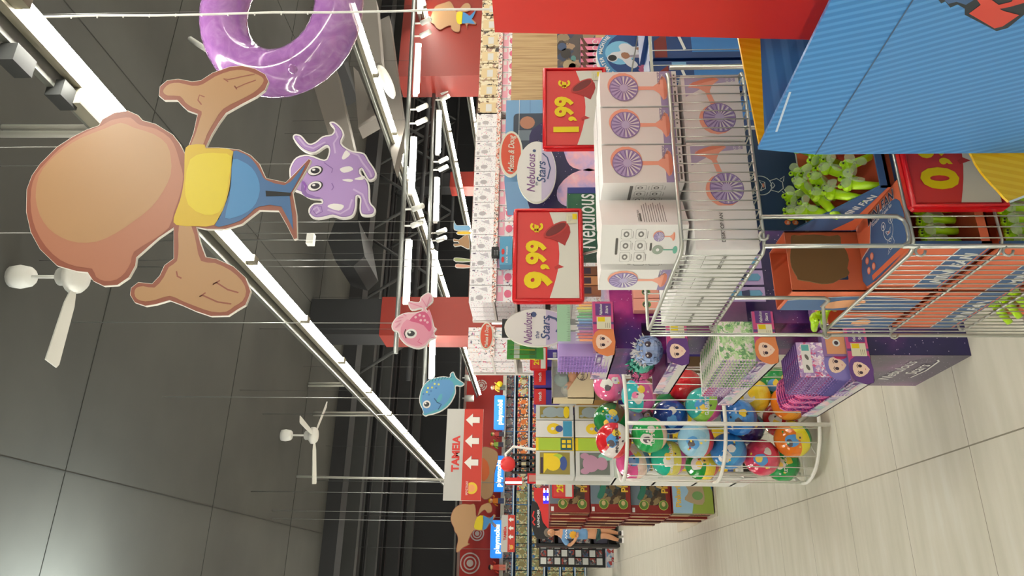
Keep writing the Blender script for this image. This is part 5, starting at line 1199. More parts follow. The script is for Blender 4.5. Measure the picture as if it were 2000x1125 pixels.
for i in range(4):
    b = B(); z = 1.145; x = 1.0 + i * .052; b.box(x, x + .048, 2.64, 2.68, z, z + .10, mat('cell_pink' if i < 2 else 'cell_pale', (226, 156, 140) if i < 2 else (214, 206, 222), .4)); F = FY(2.64); b.E(F, x + .024, z + .05, .014, .017, mat('eye_green', (90, 130, 70), .5) if i < 2 else EYED, .001, 14); b.E(F, x + .024, z + .052, .010, .012, EYED, .0014, 12); b.E(F, x + .020, z + .056, .004, .004, CARDW, .002, 8)
    tag(b.build('squishy_pack'), ['pink squishy eye pack nearest to the plush', 'pink squishy eye pack, second from the plush', 'pale squishy eye pack, third from the plush', 'pale squishy eye pack, farthest from the plush'][i], 'pack', 'squishy packs on the third tray')
# pen case and paper pads on the top tray
t = thing('pen_case', 'clear upright case of rainbow pens on the top tray', 'pen set', (.93, 2.63, 1.34))
m = B(); cx0, cx1, cz1 = .862, 1.035, 1.545; m.box(cx0, cx1, 2.612, 2.640, 1.34, cz1, CLEAR); m.build('clear_case', t)
for i, c_ in enumerate(((236, 140, 70), (226, 90, 60), (200, 50, 60), (170, 60, 140), (90, 60, 150), (60, 70, 160), (70, 120, 190), (80, 160, 190), (90, 180, 120), (60, 150, 80), (150, 200, 90), (240, 210, 60), (240, 170, 60), (230, 120, 60))):
    m = B(); x = cx0 + .010 + i * .0118; m.tube([(x, 2.626, 1.345), (x, 2.626, 1.46 + .004 * (i % 3))], .0045, C(*c_), 6); m.tube([(x, 2.626, 1.46), (x, 2.626, 1.475)], [.0045, .001], PW, 6); m.build('pen', t)
m = B(); m.R(FY(2.611), cx0, 1.495, cx1, cz1, mat('case_green', (150, 190, 160), .3), .0006)
for i in range(24): m.R(FY(2.611), cx0 + .004 + i * .007, 1.497, cx0 + .005 + i * .007, 1.505 + .004 * (i % 5 == 0), INK, .001)
m.build('ruler_label', t)
pp = pad(.10, .008, .20, mat('pad_lilac', (176, 150, 214), .4), mat('pad_lilac_edge', (160, 130, 206), .4)); ppo = pp.build('lilac_sticker_pad', None, (0, 0, 0)); ppo.location = (.868, 2.665, 1.34); tag(ppo, 'lilac sticker pad standing behind the pen case on the top tray', 'pad', 'lilac sticker pads')
for i in range(1, 12): dup(ppo, (.868 - .001 * i, 2.665 + .016 * i, 1.34), .03 * (i % 3 - 1), 'lilac sticker pad, %s behind the pen case on the top tray' % ORD[i], 'lilac sticker pads')
for i in range(3):
    b = B(); x = 1.12 + i * .045; b.box(x, x + .04, 2.78, 2.80, 1.36, 1.50 + .01 * i, C(*((150, 96, 60), (196, 140, 90), (120, 76, 50))[i])); b.R(FY(2.78), x + .006, 1.40, x + .034, 1.44, EYED, .001)
    tag(b.build('brown_pack'), ['dark brown pack between the pen case and the fan boxes', 'light tan pack between the pen case and the fan boxes', 'blackish brown pack between the pen case and the fan boxes'][i], 'pack')

# ================================================================ ball cage
CX, CY, CR = .935, 4.42, .345
t = thing('ball_cage', 'white round wire cage full of printed play balls', 'wire cage', (CX, CY, 0))
def ringz(z, r=.011):
    m = B(); m.tube([(CX + CR * math.cos(2 * PI * i / 36), CY + CR * math.sin(2 * PI * i / 36), z) for i in range(36)], r, WWIRE, 8, True); return m
for z, nm in ((1.125, 'top_hoop'), (.575, 'middle_hoop'), (.055, 'bottom_hoop')): ringz(z).build(nm, t)
m = B()
for i in range(26):
    a = 2 * PI * i / 26 + .1; a2 = a + (.05 if i % 2 else -.05)
    m.tube([(CX + CR * math.cos(a), CY + CR * math.sin(a), .055), (CX + CR * math.cos(a2), CY + CR * math.sin(a2), 1.125)], .0032, WWIRE, 5)
for a in range(4): m.tube([(CX - CR * math.cos(a * PI / 4), CY - CR * math.sin(a * PI / 4), .055), (CX + CR * math.cos(a * PI / 4), CY + CR * math.sin(a * PI / 4), .055)], .003, WWIRE, 5)
m.build('cage_wires', t)
for a in (-102, 18, 138):
    m = B(); a = math.radians(a); x, y = CX + (CR + .008) * math.cos(a), CY + (CR + .008) * math.sin(a); m.tube([(x, y, 0), (x, y, 1.125)], .012, WWIRE, 6); m.build('post', t)
BALLS = [  # px, py, (top colour, middle, bottom), description, text
 (1182, 857, ((206, 36, 44), (232, 224, 220), (206, 36, 44)), 'red and white ball lettered MINNIE MOUSE resting on the cage rim', 'MINNIE MOUSE'),
 (1190, 760, ((232, 100, 150), (236, 120, 165), (150, 120, 190)), 'pink ball with a tiny heart at the top of the cage', None),
 (1178, 805, ((30, 120, 60), (120, 90, 60), (40, 150, 70)), 'green and brown ball behind the red and white ball', None),
 (1228, 752, ((60, 190, 196), (210, 90, 160), (236, 130, 170)), 'turquoise and pink ball right at the cage rim', None),
 (1262, 797, ((168, 164, 206), (96, 84, 80), (214, 70, 120)), 'lavender ball with a large dark patch', None),
 (1302, 795, ((20, 128, 56), (24, 140, 62), (20, 120, 56)), 'plain green ball behind the lavender ball', None),
 (1360, 800, ((60, 180, 170), (150, 200, 70), (230, 90, 150)), 'rainbow ball with teal top and pink bottom, upper one', "GABBY'S"),
 (1250, 855, ((30, 160, 80), (40, 175, 90), (236, 196, 170)), 'glossy green ball with a white LETS GO patch', "LET'S GO"),
 (1250, 905, ((222, 90, 150), (236, 200, 190), (120, 150, 206)), 'pink ball with a red oval and blue ring', None),
 (1322, 900, ((40, 180, 150), (214, 200, 80), (214, 80, 140)), "rainbow ball lettered GABBY'S DOLLHOUSE in the lower middle", "GABBY'S DOLLHOUSE"),
 (1378, 868, ((150, 200, 226), (170, 210, 230), (206, 50, 50)), 'light blue and red ball crossed by the wide post', None),
 (1390, 915, ((40, 150, 60), (240, 210, 50), (210, 60, 50)), 'green, yellow and red ball near the middle hoop', None),
 (1424, 832, ((40, 110, 190), (50, 130, 210), (30, 90, 170)), 'blue ball just below the middle hoop', None),
 (1472, 785, ((232, 200, 40), (240, 210, 60), (240, 200, 40)), 'yellow ball with a brown face-like spot', None),
 (1482, 858, ((56, 44, 110), (70, 60, 130), (70, 170, 210)), 'purple ball with a light blue panel', None),
 (1432, 900, ((40, 120, 190), (60, 150, 210), (50, 130, 200)), 'blue ball low at the left of the cage', None),
 (1492, 908, ((214, 60, 90), (220, 80, 110), (190, 60, 80)), 'raspberry red ball at the lower left', None),
 (1532, 812, ((206, 40, 50), (236, 214, 214), (206, 40, 50)), 'red ball with a white drawing beside the purple stand', None),
 (1562, 862, ((228, 120, 30), (240, 226, 40), (30, 150, 70)), 'orange, yellow and green ball at the bottom', None),
 (1560, 912, ((24, 150, 70), (30, 160, 76), (24, 140, 66)), 'bright green ball at the bottom left', "LET'S GO"),
 (1522, 750, ((30, 140, 60), (230, 220, 50), (30, 140, 60)), 'green and yellow ball behind the purple trays', None),
 (1342, 735, ((206, 36, 40), (214, 40, 44), (190, 30, 36)), 'plain red ball near the third purple tray', None),
 (1312, 850, ((30, 70, 150), (36, 84, 170), (30, 70, 150)), 'dark blue ball deep inside the cage', None),
 (1410, 770, ((40, 90, 180), (60, 110, 190), (240, 150, 60)), 'blue and orange ball deep behind the stand', None),
 (1560, 800, ((240, 130, 40), (240, 160, 60), (240, 130, 40)), 'orange ball low behind the wide post', None)]
cs = []; BR = .104
for k, bb in enumerate(BALLS):
    p = AY(bb[0], bb[1], CY - .20 + .05 * (k % 3)); cs.append(p)
top = {0, 1, 2}
for it in range(260):
    for i in range(len(cs)):
        for j in range(i):
            d = cs[i] - cs[j]; L = d.length
            if L < 2 * BR:
                d = (d / L if L > 1e-6 else Vector((0, 1, 0))); d.y += .25 if cs[i].y >= cs[j].y else -.25; d.normalize()
                cs[i] = cs[i] + d * (2 * BR - L) * .5; cs[j] = cs[j] - d * (2 * BR - L) * .5
    for i in range(len(cs)):
        p = cs[i]; v = Vector((p.x - CX, p.y - CY, 0)); mr = CR - BR - .006
        if v.length > mr: v = v.normalized() * mr; cs[i] = Vector((CX + v.x, CY + v.y, p.z))
        cs[i].z = min(max(cs[i].z, .062 + BR), 1.19)
for k, bb in enumerate(BALLS):
    cols = [mat('ball_%d_%d' % (k, i), c_, .14, coat=.5) for i, c_ in enumerate(bb[2])]
    rg = random.Random(k); ax = Vector((rg.uniform(-.7, .7), -.35, 1)).normalized(); c_ = cs[k]
    m = B(); sp2 = mat('ball_white_patch', (226, 222, 216), .2); q = Vector((0, 0, 1)).rotation_difference(ax).to_matrix()
    lat = (.25, -.30) if not bb[3].startswith('plain') else (-2, -2)
    m.sph(c_, BR, cols[0], 40, fm=lambda n_: cols[0] if n_.dot(ax) > lat[0] else (cols[1] if n_.dot(ax) > lat[1] else cols[2]), rot=q)
    view = (Vector((0, 0, 1.6)) - c_).normalized(); vr = Vector((0, 0, 1)).cross(view).normalized(); vu = view.cross(vr)
    def decal(da, db, pts, mm, lift=.0006):
        d0 = (view + vr * da + vu * db).normalized(); r0 = Vector((0, 0, 1)).cross(d0).normalized(); u0 = d0.cross(r0)
        ring0 = [c_ + (d0 + r0 * a + u0 * b_).normalized() * (BR + lift) for a, b_ in pts]; ring1 = [c_ + (d0 + r0 * a * .5 + u0 * b_ * .5).normalized() * (BR + lift) for a, b_ in pts]; n_ = len(pts)
        m.add(ring0 + ring1 + [c_ + d0 * (BR + lift)], [(i, (i + 1) % n_, n_ + (i + 1) % n_, n_ + i) for i in range(n_)] + [(n_ + i, n_ + (i + 1) % n_, 2 * n_) for i in range(n_)], mm, True)
    def blob(r_, seed, wob=.25): g = random.Random(seed); return smooth([(r_ * (1 + g.uniform(-wob, wob)) * math.cos(i * PI / 5), r_ * (1 + g.uniform(-wob, wob)) * math.sin(i * PI / 5)) for i in range(10)], 3)
    if not bb[3].startswith('plain'):
        pal = [sp2, cols[2], cols[0], mat('decal_dark', (70, 60, 70), .3), mat('decal_yellow', (236, 204, 70), .3), mat('decal_blue', (80, 150, 210), .3)]
        decal(rg.uniform(-.35, .1), rg.uniform(-.1, .35), blob(.36, k), pal[0 if k % 2 else 5], .0005); decal(rg.uniform(-.3, .2), rg.uniform(0, .3), blob(.19, k + 50), pal[rg.choice((1, 3, 4))], .0009)
        decal(rg.uniform(.1, .5), rg.uniform(-.5, -.1), blob(.22, k + 90), pal[rg.choice((0, 4, 2))], .0005)
        for i in range(5): decal(rg.uniform(-.7, .7), rg.uniform(-.7, .7), blob(.06, k * 9 + i, .35), pal[rg.choice((0, 1, 4, 3))], .0012)
    else:
        for i in range(6): decal(rg.uniform(-.7, .7), rg.uniform(-.7, .7), [(-.03, -.14), (.03, -.14), (.03, .14), (-.03, .14)], mat('ball_sheen_%d' % k, tuple(min(255, v + 22) for v in bb[2][0]), .14), .0005)
    if bb[4]:
        vs, fs, wd = text_geo(bb[4], .03); s_ = .026 if len(bb[4]) < 8 else .02
        rr_ = Vector((0, 0, 1)).cross(view).normalized(); uu = view.cross(rr_)
        out = []
        for a, b_ in vs:
            d = view + rr_ * (a * s_ / BR) + uu * ((b_ * s_ - .02) / BR); out.append(c_ + d.normalized() * (BR + .0018))
        m.add(out, fs, EYED if k in (0,) else (CARDW if k != 9 else CARDW))
    tag(m.build('play_ball', merge=False), bb[3], 'ball', 'play balls in the cage')
# ================================================================ things behind
def simple_box(name, label, cat, x0, x1, y0, y1, z0, z1, m_, art=None, group=None):
    b = B(); b.box(x0, x1, y0, y1, z0, z1, m_)
    if art: art(b, FY(y0), FX(x0), x0, x1, y0, y1, z0, z1)
    return tag(b.build(name), label, cat, group)
BOXGREY = mat('box_pale_grey', (206, 208, 206), .4); MYEL = mat('box_yellow', (236, 206, 30), .45); WINB = mat('window_khaki', (150, 136, 70), .25, coat=.4); TEALB = mat('teal_band', (60, 150, 190), .45)
# white shelf unit with boxed plush toys (beside and behind the cage)
t = thing('toy_shelf_unit', 'white shelf unit carrying boxed plush toys behind the ball cage', 'shelf', (1.05, 5.9, 0))
m = B()
for z in (1.045, .72, .40, .10): m.box(.765, 1.33, 5.58, 6.0, z, z + .018, WHITE)
m.box(.765, .78, 5.6, 6.0, 0, 1.06, WHITE); m.box(1.315, 1.33, 5.6, 6.0, 0, 1.06, WHITE); m.box(.765, 1.33, 6.0, 6.02, 0, 1.66, WHITE)
m.build('boards', t)
for z in (1.03, .705, .385): m = B(); m.box(.765, 1.33, 5.565, 5.579, z, z + .035, mat('price_rail', (196, 206, 196), .3)); m.build('price_rail', t)
m = B()
for i in range(3): m.R(FY(5.564), .80 + i * .16, .71 - .32, .90 + i * .16, .74 - .32, YEL, .001)
m.build('yellow_tags', t)
def window_toy(b, F, x0, x1, z0, z1, frame, back, blobs):
    b.R(F, x0 + .012, z0 + .03, x1 - .012, z1 - .03, back, .002)
    for (fx, fz, rx, rz, c_) in blobs: b.E(F, x0 + (x1 - x0) * fx, z0 + (z1 - z0) * fz, (x1 - x0) * rx, (z1 - z0) * rz, c_, .004 + .001 * rx, 16)
YBL = mat('toy_yellow', (240, 206, 40), .4); DEN = mat('denim', (60, 84, 150), .5); GRP = mat('plush_grey', (150, 164, 170), .7); PKP = mat('plush_mauve', (186, 140, 166), .7); LIMP = mat('lime_print', (170, 200, 60), .5)
for row, (z0, z1) in enumerate(((1.365, 1.655), (1.063, 1.35))):
    ys = 5.60
    def a1(b, F, G, x0, x1, y0, y1, z0, z1):
        window_toy(b, F, x0, x1, z0, z1, 0, WINB, [(.5, .55, .3, .2, YBL), (.5, .28, .28, .10, DEN), (.5, .6, .12, .07, CARDW), (.72, .42, .16, .14, LIMP)]); b.P(F, [(x0 + .02, z1 - .06), (x1 - .02, z1 - .06), (x1 - .02, z1 - .17), (x0 + .1, z1 - .12)], MYEL, .003); b.R(F, x0 + .02, z1 - .055, x1 - .05, z1 - .035, EYED, .003)
    def a2(b, F, G, x0, x1, y0, y1, z0, z1):
        b.R(F, x0 + .005, z0 + .01, x1 - .005, z0 + .08, TEALB, .001); b.E(F, (x0 + x1) / 2, z0 + .15, (x1 - x0) * .33, .055, YBL, .002, 18); b.E(F, (x0 + x1) / 2, z0 + .11, (x1 - x0) * .2, .03, DEN, .003, 14); b.E(F, (x0 + x1) / 2, z0 + .16, .012, .014, CARDW, .004, 12)
    def a3(b, F, G, x0, x1, y0, y1, z0, z1):
        window_toy(b, F, x0, x1, z0, z1, 0, WINB, [(.5, .60, .36, .22, GRP), (.5, .34, .34, .14, GRP), (.25, .82, .1, .06, GRP), (.5, .18, .4, .08, MYEL), (.4, .66, .06, .04, EYED)])
    def a4(b, F, G, x0, x1, y0, y1, z0, z1):
        b.R(F, x0 + .003, z0 + .10, x1 - .003, z1 - .02, LIMP, .001); b.R(F, x0 + .003, z0 + .01, x1 - .003, z0 + .10, mat('teal_dark', (40, 90, 100), .5), .001)
        for i in range(2):
            for j in range(2): b.R(F, x0 + .02 + .035 * i, z0 + .02 + .04 * j, x0 + .045 + .035 * i, z0 + .05 + .04 * j, MYEL, .002)
    def a5(b, F, G, x0, x1, y0, y1, z0, z1):
        window_toy(b, F, x0, x1, z0, z1, 0, mat('mauve_back', (110, 116, 110), .4), [(.5, .60, .34, .22, PKP), (.5, .32, .26, .16, PKP), (.2, .76, .12, .12, PKP), (.8, .76, .12, .12, PKP), (.42, .64, .05, .04, EYED), (.78, .2, .16, .2, mat('mint_print', (140, 200, 180), .5))])
    nm = ('upper', 'lower')[row]
    cells = ((.775, .965, a1 if row == 0 else a5, BOXGREY, 'grey window box with a yellow toy' if row == 0 else 'grey window box with a mauve long-eared plush'), (.968, 1.065, a4, MYEL, 'lime and teal printed box side'), (1.07, 1.20, a2, CARDW, 'white box with a yellow figure print'), (1.205, 1.322, a3, BOXGREY, 'grey window box with a grey big-eared plush'))
    for x0, x1, ar, mm, lab in cells:
        simple_box('toy_box', '%s in the %s row behind the cage' % (lab, nm), 'box', x0, x1, ys, ys + .25, z0, z1, mm, ar)
for row, z in enumerate((.738, .418, .118)):
    for i in range(4): simple_box('toy_box', 'toy box, %s from the left, %s low board of the white shelf' % (ORD[i], ORD[row]), 'box', .785 + i * .132, .91 + i * .132, 5.62, 5.85, z, z + .24, (BOXGREY, MYEL, CARDW, TEALB)[(i + row) % 4], a3 if i % 2 else a1, 'boxes low on the white shelf')
# baby doll box
p0, p1 = AY(1078, 778, 5.2), AY(1160, 703, 5.2)
t = thing('doll_box', 'cardboard window box with a sleeping baby doll in a green hood', 'box', ((p0.x + p1.x) / 2, 5.3, p1.z)); x0, x1, z0, z1 = p0.x, p1.x, p1.z, p0.z
CR_ = mat('carton_cream', (214, 196, 160), .6); m = B(); m.box(x0, x1, 5.36, 5.37, z0, z1, CR_); m.box(x0, x0 + .008, 5.2, 5.36, z0, z1, CR_); m.box(x1 - .008, x1, 5.2, 5.36, z0, z1, CR_); m.box(x0, x1, 5.2, 5.36, z0, z0 + .008, CR_); m.box(x0, x1, 5.2, 5.36, z1 - .01, z1, mat('carton_grey', (150, 144, 136), .6))
m.P(FY(5.2), [(x0, z0), (x1, z0), (x1, z0 + .06), (x1 - .09, z0 + .10), (x0 + .06, z0 + .20), (x0, z0 + .20)], CR_, 0, .003); m.L(FY(5.2), arc((x0 + x1) / 2 + .03, z0 + .09, .04, 20, 330, 14), .004, EYED, .002); m.T(FY(5.2), 'Baby', (x0 + x1) / 2 + .03, z0 + .09, .03, EYED, .002, 0, .2); m.build('carton', t)
m = B(); DS = mat('doll_skin', (222, 164, 128), .5); HD = mat('hood_green', (126, 160, 156), .7)
m.sph((x0 + .10, 5.27, z1 - .14), .050, DS, 16); m.sph((x0 + .10, 5.222, z1 - .15), .008, DS, 8); m.tube([(x0 + .13, 5.28, z1 - .17), (x1 - .08, 5.29, z1 - .15)], [.05, .06], DS, 12); m.build('doll', t)
m = B(); m.sph((x0 + .085, 5.29, z1 - .125), .056, mat('hood_cream', (214, 206, 180), .7), 16); m.lathe((x0 + .16, 5.26, z1 - .075), [(.05, -.02), (.058, 0), (.05, .02)], HD, 16, (0, -1, 0)); m.lathe((x1 - .07, 5.26, z1 - .085), [(.05, -.02), (.058, 0), (.05, .02)], HD, 16, (0, -1, 0)); m.tube([(x0 + .09, 5.235, z1 - .09), (x0 + .13, 5.235, z1 - .20)], .008, HD, 6); m.build('hood', t)
m = B(); m.box(x0 + .008, x1 - .008, 5.198, 5.1995, z0 + .2, z1 - .01, CLEAR); m.build('window_film', t)
simple_box('carton_stack', 'brown carton below the baby doll box', 'box', x0 + .05, x1 + .03, 5.2, 5.45, 0, z0 - .003, mat('carton_brown', (120, 96, 66), .6))
# purple play desk boxes
PUR = mat('box_purple', (66, 50, 140), .4); VRED = mat('badge_red', (206, 44, 44), .4)
for i, (pa, pb) in enumerate(((795, 840), (757, 792), (716, 753))):
    xx0, xx1 = sorted((AY(1042, pa, 5.72).x, AY(1042, pa - 36, 5.72).x))
    def art(b, F, G, x0, x1, y0, y1, z0, z1, i=i):
        b.R(F, x0 + .02, z1 - .10, x0 + .15, z1 - .005, VRED, .002); b.T(F, 'vtech', x0 + .085, z1 - .05, .026, PW, .004, .02)
        [b.R(F, x0 + .03 + .016 * q_ + (.01 if r3 else 0), z1 - .19 - .05 * r3, x0 + .040 + .016 * q_ + (.01 if r3 else 0), z1 - .16 - .05 * r3, PW, .003) for r3 in (0, 1) for q_ in range(6 - r3)]
        if i == 0: b.P(F, [(x0, z1 - .2), (x1, z0 + .2), (x1, z0), (x0, z0)], mat('desk_wood', (196, 150, 90), .5), .003); b.P(F, [(x0, z1 - .17), (x0, z1 - .3), (x1, z0 + .1), (x1, z0 + .25)], BOXGREY, .004)
        else: b.P(F, smooth([(x0 + .03, z1 - .42), (x0 + .10, z1 - .28), (x0 + .14, z1 - .44)], 3), SKYB, .003); b.E(F, x0 + .1, z1 - .52, .03, .04, MYEL, .003, 12)
    simple_box('desk_box', 'tall dark purple play desk box, %s' % ('leftmost, with wooden desk picture', 'middle one with blue picture', 'right one under the red price sign')[i], 'box', xx0, xx1 - .01, 5.72, 5.95, 1.0, AY(1042, pa, 5.72).z, PUR, art)
    simple_box('desk_box', 'red and purple box under the play desk boxes, %s' % ('left', 'middle', 'right')[i], 'box', xx0, xx1 - .01, 5.72, 5.95, 0, .999, PUR if i != 1 else VRED)
def small_sign(label, px, py, Y, W, H, txt):
    c = AY(px, py, Y); t = thing('price_sign', label, 'price sign', (c.x, Y, c.z)); F = FY(Y); x0, x1, z0, z1 = c.x - W / 2, c.x + W / 2, c.z - H / 2, c.z + H / 2
    m = B(); m.R(F, x0, z0, x1, z1, RED, 0, .012, .015); m.build('frame', t); m = B(); m.R(F, x0 + .014, z0 + .014, x1 - .014, z1 - .014, REDF, .002); m.R(F, x0 + .014, z0 + .014, x1 - .014, z0 + H * .38, mat('sign_pale', None), .003); m.T(F, txt, x0 + W * .36, z0 + H * .64, H * .30, YEL, .005, .04); m.build('price_card', t); m = B(); m.tube([(c.x, Y + .012, z0), (c.x, Y + .012, 0)], .007, WHITE, 6); m.build('post', t)
small_sign('small red price sign reading 29 beside the green packs', 1052, 700, 5.6, .20, .14, '29')
small_sign('small red price sign reading 29 over the pirate boxes', 1099, 945, 6.9, .26, .20, '29')
# ---- pirate ship toy boxes on a pallet
PRED = mat('pirate_red', (132, 28, 26), .4); PB1 = print_mat('pirate_window', [(70, 52, 38), (110, 92, 62), (46, 42, 38), (140, 120, 84), (64, 76, 80)], 26, 1.1, (66, 58, 48), False, .2); PBS = print_mat('pirate_spine', [(160, 116, 64), (120, 50, 36), (170, 140, 96), (90, 26, 22)], 40, .6, (116, 32, 28), False)
TEALS = mat('teal_sail', (40, 112, 92), .4); GRN = mat('sticker_green', (84, 120, 48), .4); GOLD = mat('gold_letter', (226, 184, 60), .4); SKYP = mat('sky_grey', (104, 120, 134), .4)
b = B(); b.box(.62, 1.75, 6.96, 9.05, 0, .012, mat('pallet_card', (200, 190, 170), .7)); tag(b.build('pallet_board'), 'pale cardboard sheet under the pirate boxes', 'board')
names = ['top', 'second', 'third', 'bottom']
for lv in range(4):
    z1 = 1.535 - lv * .38; z0 = z1 - .372
    for col in range(2):
        x0 = .645 + col * .56; off = (.0, -.03, .02, -.04)[lv]
        def art(b, F, G, x0, x1, y0, y1, z0, z1, lv=lv):
            H = z1 - z0; W = x1 - x0
            if lv < 3:
                b.R(F, x0, z0, x1, z1, PRED, .0006); b.R(F, x0 + .075, z0 + .045, x1, z1, PB1, .0016); b.R(F, x0 + .075, z1 - .09, x1, z1, SKYP, .0024)
                b.P(F, smooth([(x0 + .14, z1 - .06), (x0 + .25, z1 - .10), (x0 + .45, z1 - .10), (x0 + .45, z1 - .15), (x0 + .24, z1 - .15), (x0 + .13, z1 - .11)], 3), TEALS, .003)
                b.P(F, [(x0 + .22, z0 + .08), (x0 + .5, z0 + .08), (x0 + .48, z0 + .13), (x0 + .24, z0 + .13)], mat('deck_tan', (186, 158, 104), .5), .003)
                for cz in (z1 - .12, z0 + .07): b.E(F, x0 + .075, cz, .044, .044, mat('sticker_edge', (200, 200, 90), .5), .004, 20); b.E(F, x0 + .075, cz, .040, .040, GRN, .005, 20); b.E(F, x0 + .085, cz, .022, .018, mat('sticker_tan', (196, 170, 120), .5), .006, 14)
                b.T(F, 'Pirates', x0 + .30, z0 + .055, .062, GOLD, .005, .03)
                b.R(F, x0 + .01, z1 - .035, x0 + .05, z1 - .01, PW, .002)
            else:
                b.R(F, x0, z0, x1, z1, mat('sky_print2', (150, 186, 214), .4), .0006); b.P(F, [(x0, z0), (x1, z0), (x1, z0 + .12), (x0 + .2, z0 + .16), (x0, z0 + .2)], mat('meadow', (140, 160, 60), .5), .0016); b.P(F, [(x0 + .2, z0), (x1, z0), (x1, z0 + .05), (x0 + .3, z0 + .03)], mat('river', (40, 110, 160), .5), .0024)
                b.P(F, smooth([(x0 + .08, z0 + .1), (x0 + .12, z0 + .26), (x0 + .2, z0 + .22), (x0 + .3, z0 + .27), (x0 + .34, z0 + .14), (x0 + .2, z0 + .08)], 3), mat('castle', (170, 150, 120), .5), .0024); b.E(F, x0 + .16, z0 + .14, .04, .05, mat('bush', (110, 150, 90), .5), .003, 14)
                b.T(F, 'Pinkerland', x0 + .20, z1 - .05, .05, GOLD, .003, .03)
            b.R(G, -y1, z0, -y0, z1, PBS if lv < 3 else mat('spine_green', (120, 130, 90), .5), .0006); b.R(G, -y1 + .01, z0 + H * .05, -y0 - .012, z0 + H * .45, PRED, .001); b.T(G, 'PIRATES', -(y0 + y1) / 2, z0 + H * .25, .035, GOLD, .002, .02, rot=PI / 2)
        simple_box('pirate_box', ('%s level %s toy box with a pirate ship window' % (names[lv], ('left', 'right half-hidden')[col])) if lv < 3 else 'bottom level %s toy box with a sunny landscape print' % ('left', 'right half-hidden')[col], 'box', x0, x0 + .55, 7.04 + off, 7.15 + off, z0, z1, PRED, art)
    for k in range((13, 12, 9, 6)[lv]):
        y0 = 7.17 + k * .14; dx = -.0 + (.012, -.01, .0, .015, -.005)[(k + lv) % 5]
        def art2(b, F, G, x0, x1, y0, y1, z0, z1, k=k):
            H = z1 - z0; b.R(G, -y1 + .006, z0 + H * (.06 if k % 2 else .5), -y0 - .006, z0 + H * (.46 if k % 2 else .95), mat('spine_pale', (190, 160, 120), .5), .001); b.T(G, 'PIRATES', -(y0 + y1) / 2, z0 + H * (.72 if k % 2 else .26), .035, GOLD, .002, .02, rot=PI / 2)
        simple_box('pirate_box', 'red box spine, %s behind the front pirate box of the %s level' % (ORD[k], names[lv]), 'box', .63 + dx, 1.2, y0, y0 + .134, z0, z1, PRED if (k + lv) % 3 else mat('pirate_dark', (80, 30, 30), .45), art2, 'pirate box spines, %s level' % names[lv])

# ---------------------------------------------------------------- craft gondolas (near, white lit boxes)
STEELW = mat('gondola_white', (224, 218, 212), .4); RAILP = print_mat('price_rail_print', [(230, 120, 90), (240, 200, 190), (90, 80, 80), (250, 245, 240)], 60, .7, (240, 230, 226), False); SHADOW = mat('shelf_brown', (96, 72, 62), .6)  # the brown is for the solid base block under the lowest shelf
def gondola(x0, x1, y0, dep, ztop, rows, label):
    t = thing('craft_gondola', label, 'shelf', ((x0 + x1) / 2, y0 + dep / 2, 0))
    m = B(); m.box(x0, x1, y0 + dep, y0 + dep + .05, 0, ztop - .02, STEELW)
    for z in rows: m.box(x0, x1, y0 + .02, y0 + dep, z - .02, z, STEELW)
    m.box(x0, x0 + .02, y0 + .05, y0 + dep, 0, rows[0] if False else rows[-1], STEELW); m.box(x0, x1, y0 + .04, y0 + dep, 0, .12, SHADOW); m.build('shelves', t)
    for z in rows: m = B(); m.box(x0, x1, y0 + .005, y0 + .018, z - .035, z + .004, RAILP); m.build('price_rail', t)
    return t
g_rows = (2.06, 1.86, 1.60, 1.36, 1.12, .88, .64, .40, .14)
gondola(2.35, 7.6, 6.0, .50, 2.30, g_rows, 'long white craft shelf with rows of pink and white boxes')
def kit(w, d, h, m_, k):
    b = B(); b.box(-w / 2, w / 2, 0, d, 0, h, m_)
    F = Fr((0, 0, 0), (1, 0, 0), (0, 0, 1))
    if k == 0: b.E(F, -w * .22, h * .55, w * .14, h * .16, mat('kit_grey', (190, 184, 190), .5), .002, 12); b.R(F, w * .32, h * .78, w * .40, h * .90, mat('kit_navy', (110, 100, 120), .5), .002); b.R(F, -w * .42, h * .8, -w * .2, h * .92, mat('kit_grey', None), .002); b.P(F, [(w * .1, h * .2), (w * .4, h * .25), (w * .3, h * .6)], mat('kit_dark', (206, 200, 208), .5), .002)
    if k == 1: b.R(F, -w * .45, h * .6, w * .45, h * .95, mat('kit_pink', (240, 170, 190), .5), .002); b.E(F, 0, h * .35, w * .25, h * .2, mat('kit_rose', (226, 110, 140), .5), .003, 14); b.R(F, w * .1, h * .7, w * .4, h * .88, CARDW, .003)
    if k == 2: b.R(F, -w * .4, h * .1, w * .2, h * .9, mat('kit_tan', (230, 206, 160), .5), .002); b.R(F, -w * .35, h * .3, w * .1, h * .6, CARDW, .003)
    return b
kit0 = kit(.165, .12, .21, PACKW, 0).build('craft_kit_box', None, (0, 0, 0)); kit0['category'] = 'box'
kit1 = kit(.155, .12, .17, PACKP, 1).build('craft_kit_box', None, (0, 0, 0)); kit1['category'] = 'box'
kit2 = kit(.20, .10, .20, PACKT, 2).build('craft_pack', None, (0, 0, 0)); kit2['category'] = 'pack'
first = {}
def place(proto, key, loc, label, group):
    if key not in first: first[key] = 1; proto.location = loc; proto['label'] = label; proto['group'] = group; return proto
    return dup(proto, loc, 0, label, group)
ordn = ['top', 'second', 'third', 'fourth', 'fifth']
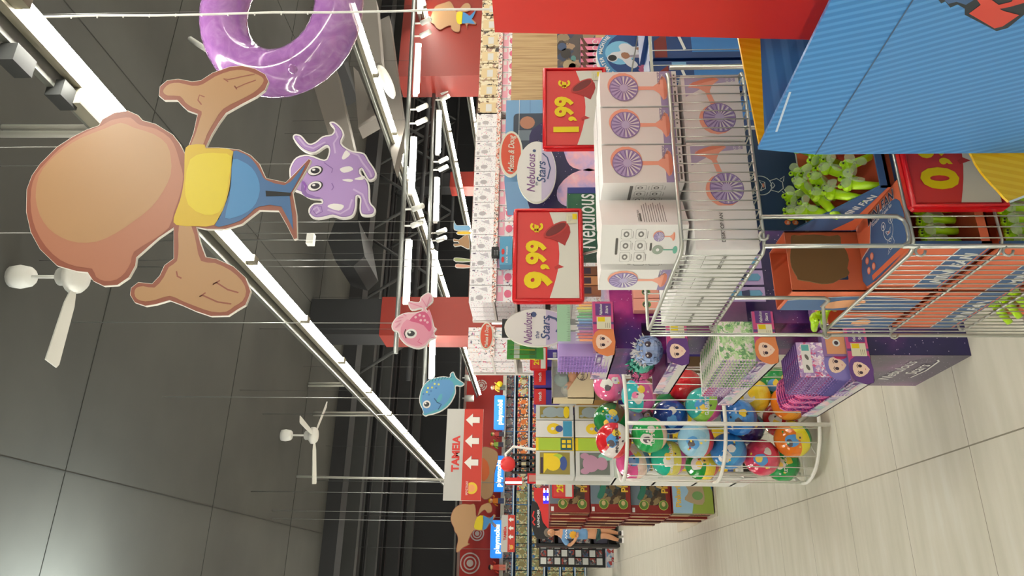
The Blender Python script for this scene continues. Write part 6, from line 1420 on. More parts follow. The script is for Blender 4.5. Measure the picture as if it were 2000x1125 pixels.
for r_, z in enumerate(g_rows[:5]):
    x = 2.44; n = -1
    while x < 4.35:
        n += 1
        if r_ == 0: place(kit0, 0, (x, 6.03, z), 'white kit box, %s from the left on the top row of the long craft shelf' % ORD[n], 'white kit boxes on the top shelf'); x += .172
        elif r_ in (1, 3): place(kit1, 1, (x, 6.03, z), 'pink kit box, %s from the left, %s row of the long craft shelf' % (ORD[n], ordn[r_]), 'pink kit boxes on the %s shelf' % ordn[r_]); x += .165
        else: place(kit0, 0, (x, 6.03, z), 'white kit box, %s from the left, %s row of the long craft shelf' % (ORD[n], ordn[r_]), 'white kit boxes on the %s shelf' % ordn[r_]); x += .172
    x = 4.50; n = -1
    while x < 7.5:
        n += 1
        if r_ == 0: place(kit2, 2, (x, 6.03, z), 'cream craft pack at the right, %s after the white kit boxes, top row' % ORD[n], 'craft packs at the right end, top'); x += .215
        elif r_ < 4: place(kit1, 1, (x, 6.03, z), 'pink kit box at the right, %s after the gap on the %s row' % (ORD[n], ordn[r_]), 'kit boxes at the right end, %s shelf' % ordn[r_]); x += .165
        else: break
# boxes stacked on the left end of the gondola
for r_, z in enumerate(g_rows[:5]):
    for i in range(3): simple_box('craft_kit_box', '%s white kit box around the left end of the long craft shelf, %s row' % (('front', 'middle', 'rear')[i], ordn[r_]), 'box', 2.355, 2.435, 6.16 + i * .115, 6.265 + i * .115, z, z + (.21 if r_ % 2 == 0 else .17), PACKW, None, 'end boxes, %s craft shelf' % ordn[r_])
gondola(1.84, 2.12, 6.0, .55, 2.28, g_rows, 'narrow craft shelf left of the long one')
kit3 = kit(.036, .15, .20, PACKP, 3).build('blister_pack', None, (0, 0, 0)); kit3['category'] = 'pack'
for r_, z in enumerate(g_rows[:5]):
    for i in range(7): place(kit3, 3, (1.865 + i * .0385, 6.02, z), 'slim pink pack, %s from the left, %s row of the narrow craft shelf' % (ORD[i], ordn[r_]), 'slim packs, %s row' % ordn[r_])
    for i in range(2): simple_box('craft_kit_box', '%s pink box on the aisle side of the narrow craft shelf, %s row' % (('front', 'rear')[i], ordn[r_]), 'box', 1.845, 1.92, 6.19 + i * .17, 6.35 + i * .17, z, z + .19, PACKP, None, 'side boxes of the narrow craft shelf, %s row' % ordn[r_])
# lit end panel and small orange oval signs
b = B(); p = AY(960, 630, 6.7); q = AY(992, 606, 6.7); b.box(p.x, q.x, 6.7, 6.75, 0, q.z, STEELW); b.box(p.x, q.x, 6.7, 6.75, q.z, p.z, mat('lit_panel', (255, 250, 244), .4, emis=1.3)); tag(b.build('lit_end_panel'), 'bright lit white panel between the two craft shelves', 'panel')
OR = mat('oval_orange', (206, 76, 50), .45)
def moval(px, py, Y, rx, rz, label, post):
    c = AY(px, py, Y); t = thing('orange_oval_sign', label, 'sign', (c.x, Y, c.z - rz)); F = FY(Y)
    m = B(); m.E(F, c.x, c.z, rx, rz, mat('oval_cream', None), 0, 32, 0, .012); m.E(F, c.x, c.z, rx * .9, rz * .84, OR, .002, 32); m.build('oval_board', t)
    m = B(); m.T(F, 'Melissa & Doug', c.x, c.z, rz * .52, mat('oval_cream', None), .004, .012, .25, rx * 1.6); m.build('lettering', t)
    m = B(); m.tube([(c.x, Y + .012, c.z - rz), (c.x, Y + .012, post)], .008, WHITE, 6); m.build('post', t)
moval(998, 300, 3.9, .17, .075, 'orange oval sign with white script beside the blue cabinet', 0)
moval(950, 656, 5.4, .115, .055, 'smaller orange oval sign with white script before the narrow shelf', 0)
# hanging green packs
for i in range(5):
    p = AY(990, 702 - i * 9, 4.9); b = B(); b.box(p.x, p.x + .03, 4.88 + i * .02, 4.90 + i * .02, p.z - .26, p.z, mat('pack_green', (40, 124, 36), .35)); F = FY(4.88 + i * .02); b.R(F, p.x + .002, p.z - .09, p.x + .028, p.z - .05, mat('pack_silver', (160, 170, 160), .3), .001); b.R(F, p.x + .002, p.z - .21, p.x + .028, p.z - .16, mat('pack_green2', (30, 96, 40), .4), .001); b.P(Fr((p.x, 0, 0), (0, -1, 0), (0, 0, 1)), [(-4.90, p.z - .2), (-4.88, p.z - .2), (-4.88, p.z)], MYEL, .001)
    tag(b.build('green_pack'), 'green and black hanging pack, %s in the row behind the left oval sign' % ORD[i], 'pack', 'green packs on the peg')
b = B(); p = AY(985, 650, 4.95); b.box(p.x - .02, p.x + .12, 4.985, 5.01, 0, p.z + .02, BLACK); zt = AY(990, 684, 4.9).z - .03; b.tube([(AY(990, 702, 4.9).x + .015, 4.885, zt), (AY(990, 666, 4.9).x + .015, 4.975, zt), (p.x + .02, 4.99, zt)], .004, BLACK, 5); tag(b.build('black_peg_strip'), 'black perforated peg strip behind the green packs', 'peg strip')
# pink packs behind the left tray top
for i in range(3):
    simple_box('pink_pack', 'magenta pack right of the green packs, %s' % ('highest', 'middle', 'lowest')[i], 'pack', AY(1068, 680, 4.9).x + .02 * (i % 2), AY(1068, 660, 4.9).x + .02 * (i % 2), 4.9, 4.95, (1.43, 1.36, 0)[i], (1.50, 1.43, 1.36)[i], MAG if i != 1 else LILP)
# blue monkey craft boxes above 9.99
simple_box('blue_craft_box', 'light blue craft box with two red pictures above the 9,99 sign', 'box', AY(976, 517, 5.9).x, AY(976, 462, 5.9).x, 5.9, 6.006, AY(1000, 490, 5.9).z, AY(976, 490, 5.9).z, mat('craft_blue', (90, 158, 196), .5), lambda b, F, G, x0, x1, y0, y1, z0, z1: (b.E(F, x0 + .05, z1 - .03, .03, .014, VRED, .002, 14), b.E(F, x0 + .13, z1 - .03, .03, .014, VRED, .002, 14), b.T(F, 'STICK', x0 + .05, z1 - .065, .018, PW, .002, .03), b.T(F, 'WOOD', x0 + .14, z1 - .065, .018, PW, .002, .03)))
simple_box('black_vent_box', 'small black perforated box above the blue craft box', 'box', AY(962, 500, 5.95).x, AY(962, 482, 5.95).x, 5.95, 6.006, AY(974, 490, 5.95).z, AY(960, 490, 5.95).z, BLACK, lambda b, F, G, x0, x1, y0, y1, z0, z1: [b.E(F, x0 + .012 + .014 * i, z0 + .01 + .014 * j, .003, .003, CARDW, .001, 6) for i in range(4) for j in range(3)])
# wooden end panel and light blue cabinet
def wood():
    m, nt, b = nodes('light_oak', .5); tc = N(nt, 'ShaderNodeTexCoord'); mp = N(nt, 'ShaderNodeMapping'); mp.inputs['Scale'].default_value = (90, 6, 2.5); nt.links.new(tc.outputs['Object'], mp.inputs[0]); no = N(nt, 'ShaderNodeTexNoise'); no.inputs['Scale'].default_value = 1.2; no.inputs['Detail'].default_value = 4; nt.links.new(mp.outputs[0], no.inputs['Vector']); rp = ramp(nt, [(.3, (164, 128, 88)), (.5, (196, 162, 116)), (.75, (208, 178, 134))]); nt.links.new(no.outputs[0], rp.inputs[0]); nt.links.new(rp.outputs[0], b.inputs['Base Color']); return m
WOOD = wood()
p, q = AY(998, 195, 4.5), AY(1088, 60, 4.5)
t = thing('oak_cabinet', 'light oak panel topped cabinet right of the blue cabinet', 'cabinet', ((p.x + q.x) / 2, 4.7, 0)); m = B(); m.box(p.x, q.x + .5, 4.5, 5.0, 0, p.z, WOOD); m.build('body', t)
m = B(); F = FY(4.5); m.R(F, p.x, q.z - .3, q.x + .4, q.z, print_mat('photo_print_mix', [(70, 60, 56), (150, 130, 104), (90, 80, 80), (60, 70, 96), (170, 140, 116)], 14, 1.2, (110, 92, 76), False), .002); SKN = mat('photo_skin', (190, 150, 120), .5)
for (a, c_, r1, r2, mm) in ((1105, 105, .05, .04, mat('photo_dark', (60, 54, 54), .5)), (1112, 128, .055, .05, mat('photo_hair', (176, 156, 120), .5)), (1098, 92, .04, .035, mat('photo_blue', (70, 86, 120), .5)), (1118, 132, .04, .03, SKN), (1120, 115, .03, .02, mat('photo_teal', (90, 140, 140), .5))): c = AY(a, c_, 4.5); m.E(F, c.x, c.z, r1, r2, mm, .004, 16)
m.build('photo_print', t)
PKD = mat('doll_pink', (226, 130, 160), .5)
zb = AY(1150, 100, 4.3).z - .10
for i in range(6):
    c = AY(1150, 80 + i * 12, 4.3); b = B(); F = FY(4.3); b.box(c.x - .05, c.x + .03, 4.3, 4.34, zb, zb + .16, PKD); b.P(F, [(c.x - .05, zb + .10), (c.x + .03, zb + .14), (c.x + .03, zb + .16), (c.x - .05, zb + .13)], mat('choco', (96, 56, 46), .5), .002); b.L(F, arc(c.x - .01, zb + .05, .02, 0, 300, 10), .006, PW, .002)
    tag(b.build('pink_pack'), 'pink and brown striped pack, %s from the right above the astronaut sign' % ORD[i], 'pack', 'pink striped packs above the astronaut sign')
c0, c1_ = AY(1150, 150, 4.3), AY(1150, 75, 4.3); simple_box('pink_pack_stand', 'plain white block carrying the pink striped packs', 'stand', c0.x, c1_.x, 4.29, 4.45, 0, zb, WHITE)
b = B(); Y = 3.6; b.P(FY(Y), xz(smooth([(1165,100),(1185,78),(1200,75),(1215,90),(1180,125),(1166,128)], 2), Y), CARDW, 0, .006); b.P(FY(Y), xz(smooth([(1168,104),(1186,82),(1200,79),(1210,90),(1178,120)], 2), Y), mat('game_orange', (226, 150, 40), .5), .001); b.P(FY(Y), xz([(1168,112),(1186,112),(1176,122)], Y), VRED, .002)
pq = AY(1175, 105, Y); b.tube([(pq.x, Y + .008, pq.z), (pq.x, Y + .008, 0)], .006, WHITE, 5); tag(b.build('orange_card_sign'), 'white edged orange card behind the astronaut sign', 'sign')
p, q = AY(985, 355, 4.0), AY(1065, 195, 4.0)
SKC = mat('cabinet_blue', (116, 158, 200), .5)
t = thing('blue_cabinet', 'light blue topped display cabinet behind the 1,99 sign', 'cabinet', ((p.x + q.x) / 2, 4.2, 0)); m = B(); m.box(p.x, q.x, 4.0, 4.45, 0, p.z, SKC); F = FY(4.0); cxm = AY(1000, 262, 4.0).x; m.R(F, p.x, .4, q.x, p.z, SKC, .0005)
m.R(F, p.x, AY(1035, 270, 4).z - .001, q.x, AY(1035, 270, 4).z + .001, mat('fold_line', None), .001); m.build('body', t)
m = B(); a, c = AY(1002, 292, 4.0), AY(1030, 234, 4.0); m.R(F, a.x, 1.3, c.x + .05, a.z, mat('niche_dark', (52, 62, 80), .4), .002, 0, .03); m.R(F, AY(1010, 275, 4).x, 1.3, AY(1010, 255, 4).x, AY(1012, 270, 4).z, mat('niche_grey', (110, 122, 136), .3), .003); m.E(F, AY(1030, 240, 4).x, AY(1030, 240, 4).z, .05, .05, mat('photo_skin2', (176, 120, 96), .5), .003, 16); m.R(F, p.x + .02, AY(1014, 240, 4).z - .001, q.x, AY(1014, 240, 4).z + .0015, PW, .004); m.build('niche', t)

# ---------------------------------------------------------------- far toy wall
BLUE_S = mat('shelf_blue', (30, 110, 180), .4); YW = 28.4
fx0, fx1 = AY(1000, 1140, YW).x, 11.2
t = thing('far_blue_shelves', 'wall-long run of blue shelves packed with toy boxes below the lit blue signs', 'shelf', ((fx0 + fx1) / 2, 28.8, 0))
frow = (2.78, 2.20, 1.60, 1.02, .48, .10)
m = B(); m.box(fx0, fx1, 29.0, 29.05, 0, 3.2, BLUE_S)
for z in frow: m.box(fx0, fx1, YW, 29.0, z - .06, z, BLUE_S)
m.box(fx0, fx1, YW, 29, 0, .04, BLACK); m.build('shelf_boards', t)
m = B()
for i in range(9): x = fx0 + (fx1 - fx0) * i / 8; m.box(x - .01, x + .01, YW, 29, 0, 3.15, BLACK if i % 2 else BLUE_S)
m.build('uprights', t)
m = B()
for z in frow: m.box(fx0, fx1, YW - .02, YW, z - .07, z - .02, mat('rail_pale', (206, 220, 226), .4))
m.build('price_rails', t)
fb = {}
for nm_, mm in (('blue', PACKB), ('orange', PACKO), ('green', PACKY), ('dark', PACKK)):
    b = B(); b.box(-.19, .19, 0, .4, 0, .42, mm); F = Fr((0, 0, 0), (1, 0, 0), (0, 0, 1)); b.R(F, -.17, .32, -.06, .40, RED if nm_ != 'green' else SKYB, .01); b.E(F, .03, .18, .10, .11, {'blue': mat('pk1', (206, 196, 160), .5), 'orange': mat('pk2', (222, 120, 50), .5), 'green': mat('pk3', (150, 140, 90), .5), 'dark': mat('pk4', (110, 106, 100), .5)}[nm_], .01, 10)
    fb[nm_] = b.build('toy_carton', None, (0, 0, 0)); fb[nm_]['category'] = 'box'
fo = ['highest', 'second', 'third', 'fourth', 'fifth', 'lowest']
for r_, z in enumerate(frow):
    x = fx0 + .25; i = 0
    while x < 9.0:
        kind = 'dark' if r_ == 0 else ('green' if x < 3.2 else ('blue' if (x < 4.6 or x > 7.2) else 'orange'))
        if r_ >= 4 and x > 1.6: break
        place(fb[kind], 'f' + kind, (x, YW + .03, z), 'small %s toy carton, %s from the left on the %s far blue shelf' % (kind, ORD[i], fo[r_]), '%s cartons, %s far shelf' % (kind, fo[r_])); x += .405; i += 1
# lit name signs
LBX = mat('lit_blue', (30, 130, 226), .4, emis=.62); LWT = mat('lit_white', (255, 255, 255), .4, emis=1.1)
lbl = ['lit blue playmobil sign nearest to the craft shelves', 'lit blue playmobil sign under the big arrow sign', 'lit blue playmobil sign left of the small arrow sign']
for k, (ya, yb, xa, xb) in enumerate(((772, 839, 964, 986), (890, 960, 961, 984), (1016, 1090, 957, 981))):
    p, q = AY(xa, yb, YW - .25), AY(xb, ya, YW - .25); t = thing('brand_sign', lbl[k], 'sign', ((p.x + q.x) / 2, YW - .25, q.z)); m = B(); m.R(FY(YW - .25), p.x, q.z, q.x, p.z, LBX, 0, .12, .05); m.build('light_box', t); m = B(); m.T(FY(YW - .25), 'playmobil', (p.x + q.x) / 2, (p.z + q.z) / 2 - .02, (p.z - q.z) * .46, LWT, .02, .03, maxw=(q.x - p.x) * .84); m.build('letters', t)
b = B(); p, q = AY(978, 1125, YW), AY(978, 735, YW); b.box(p.x - .6, q.x, YW - .1, YW - .02, p.z - .08, p.z + .06, mat('sign_bar', (200, 196, 184), .5)); tag(b.build('sign_bar'), 'cream bar carrying the lit blue signs on the far wall', 'bar')
# toy figures standing between the signs
def minifig(px0, px1, py, hat, top, legs, label, extra=None):
    Y = YW - .45; a, c = AY(px0, py, Y), AY(px1, py, Y); H = a.z - c.z; x, z = a.x, c.z
    t = thing('toy_figure', label, 'toy figure', (x, Y, z)); s = H / 1.0
    m = B(); m.hexa([(x - .16 * s, Y - .1 * s, z + .38 * s), (x + .16 * s, Y - .1 * s, z + .38 * s), (x + .16 * s, Y + .1 * s, z + .38 * s), (x - .16 * s, Y + .1 * s, z + .38 * s), (x - .12 * s, Y - .08 * s, z + .70 * s), (x + .12 * s, Y - .08 * s, z + .70 * s), (x + .12 * s, Y + .08 * s, z + .70 * s), (x - .12 * s, Y + .08 * s, z + .70 * s)], top)
    for sx in (-1, 1): m.tube([(x + sx * .13 * s, Y, z + .66 * s), (x + sx * .26 * s, Y - .05 * s, z + (.5 if sx < 0 else .62) * s), (x + sx * .30 * s, Y - .12 * s, z + (.40 if sx < 0 else .72) * s)], .045 * s, top, 8)
    m.build('torso', t); m = B()
    for sx in (-1, 1): m.box(x + sx * .08 * s - .07 * s, x + sx * .08 * s + .07 * s, Y - .08 * s, Y + .08 * s, z, z + .38 * s, legs)
    m.build('legs', t)
    m = B(); m.sph((x, Y, z + .82 * s), .13 * s, mat('figure_skin', (232, 176, 130), .5), 12); m.build('head', t)
    m = B(); m.sph((x, Y + .02 * s, z + .88 * s), .15 * s, hat, 12, (1, 1, .7)); m.build('hat', t)
    if extra: m = B(); m.lathe((x + .2 * s, Y - .15 * s, z + .4 * s), [(.2 * s, 0), (.18 * s, .03), (.02, .05)], extra, 16, (0, -1, 0)); m.build('shield', t)
    b = B(); b.box(x - .25 * s, x + .25 * s, Y - .15, Y + .55, z - .03, z, mat('sign_bar', None)); b.build('stand_plate', t)
CF = lambda n_, c: mat('fig_' + n_, c, .45)
minifig(958, 988, 757, CF('helmet', (150, 140, 130)), CF('ychain', (200, 170, 60)), CF('greyleg', (90, 96, 90)), 'toy knight figure with round shield nearest to the craft shelves', MYEL)
minifig(958, 985, 848, CF('green_hat', (90, 130, 50)), CF('red_white', (190, 50, 46)), CF('navy', (44, 44, 70)), 'toy figure in red top and green hat right of the middle lit sign')
minifig(956, 984, 868, CF('orange_hair', (226, 130, 30)), CF('lime_top', (140, 170, 60)), CF('navy', None), 'toy figure with orange hair and green top beside the middle lit sign')
minifig(953, 985, 978, CF('gold_hair', (230, 170, 40)), CF('orange_vest', (226, 130, 40)), CF('denim', (50, 70, 120)), 'toy worker figure in orange vest right of the small arrow sign')
minifig(953, 988, 1108, CF('black_hair', (40, 34, 34)), CF('red_shirt', (206, 60, 40)), CF('rose_leg', (214, 120, 100)), 'toy figure in red shirt with black hair at the bottom of the row')

# ---------------------------------------------------------------- mid aisle: black shelf display, roadster header, grey pack rack
def mid(px0, py0, px1, py1, Y): a, c = AY(px0, py0, Y), AY(px1, py1, Y); return min(a.x, c.x), max(a.x, c.x), min(a.z, c.z), max(a.z, c.z)
x0, x1, z0, z1 = mid(1050, 1066, 1190, 960, 16.0)
t = thing('black_game_rack', 'black shelf rack with games behind the boy', 'shelf', ((x0 + x1) / 2, 16.4, 0)); m = B(); m.box(x0, x1, 16.7, 16.75, 0, 1.75, BLACK); m.box(x0, x0 + .05, 16.0, 16.75, 0, 1.75, BLACK)
for z in (.25, .62, 1.0, 1.38, 1.72): m.box(x0, x1, 16.05, 16.7, z - .02, z, BLACK)
m.build('frame', t)
for r_, z in enumerate((.25, .62, 1.0, 1.38)):
    for i in range(4): simple_box('game_box', 'game box, %s from the left on the %s shelf of the black rack' % (ORD[i], fo[3 - r_]), 'box', x0 + .07 + i * .30, x0 + .34 + i * .30, 16.1, 16.4, z, z + .28, PACKK if (i + r_) % 2 else C(60 + 30 * i, 60, 80), None, 'dark games, %s rack shelf' % fo[3 - r_])
t = thing('race_header', 'curved black header board with red and white racing letters', 'display header', (x0 + .8, 15.9, 1.7)); Y = 15.8; F = FY(Y)
m = B(); m.P(F, xz(smooth([(1040,978),(1050,985),(1056,1000),(1060,1020),(1072,1034),(1072,1050),(1052,1052),(1044,1046),(1038,1022),(1037,995)], 2), Y), BLACK, 0, .04); m.box(x0 + .7, x0 + .76, Y + .01, Y + .04, 0, AY(1070, 1010, Y).z + .02, BLACK); m.build('board', t)
m = B(); p = AY(1043, 1012, Y); m.L(F, [(p.x - .14, p.z - .02), (p.x - .08, p.z + .03), (p.x - .02, p.z - .02), (p.x + .04, p.z + .03), (p.x + .14, p.z)], .03, VRED, .01); m.T(F, 'LAUNCHER', p.x, p.z - .09, .05, PW, .01, .03); m.build('letters', t)
b = B(); Y = 15.76; b.P(FY(Y), xz([(1046,953),(1042,962),(1043,975),(1050,984),(1056,999),(1060,1019),(1071,1033),(1074,1033),(1074,953)], Y), VRED, 0, .03); p = AY(1074, 990, Y); b.box(p.x - .03, p.x + .03, Y + .005, Y + .03, 0, p.z + .02, BLACK); tag(b.build('red_flag_board'), 'red board with wavy edge beside the racing header', 'board')
b = B(); x0b, x1b, z0b, z1b = mid(1061, 983, 1074, 958, 13.0); b.box(x0b, x1b, 13, 13.05, z0b, z1b, mat('led_blue', (30, 20, 210), .4, emis=2.0)); F = FY(13.0)
for i in range(2):
    for j in range(2): b.R(F, x0b + .05 + i * .13, z0b + .02 + j * .06, x0b + .09 + i * .13, z0b + .055 + j * .06, mat('led_white', (200, 210, 255), .4, emis=4.0), .004); b.R(F, x0b + .10 + i * .13, z0b + .03 + j * .06, x0b + .12 + i * .13, z0b + .05 + j * .06, mat('led_white', None), .004)
b.box(x0b + .1, x0b + .14, 13.01, 13.04, 0, z0b, BLACK); tag(b.build('led_display'), 'glowing blue digit display above the pirate boxes', 'display')
# cash desk post with round red lamp and box sign
b = B(); p = AY(1003, 942, 14); b.box(*mid(987, 944, 1019, 933, 14)[:2], 14, 14.25, *mid(987, 944, 1019, 933, 14)[2:], VRED); F = FY(14); a = mid(987, 944, 1019, 941, 14); b.R(F, a[0], a[2], a[1], a[3], mat('lit_edge', (255, 246, 240), .4, emis=5), .004); b.tube([(p.x, 14.1, p.z), (p.x, 14.1, 5.98)], .008, GREYM, 5)
tag(b.build('hanging_red_lamp'), 'hanging red lamp box with a bright lower edge under the big arrow sign', 'lamp')
b = B(); p = AY(992, 907, 14.5); b.lathe(p, [(.02, 0), (.13, .01), (.15, .04), (.10, .06)], VRED, 20, (0, -1, 0)); b.tube([p, p + Vector((.2, 0, .05)), p + Vector((.35, 0, -.1)), (p.x + .3, p.y, p.z - .5), (p.x + .3, p.y, 0)], .025, WHITE, 8)
tag(b.build('red_round_light'), 'round red light on a bent white arm beside the dark frame', 'lamp')
x0c, x1c, z0c, z1c = mid(1000, 922, 1046, 888, 15); t = thing('dark_frame_rack', 'dark square framed rack behind the round red light', 'rack', ((x0c + x1c) / 2, 15, z0c)); m = B()
for i in range(4):
    z = z0c + (z1c - z0c) * i / 3; m.box(x0c, x1c, 15, 15.1, z - .03, z + .03, BLACK)
    x = x0c + (x1c - x0c) * i / 3; m.box(x - .02, x + .02, 15, 15.1, z0c, z1c, BLACK)
m.box(x0c + .02, x0c + .06, 15.02, 15.08, 0, z0c, BLACK); m.box(x1c - .06, x1c - .02, 15.02, 15.08, 0, z0c, BLACK); m.build('frame', t)
x0d, x1d, z0d, z1d = mid(1030, 944, 1080, 925, 9.3)
simple_box('red_frame_board', 'red framed translucent board left of the yellow toy boxes', 'sign', x0d, x1d, 9.3, 9.33, z0d, z1d, RED, lambda b, F, G, x0, x1, y0, y1, z0, z1: (b.R(F, x0 + .02, z0 + .02, x1 - .02, z1 - .02, mat('board_rose', (190, 140, 130), .3), .003), b.box((x0 + x1) / 2 - .01, (x0 + x1) / 2 + .01, y0 + .01, y1, 0, z0, WHITE)))
# rack of grey blister packs
x0e, x1e, z0e, z1e = mid(1060, 1083, 1192, 1068, 17.5)
t = thing('blister_rack', 'peg rack of small grey and black blister packs left of the boy', 'rack', ((x0e + x1e) / 2, 17.8, 0)); m = B(); m.box(x0e - .25, x1e, 17.9, 17.95, 0, 1.7, BLACK); m.box(x0e - .25, x1e, 17.5, 17.9, 0, .16, print_mat('rack_base_print', [(200, 200, 206), (170, 60, 60), (110, 150, 190)], 12, 1, (180, 176, 180), False)); m.build('panel', t)
for i in range(9):
    for j in range(3): simple_box('blister_pack', 'tiny pack, %s from the bottom, %s column of the peg rack' % (ORD[i], ORD[j]), 'pack', x0e - .2 + j * .17, x0e - .06 + j * .17, 17.6, 17.64, .25 + i * .16, .38 + i * .16, PACKK if (i + j) % 2 else BOXGREY, None, 'blister packs on the peg rack')

# ---------------------------------------------------------------- the boy, seen from behind and the left
def skin_mesh(name, nodes_, edges, mat_, parent, sub=2):
    me = bpy.data.meshes.new(name); me.from_pydata([n_[0] for n_ in nodes_], edges, []); o = bpy.data.objects.new(name, me); COL.objects.link(o)
    sk = o.modifiers.new('s', 'SKIN'); o.modifiers.new('d', 'SUBSURF').levels = sub
    for i, n_ in enumerate(nodes_): me.skin_vertices[0].data[i].radius = n_[1] if isinstance(n_[1], tuple) else (n_[1], n_[1]); me.skin_vertices[0].data[i].use_root = (i == 0)
    dg = bpy.context.evaluated_depsgraph_get(); m2 = bpy.data.meshes.new_from_object(o.evaluated_get(dg)); bpy.data.objects.remove(o)
    m2.materials.clear(); m2.materials.append(mat_)
    for p in m2.polygons: p.use_smooth = True
    q = bpy.data.objects.new(name, m2); COL.objects.link(q)
    q.parent = parent; q.location = (0, 0, 0); return q
by = 15.4; bx = AY(1160, 1043, by).x
t = thing('person', 'boy in light blue flower T-shirt and green shorts, elbow bent, half behind pirate boxes', 'person', (bx, by, 0))
SKB = mat('person_skin', (196, 142, 106), .55); TS = mat('tshirt_blue', (104, 146, 190), .8); SH = mat('shorts_green', (40, 78, 78), .8); HB = mat('hair_ash', (104, 92, 80), .9); SO = mat('shoe_black', (36, 38, 38), .7)
def lp(a, b_, dy=0.0): v = AY(a, b_, by); return (v.x - bx, dy, v.z)
body = [(lp(1160, 1042), .10), (lp(1136, 1042), .10), (lp(1108, 1042), .11), (lp(1094, 1041.5), .06), (lp(1088, 1041, -.01), .042), (lp(1082, 1041, -.02), .055),
        (lp(1097, 1051), .05), (lp(1113, 1065.5, .0), .038), (lp(1121, 1058, -.12), .030), (lp(1126, 1050, -.17), .022),
        (lp(1097, 1032), .05), (lp(1116, 1026), .038), (lp(1136, 1026, -.08), .030), (lp(1146, 1028, -.14), .022),
        (lp(1166, 1046, -.01), .078), (lp(1182, 1046.5, -.05), .058), (lp(1196, 1050.5, -.02), .052), (lp(1207, 1055), .032), (lp(1212, 1056, -.03), .030),
        (lp(1166, 1037, .01), .078), (lp(1184, 1037, -.02), .056), (lp(1196, 1039, .02), .048), (lp(1206, 1041, .04), .032), (lp(1211, 1041.5, .01), .030)]
ed = [(0, 1), (1, 2), (2, 3), (3, 4), (4, 5), (2, 6), (6, 7), (7, 8), (8, 9), (2, 10), (10, 11), (11, 12), (12, 13), (0, 14), (14, 15), (15, 16), (16, 17), (17, 18), (0, 19), (19, 20), (20, 21), (21, 22), (22, 23)]
skin_mesh('body', body, ed, SKB, t)
skin_mesh('tshirt', [(lp(1152, 1042), .135), (lp(1136, 1042), .118), (lp(1108, 1042), .125), (lp(1094.5, 1041.5), .062), (lp(1097, 1051), .066), (lp(1111, 1063.5), .062), (lp(1097, 1032), .066), (lp(1111, 1027), .062)], [(0, 1), (1, 2), (2, 3), (2, 4), (4, 5), (2, 6), (6, 7)], TS, t)
skin_mesh('shorts', [(lp(1157, 1042), .122), (lp(1166, 1046, -.01), .098), (lp(1176, 1046, -.04), .092), (lp(1166, 1037, .01), .098), (lp(1176, 1037), .092)], [(0, 1), (1, 2), (0, 3), (3, 4)], SH, t)
def local(m, name): o = m.build(name, None, (0, 0, 0)); o.parent = t; o.location = (0, 0, 0); return o
hx, hy, hz = lp(1074.5, 1040.5, -.03)
m = B(); m.sph((hx, hy, hz), .092, SKB, 20, (.84, 1.0, 1.14)); m.sph((hx - .01, hy - .092, hz - .012), .015, SKB, 8); m.sph((hx - .08, hy, hz - .01), .018, SKB, 8, (.5, 1, 1.3)); m.sph((hx + .08, hy, hz - .01), .018, SKB, 8, (.5, 1, 1.3)); local(m, 'head')
m = B()
for sx in (-1, 1): m.sph((hx - .005 + sx * .032, hy - .080, hz + .012), .011, CARDW, 8); m.sph((hx - .005 + sx * .032, hy - .088, hz + .012), .006, EYED, 8)
m.box(hx - .025, hx + .015, hy - .090, hy - .085, hz - .048, hz - .042, mat('lips', (170, 90, 80), .5)); local(m, 'face_features')
m = B(); m.sph((hx, hy + .018, hz + .026), .10, HB, 20, (.92, 1.0, .98)); local(m, 'hair')
m = B(); YF = mat('flower_yellow', (214, 158, 30), .7); Fs = Fr((0, -.128, 0), (1, 0, 0), (0, 0, 1)); fx, _, fz = lp(1119, 1045.5)
for i in range(9): a = i * 2 * PI / 9; m.E(Fs, fx + .045 * math.cos(a), fz + .045 * math.sin(a), .038, .020, YF, .0005 * i, 10, a)
m.E(Fs, fx, fz, .035, .035, YF, .005, 14)
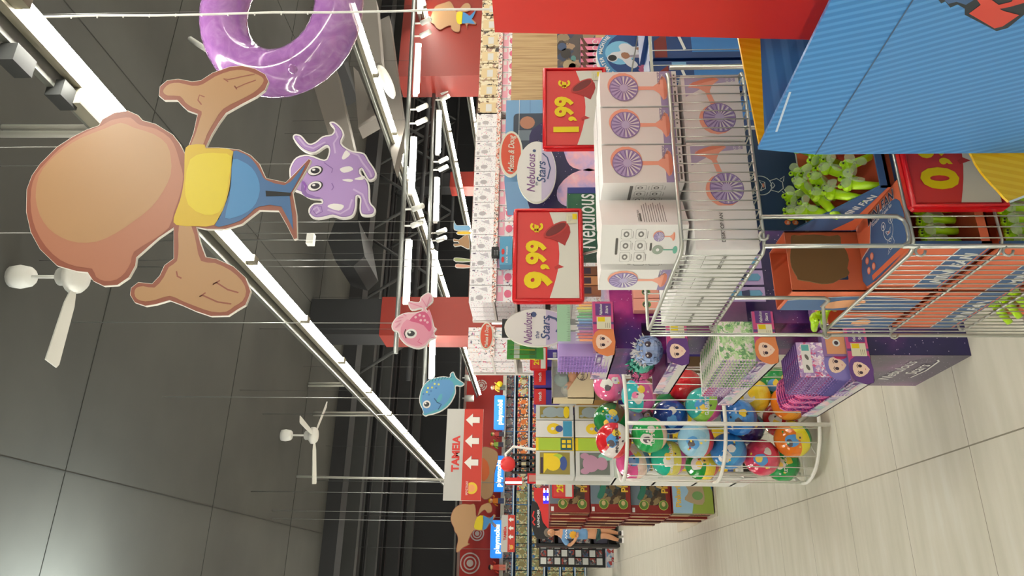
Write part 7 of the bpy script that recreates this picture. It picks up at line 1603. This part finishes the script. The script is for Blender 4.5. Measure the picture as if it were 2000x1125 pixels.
x_, _, z_ = lp(1106, 1044); m.L(Fs, [(x_ - .09, z_ - .01), (x_ - .06, z_ + .025), (x_ - .04, z_ - .015), (x_ - .01, z_ + .02), (x_ + .02, z_ - .01), (x_ + .05, z_ + .02), (x_ + .08, z_ - .01)], .018, CARDW, .002); local(m, 'shirt_print')
for (a, b_, dy) in ((1212, 1056, 0), (1211, 1041.5, .04)):
    x, _, z = lp(a, b_); m = B(); m.hexa([(x - .05, dy - .16, .0), (x + .05, dy - .16, .0), (x + .045, dy + .08, .0), (x - .045, dy + .08, .0), (x - .045, dy - .15, .03), (x + .045, dy - .15, .03), (x + .04, dy + .075, .03), (x - .04, dy + .075, .03)], CARDW); m.sph((x, dy - .04, .045), .06, SO, 14, (.75, 1.75, .8)); m.tube([(x, dy + .03, .05), (x, dy + .03, .13)], .042, SO, 10); local(m, 'shoe')
for (a, b_, dy, s_) in ((1126, 1050, -.17, 1), (1146, 1028, -.14, -1)):
    x, _, z = lp(a, b_); m = B(); m.sph((x + s_ * .02, dy, z - .01), .028, SKB, 10, (1.2, .6, 1))
    for i in range(4): m.tube([(x + s_ * .03, dy, z + .012 - .013 * i), (x + s_ * .065, dy - .004, z + .008 - .013 * i), (x + s_ * (.085 + .004 * (i in (1, 2))), dy + .010, z + .004 - .013 * i)], [.0072, .0065, .005], SKB, 6)
    m.tube([(x + s_ * .01, dy - .01, z + .015), (x + s_ * .025, dy - .015, z + .036), (x + s_ * .045, dy - .012, z + .042)], [.0085, .0075, .0055], SKB, 6); local(m, 'hand')

LIFT = ('toy_carton', 'craft_kit_box', 'craft_pack', 'blister_pack', 'toy_box', 'game_box', 'notebook', 'glitter_pouch', 'green_pad', 'lilac_pad', 'lilac_sticker_pad', 'squishy_pack', 'fan_box', 'lying_fan_box', 'plain_fan_box', 'mini_fan_box', 'blue_box', 'figure_pack', 'doll_blister', 'pen_case', 'pirate_box', 'plush_creature')
for o in bpy.data.objects:
    if o.parent is None and o.name.split('.')[0] in LIFT: o.location.z += 0.0015
    if '_loc' in o: del o['_loc']
    if o.parent is not None and 'category' in o: del o['category']
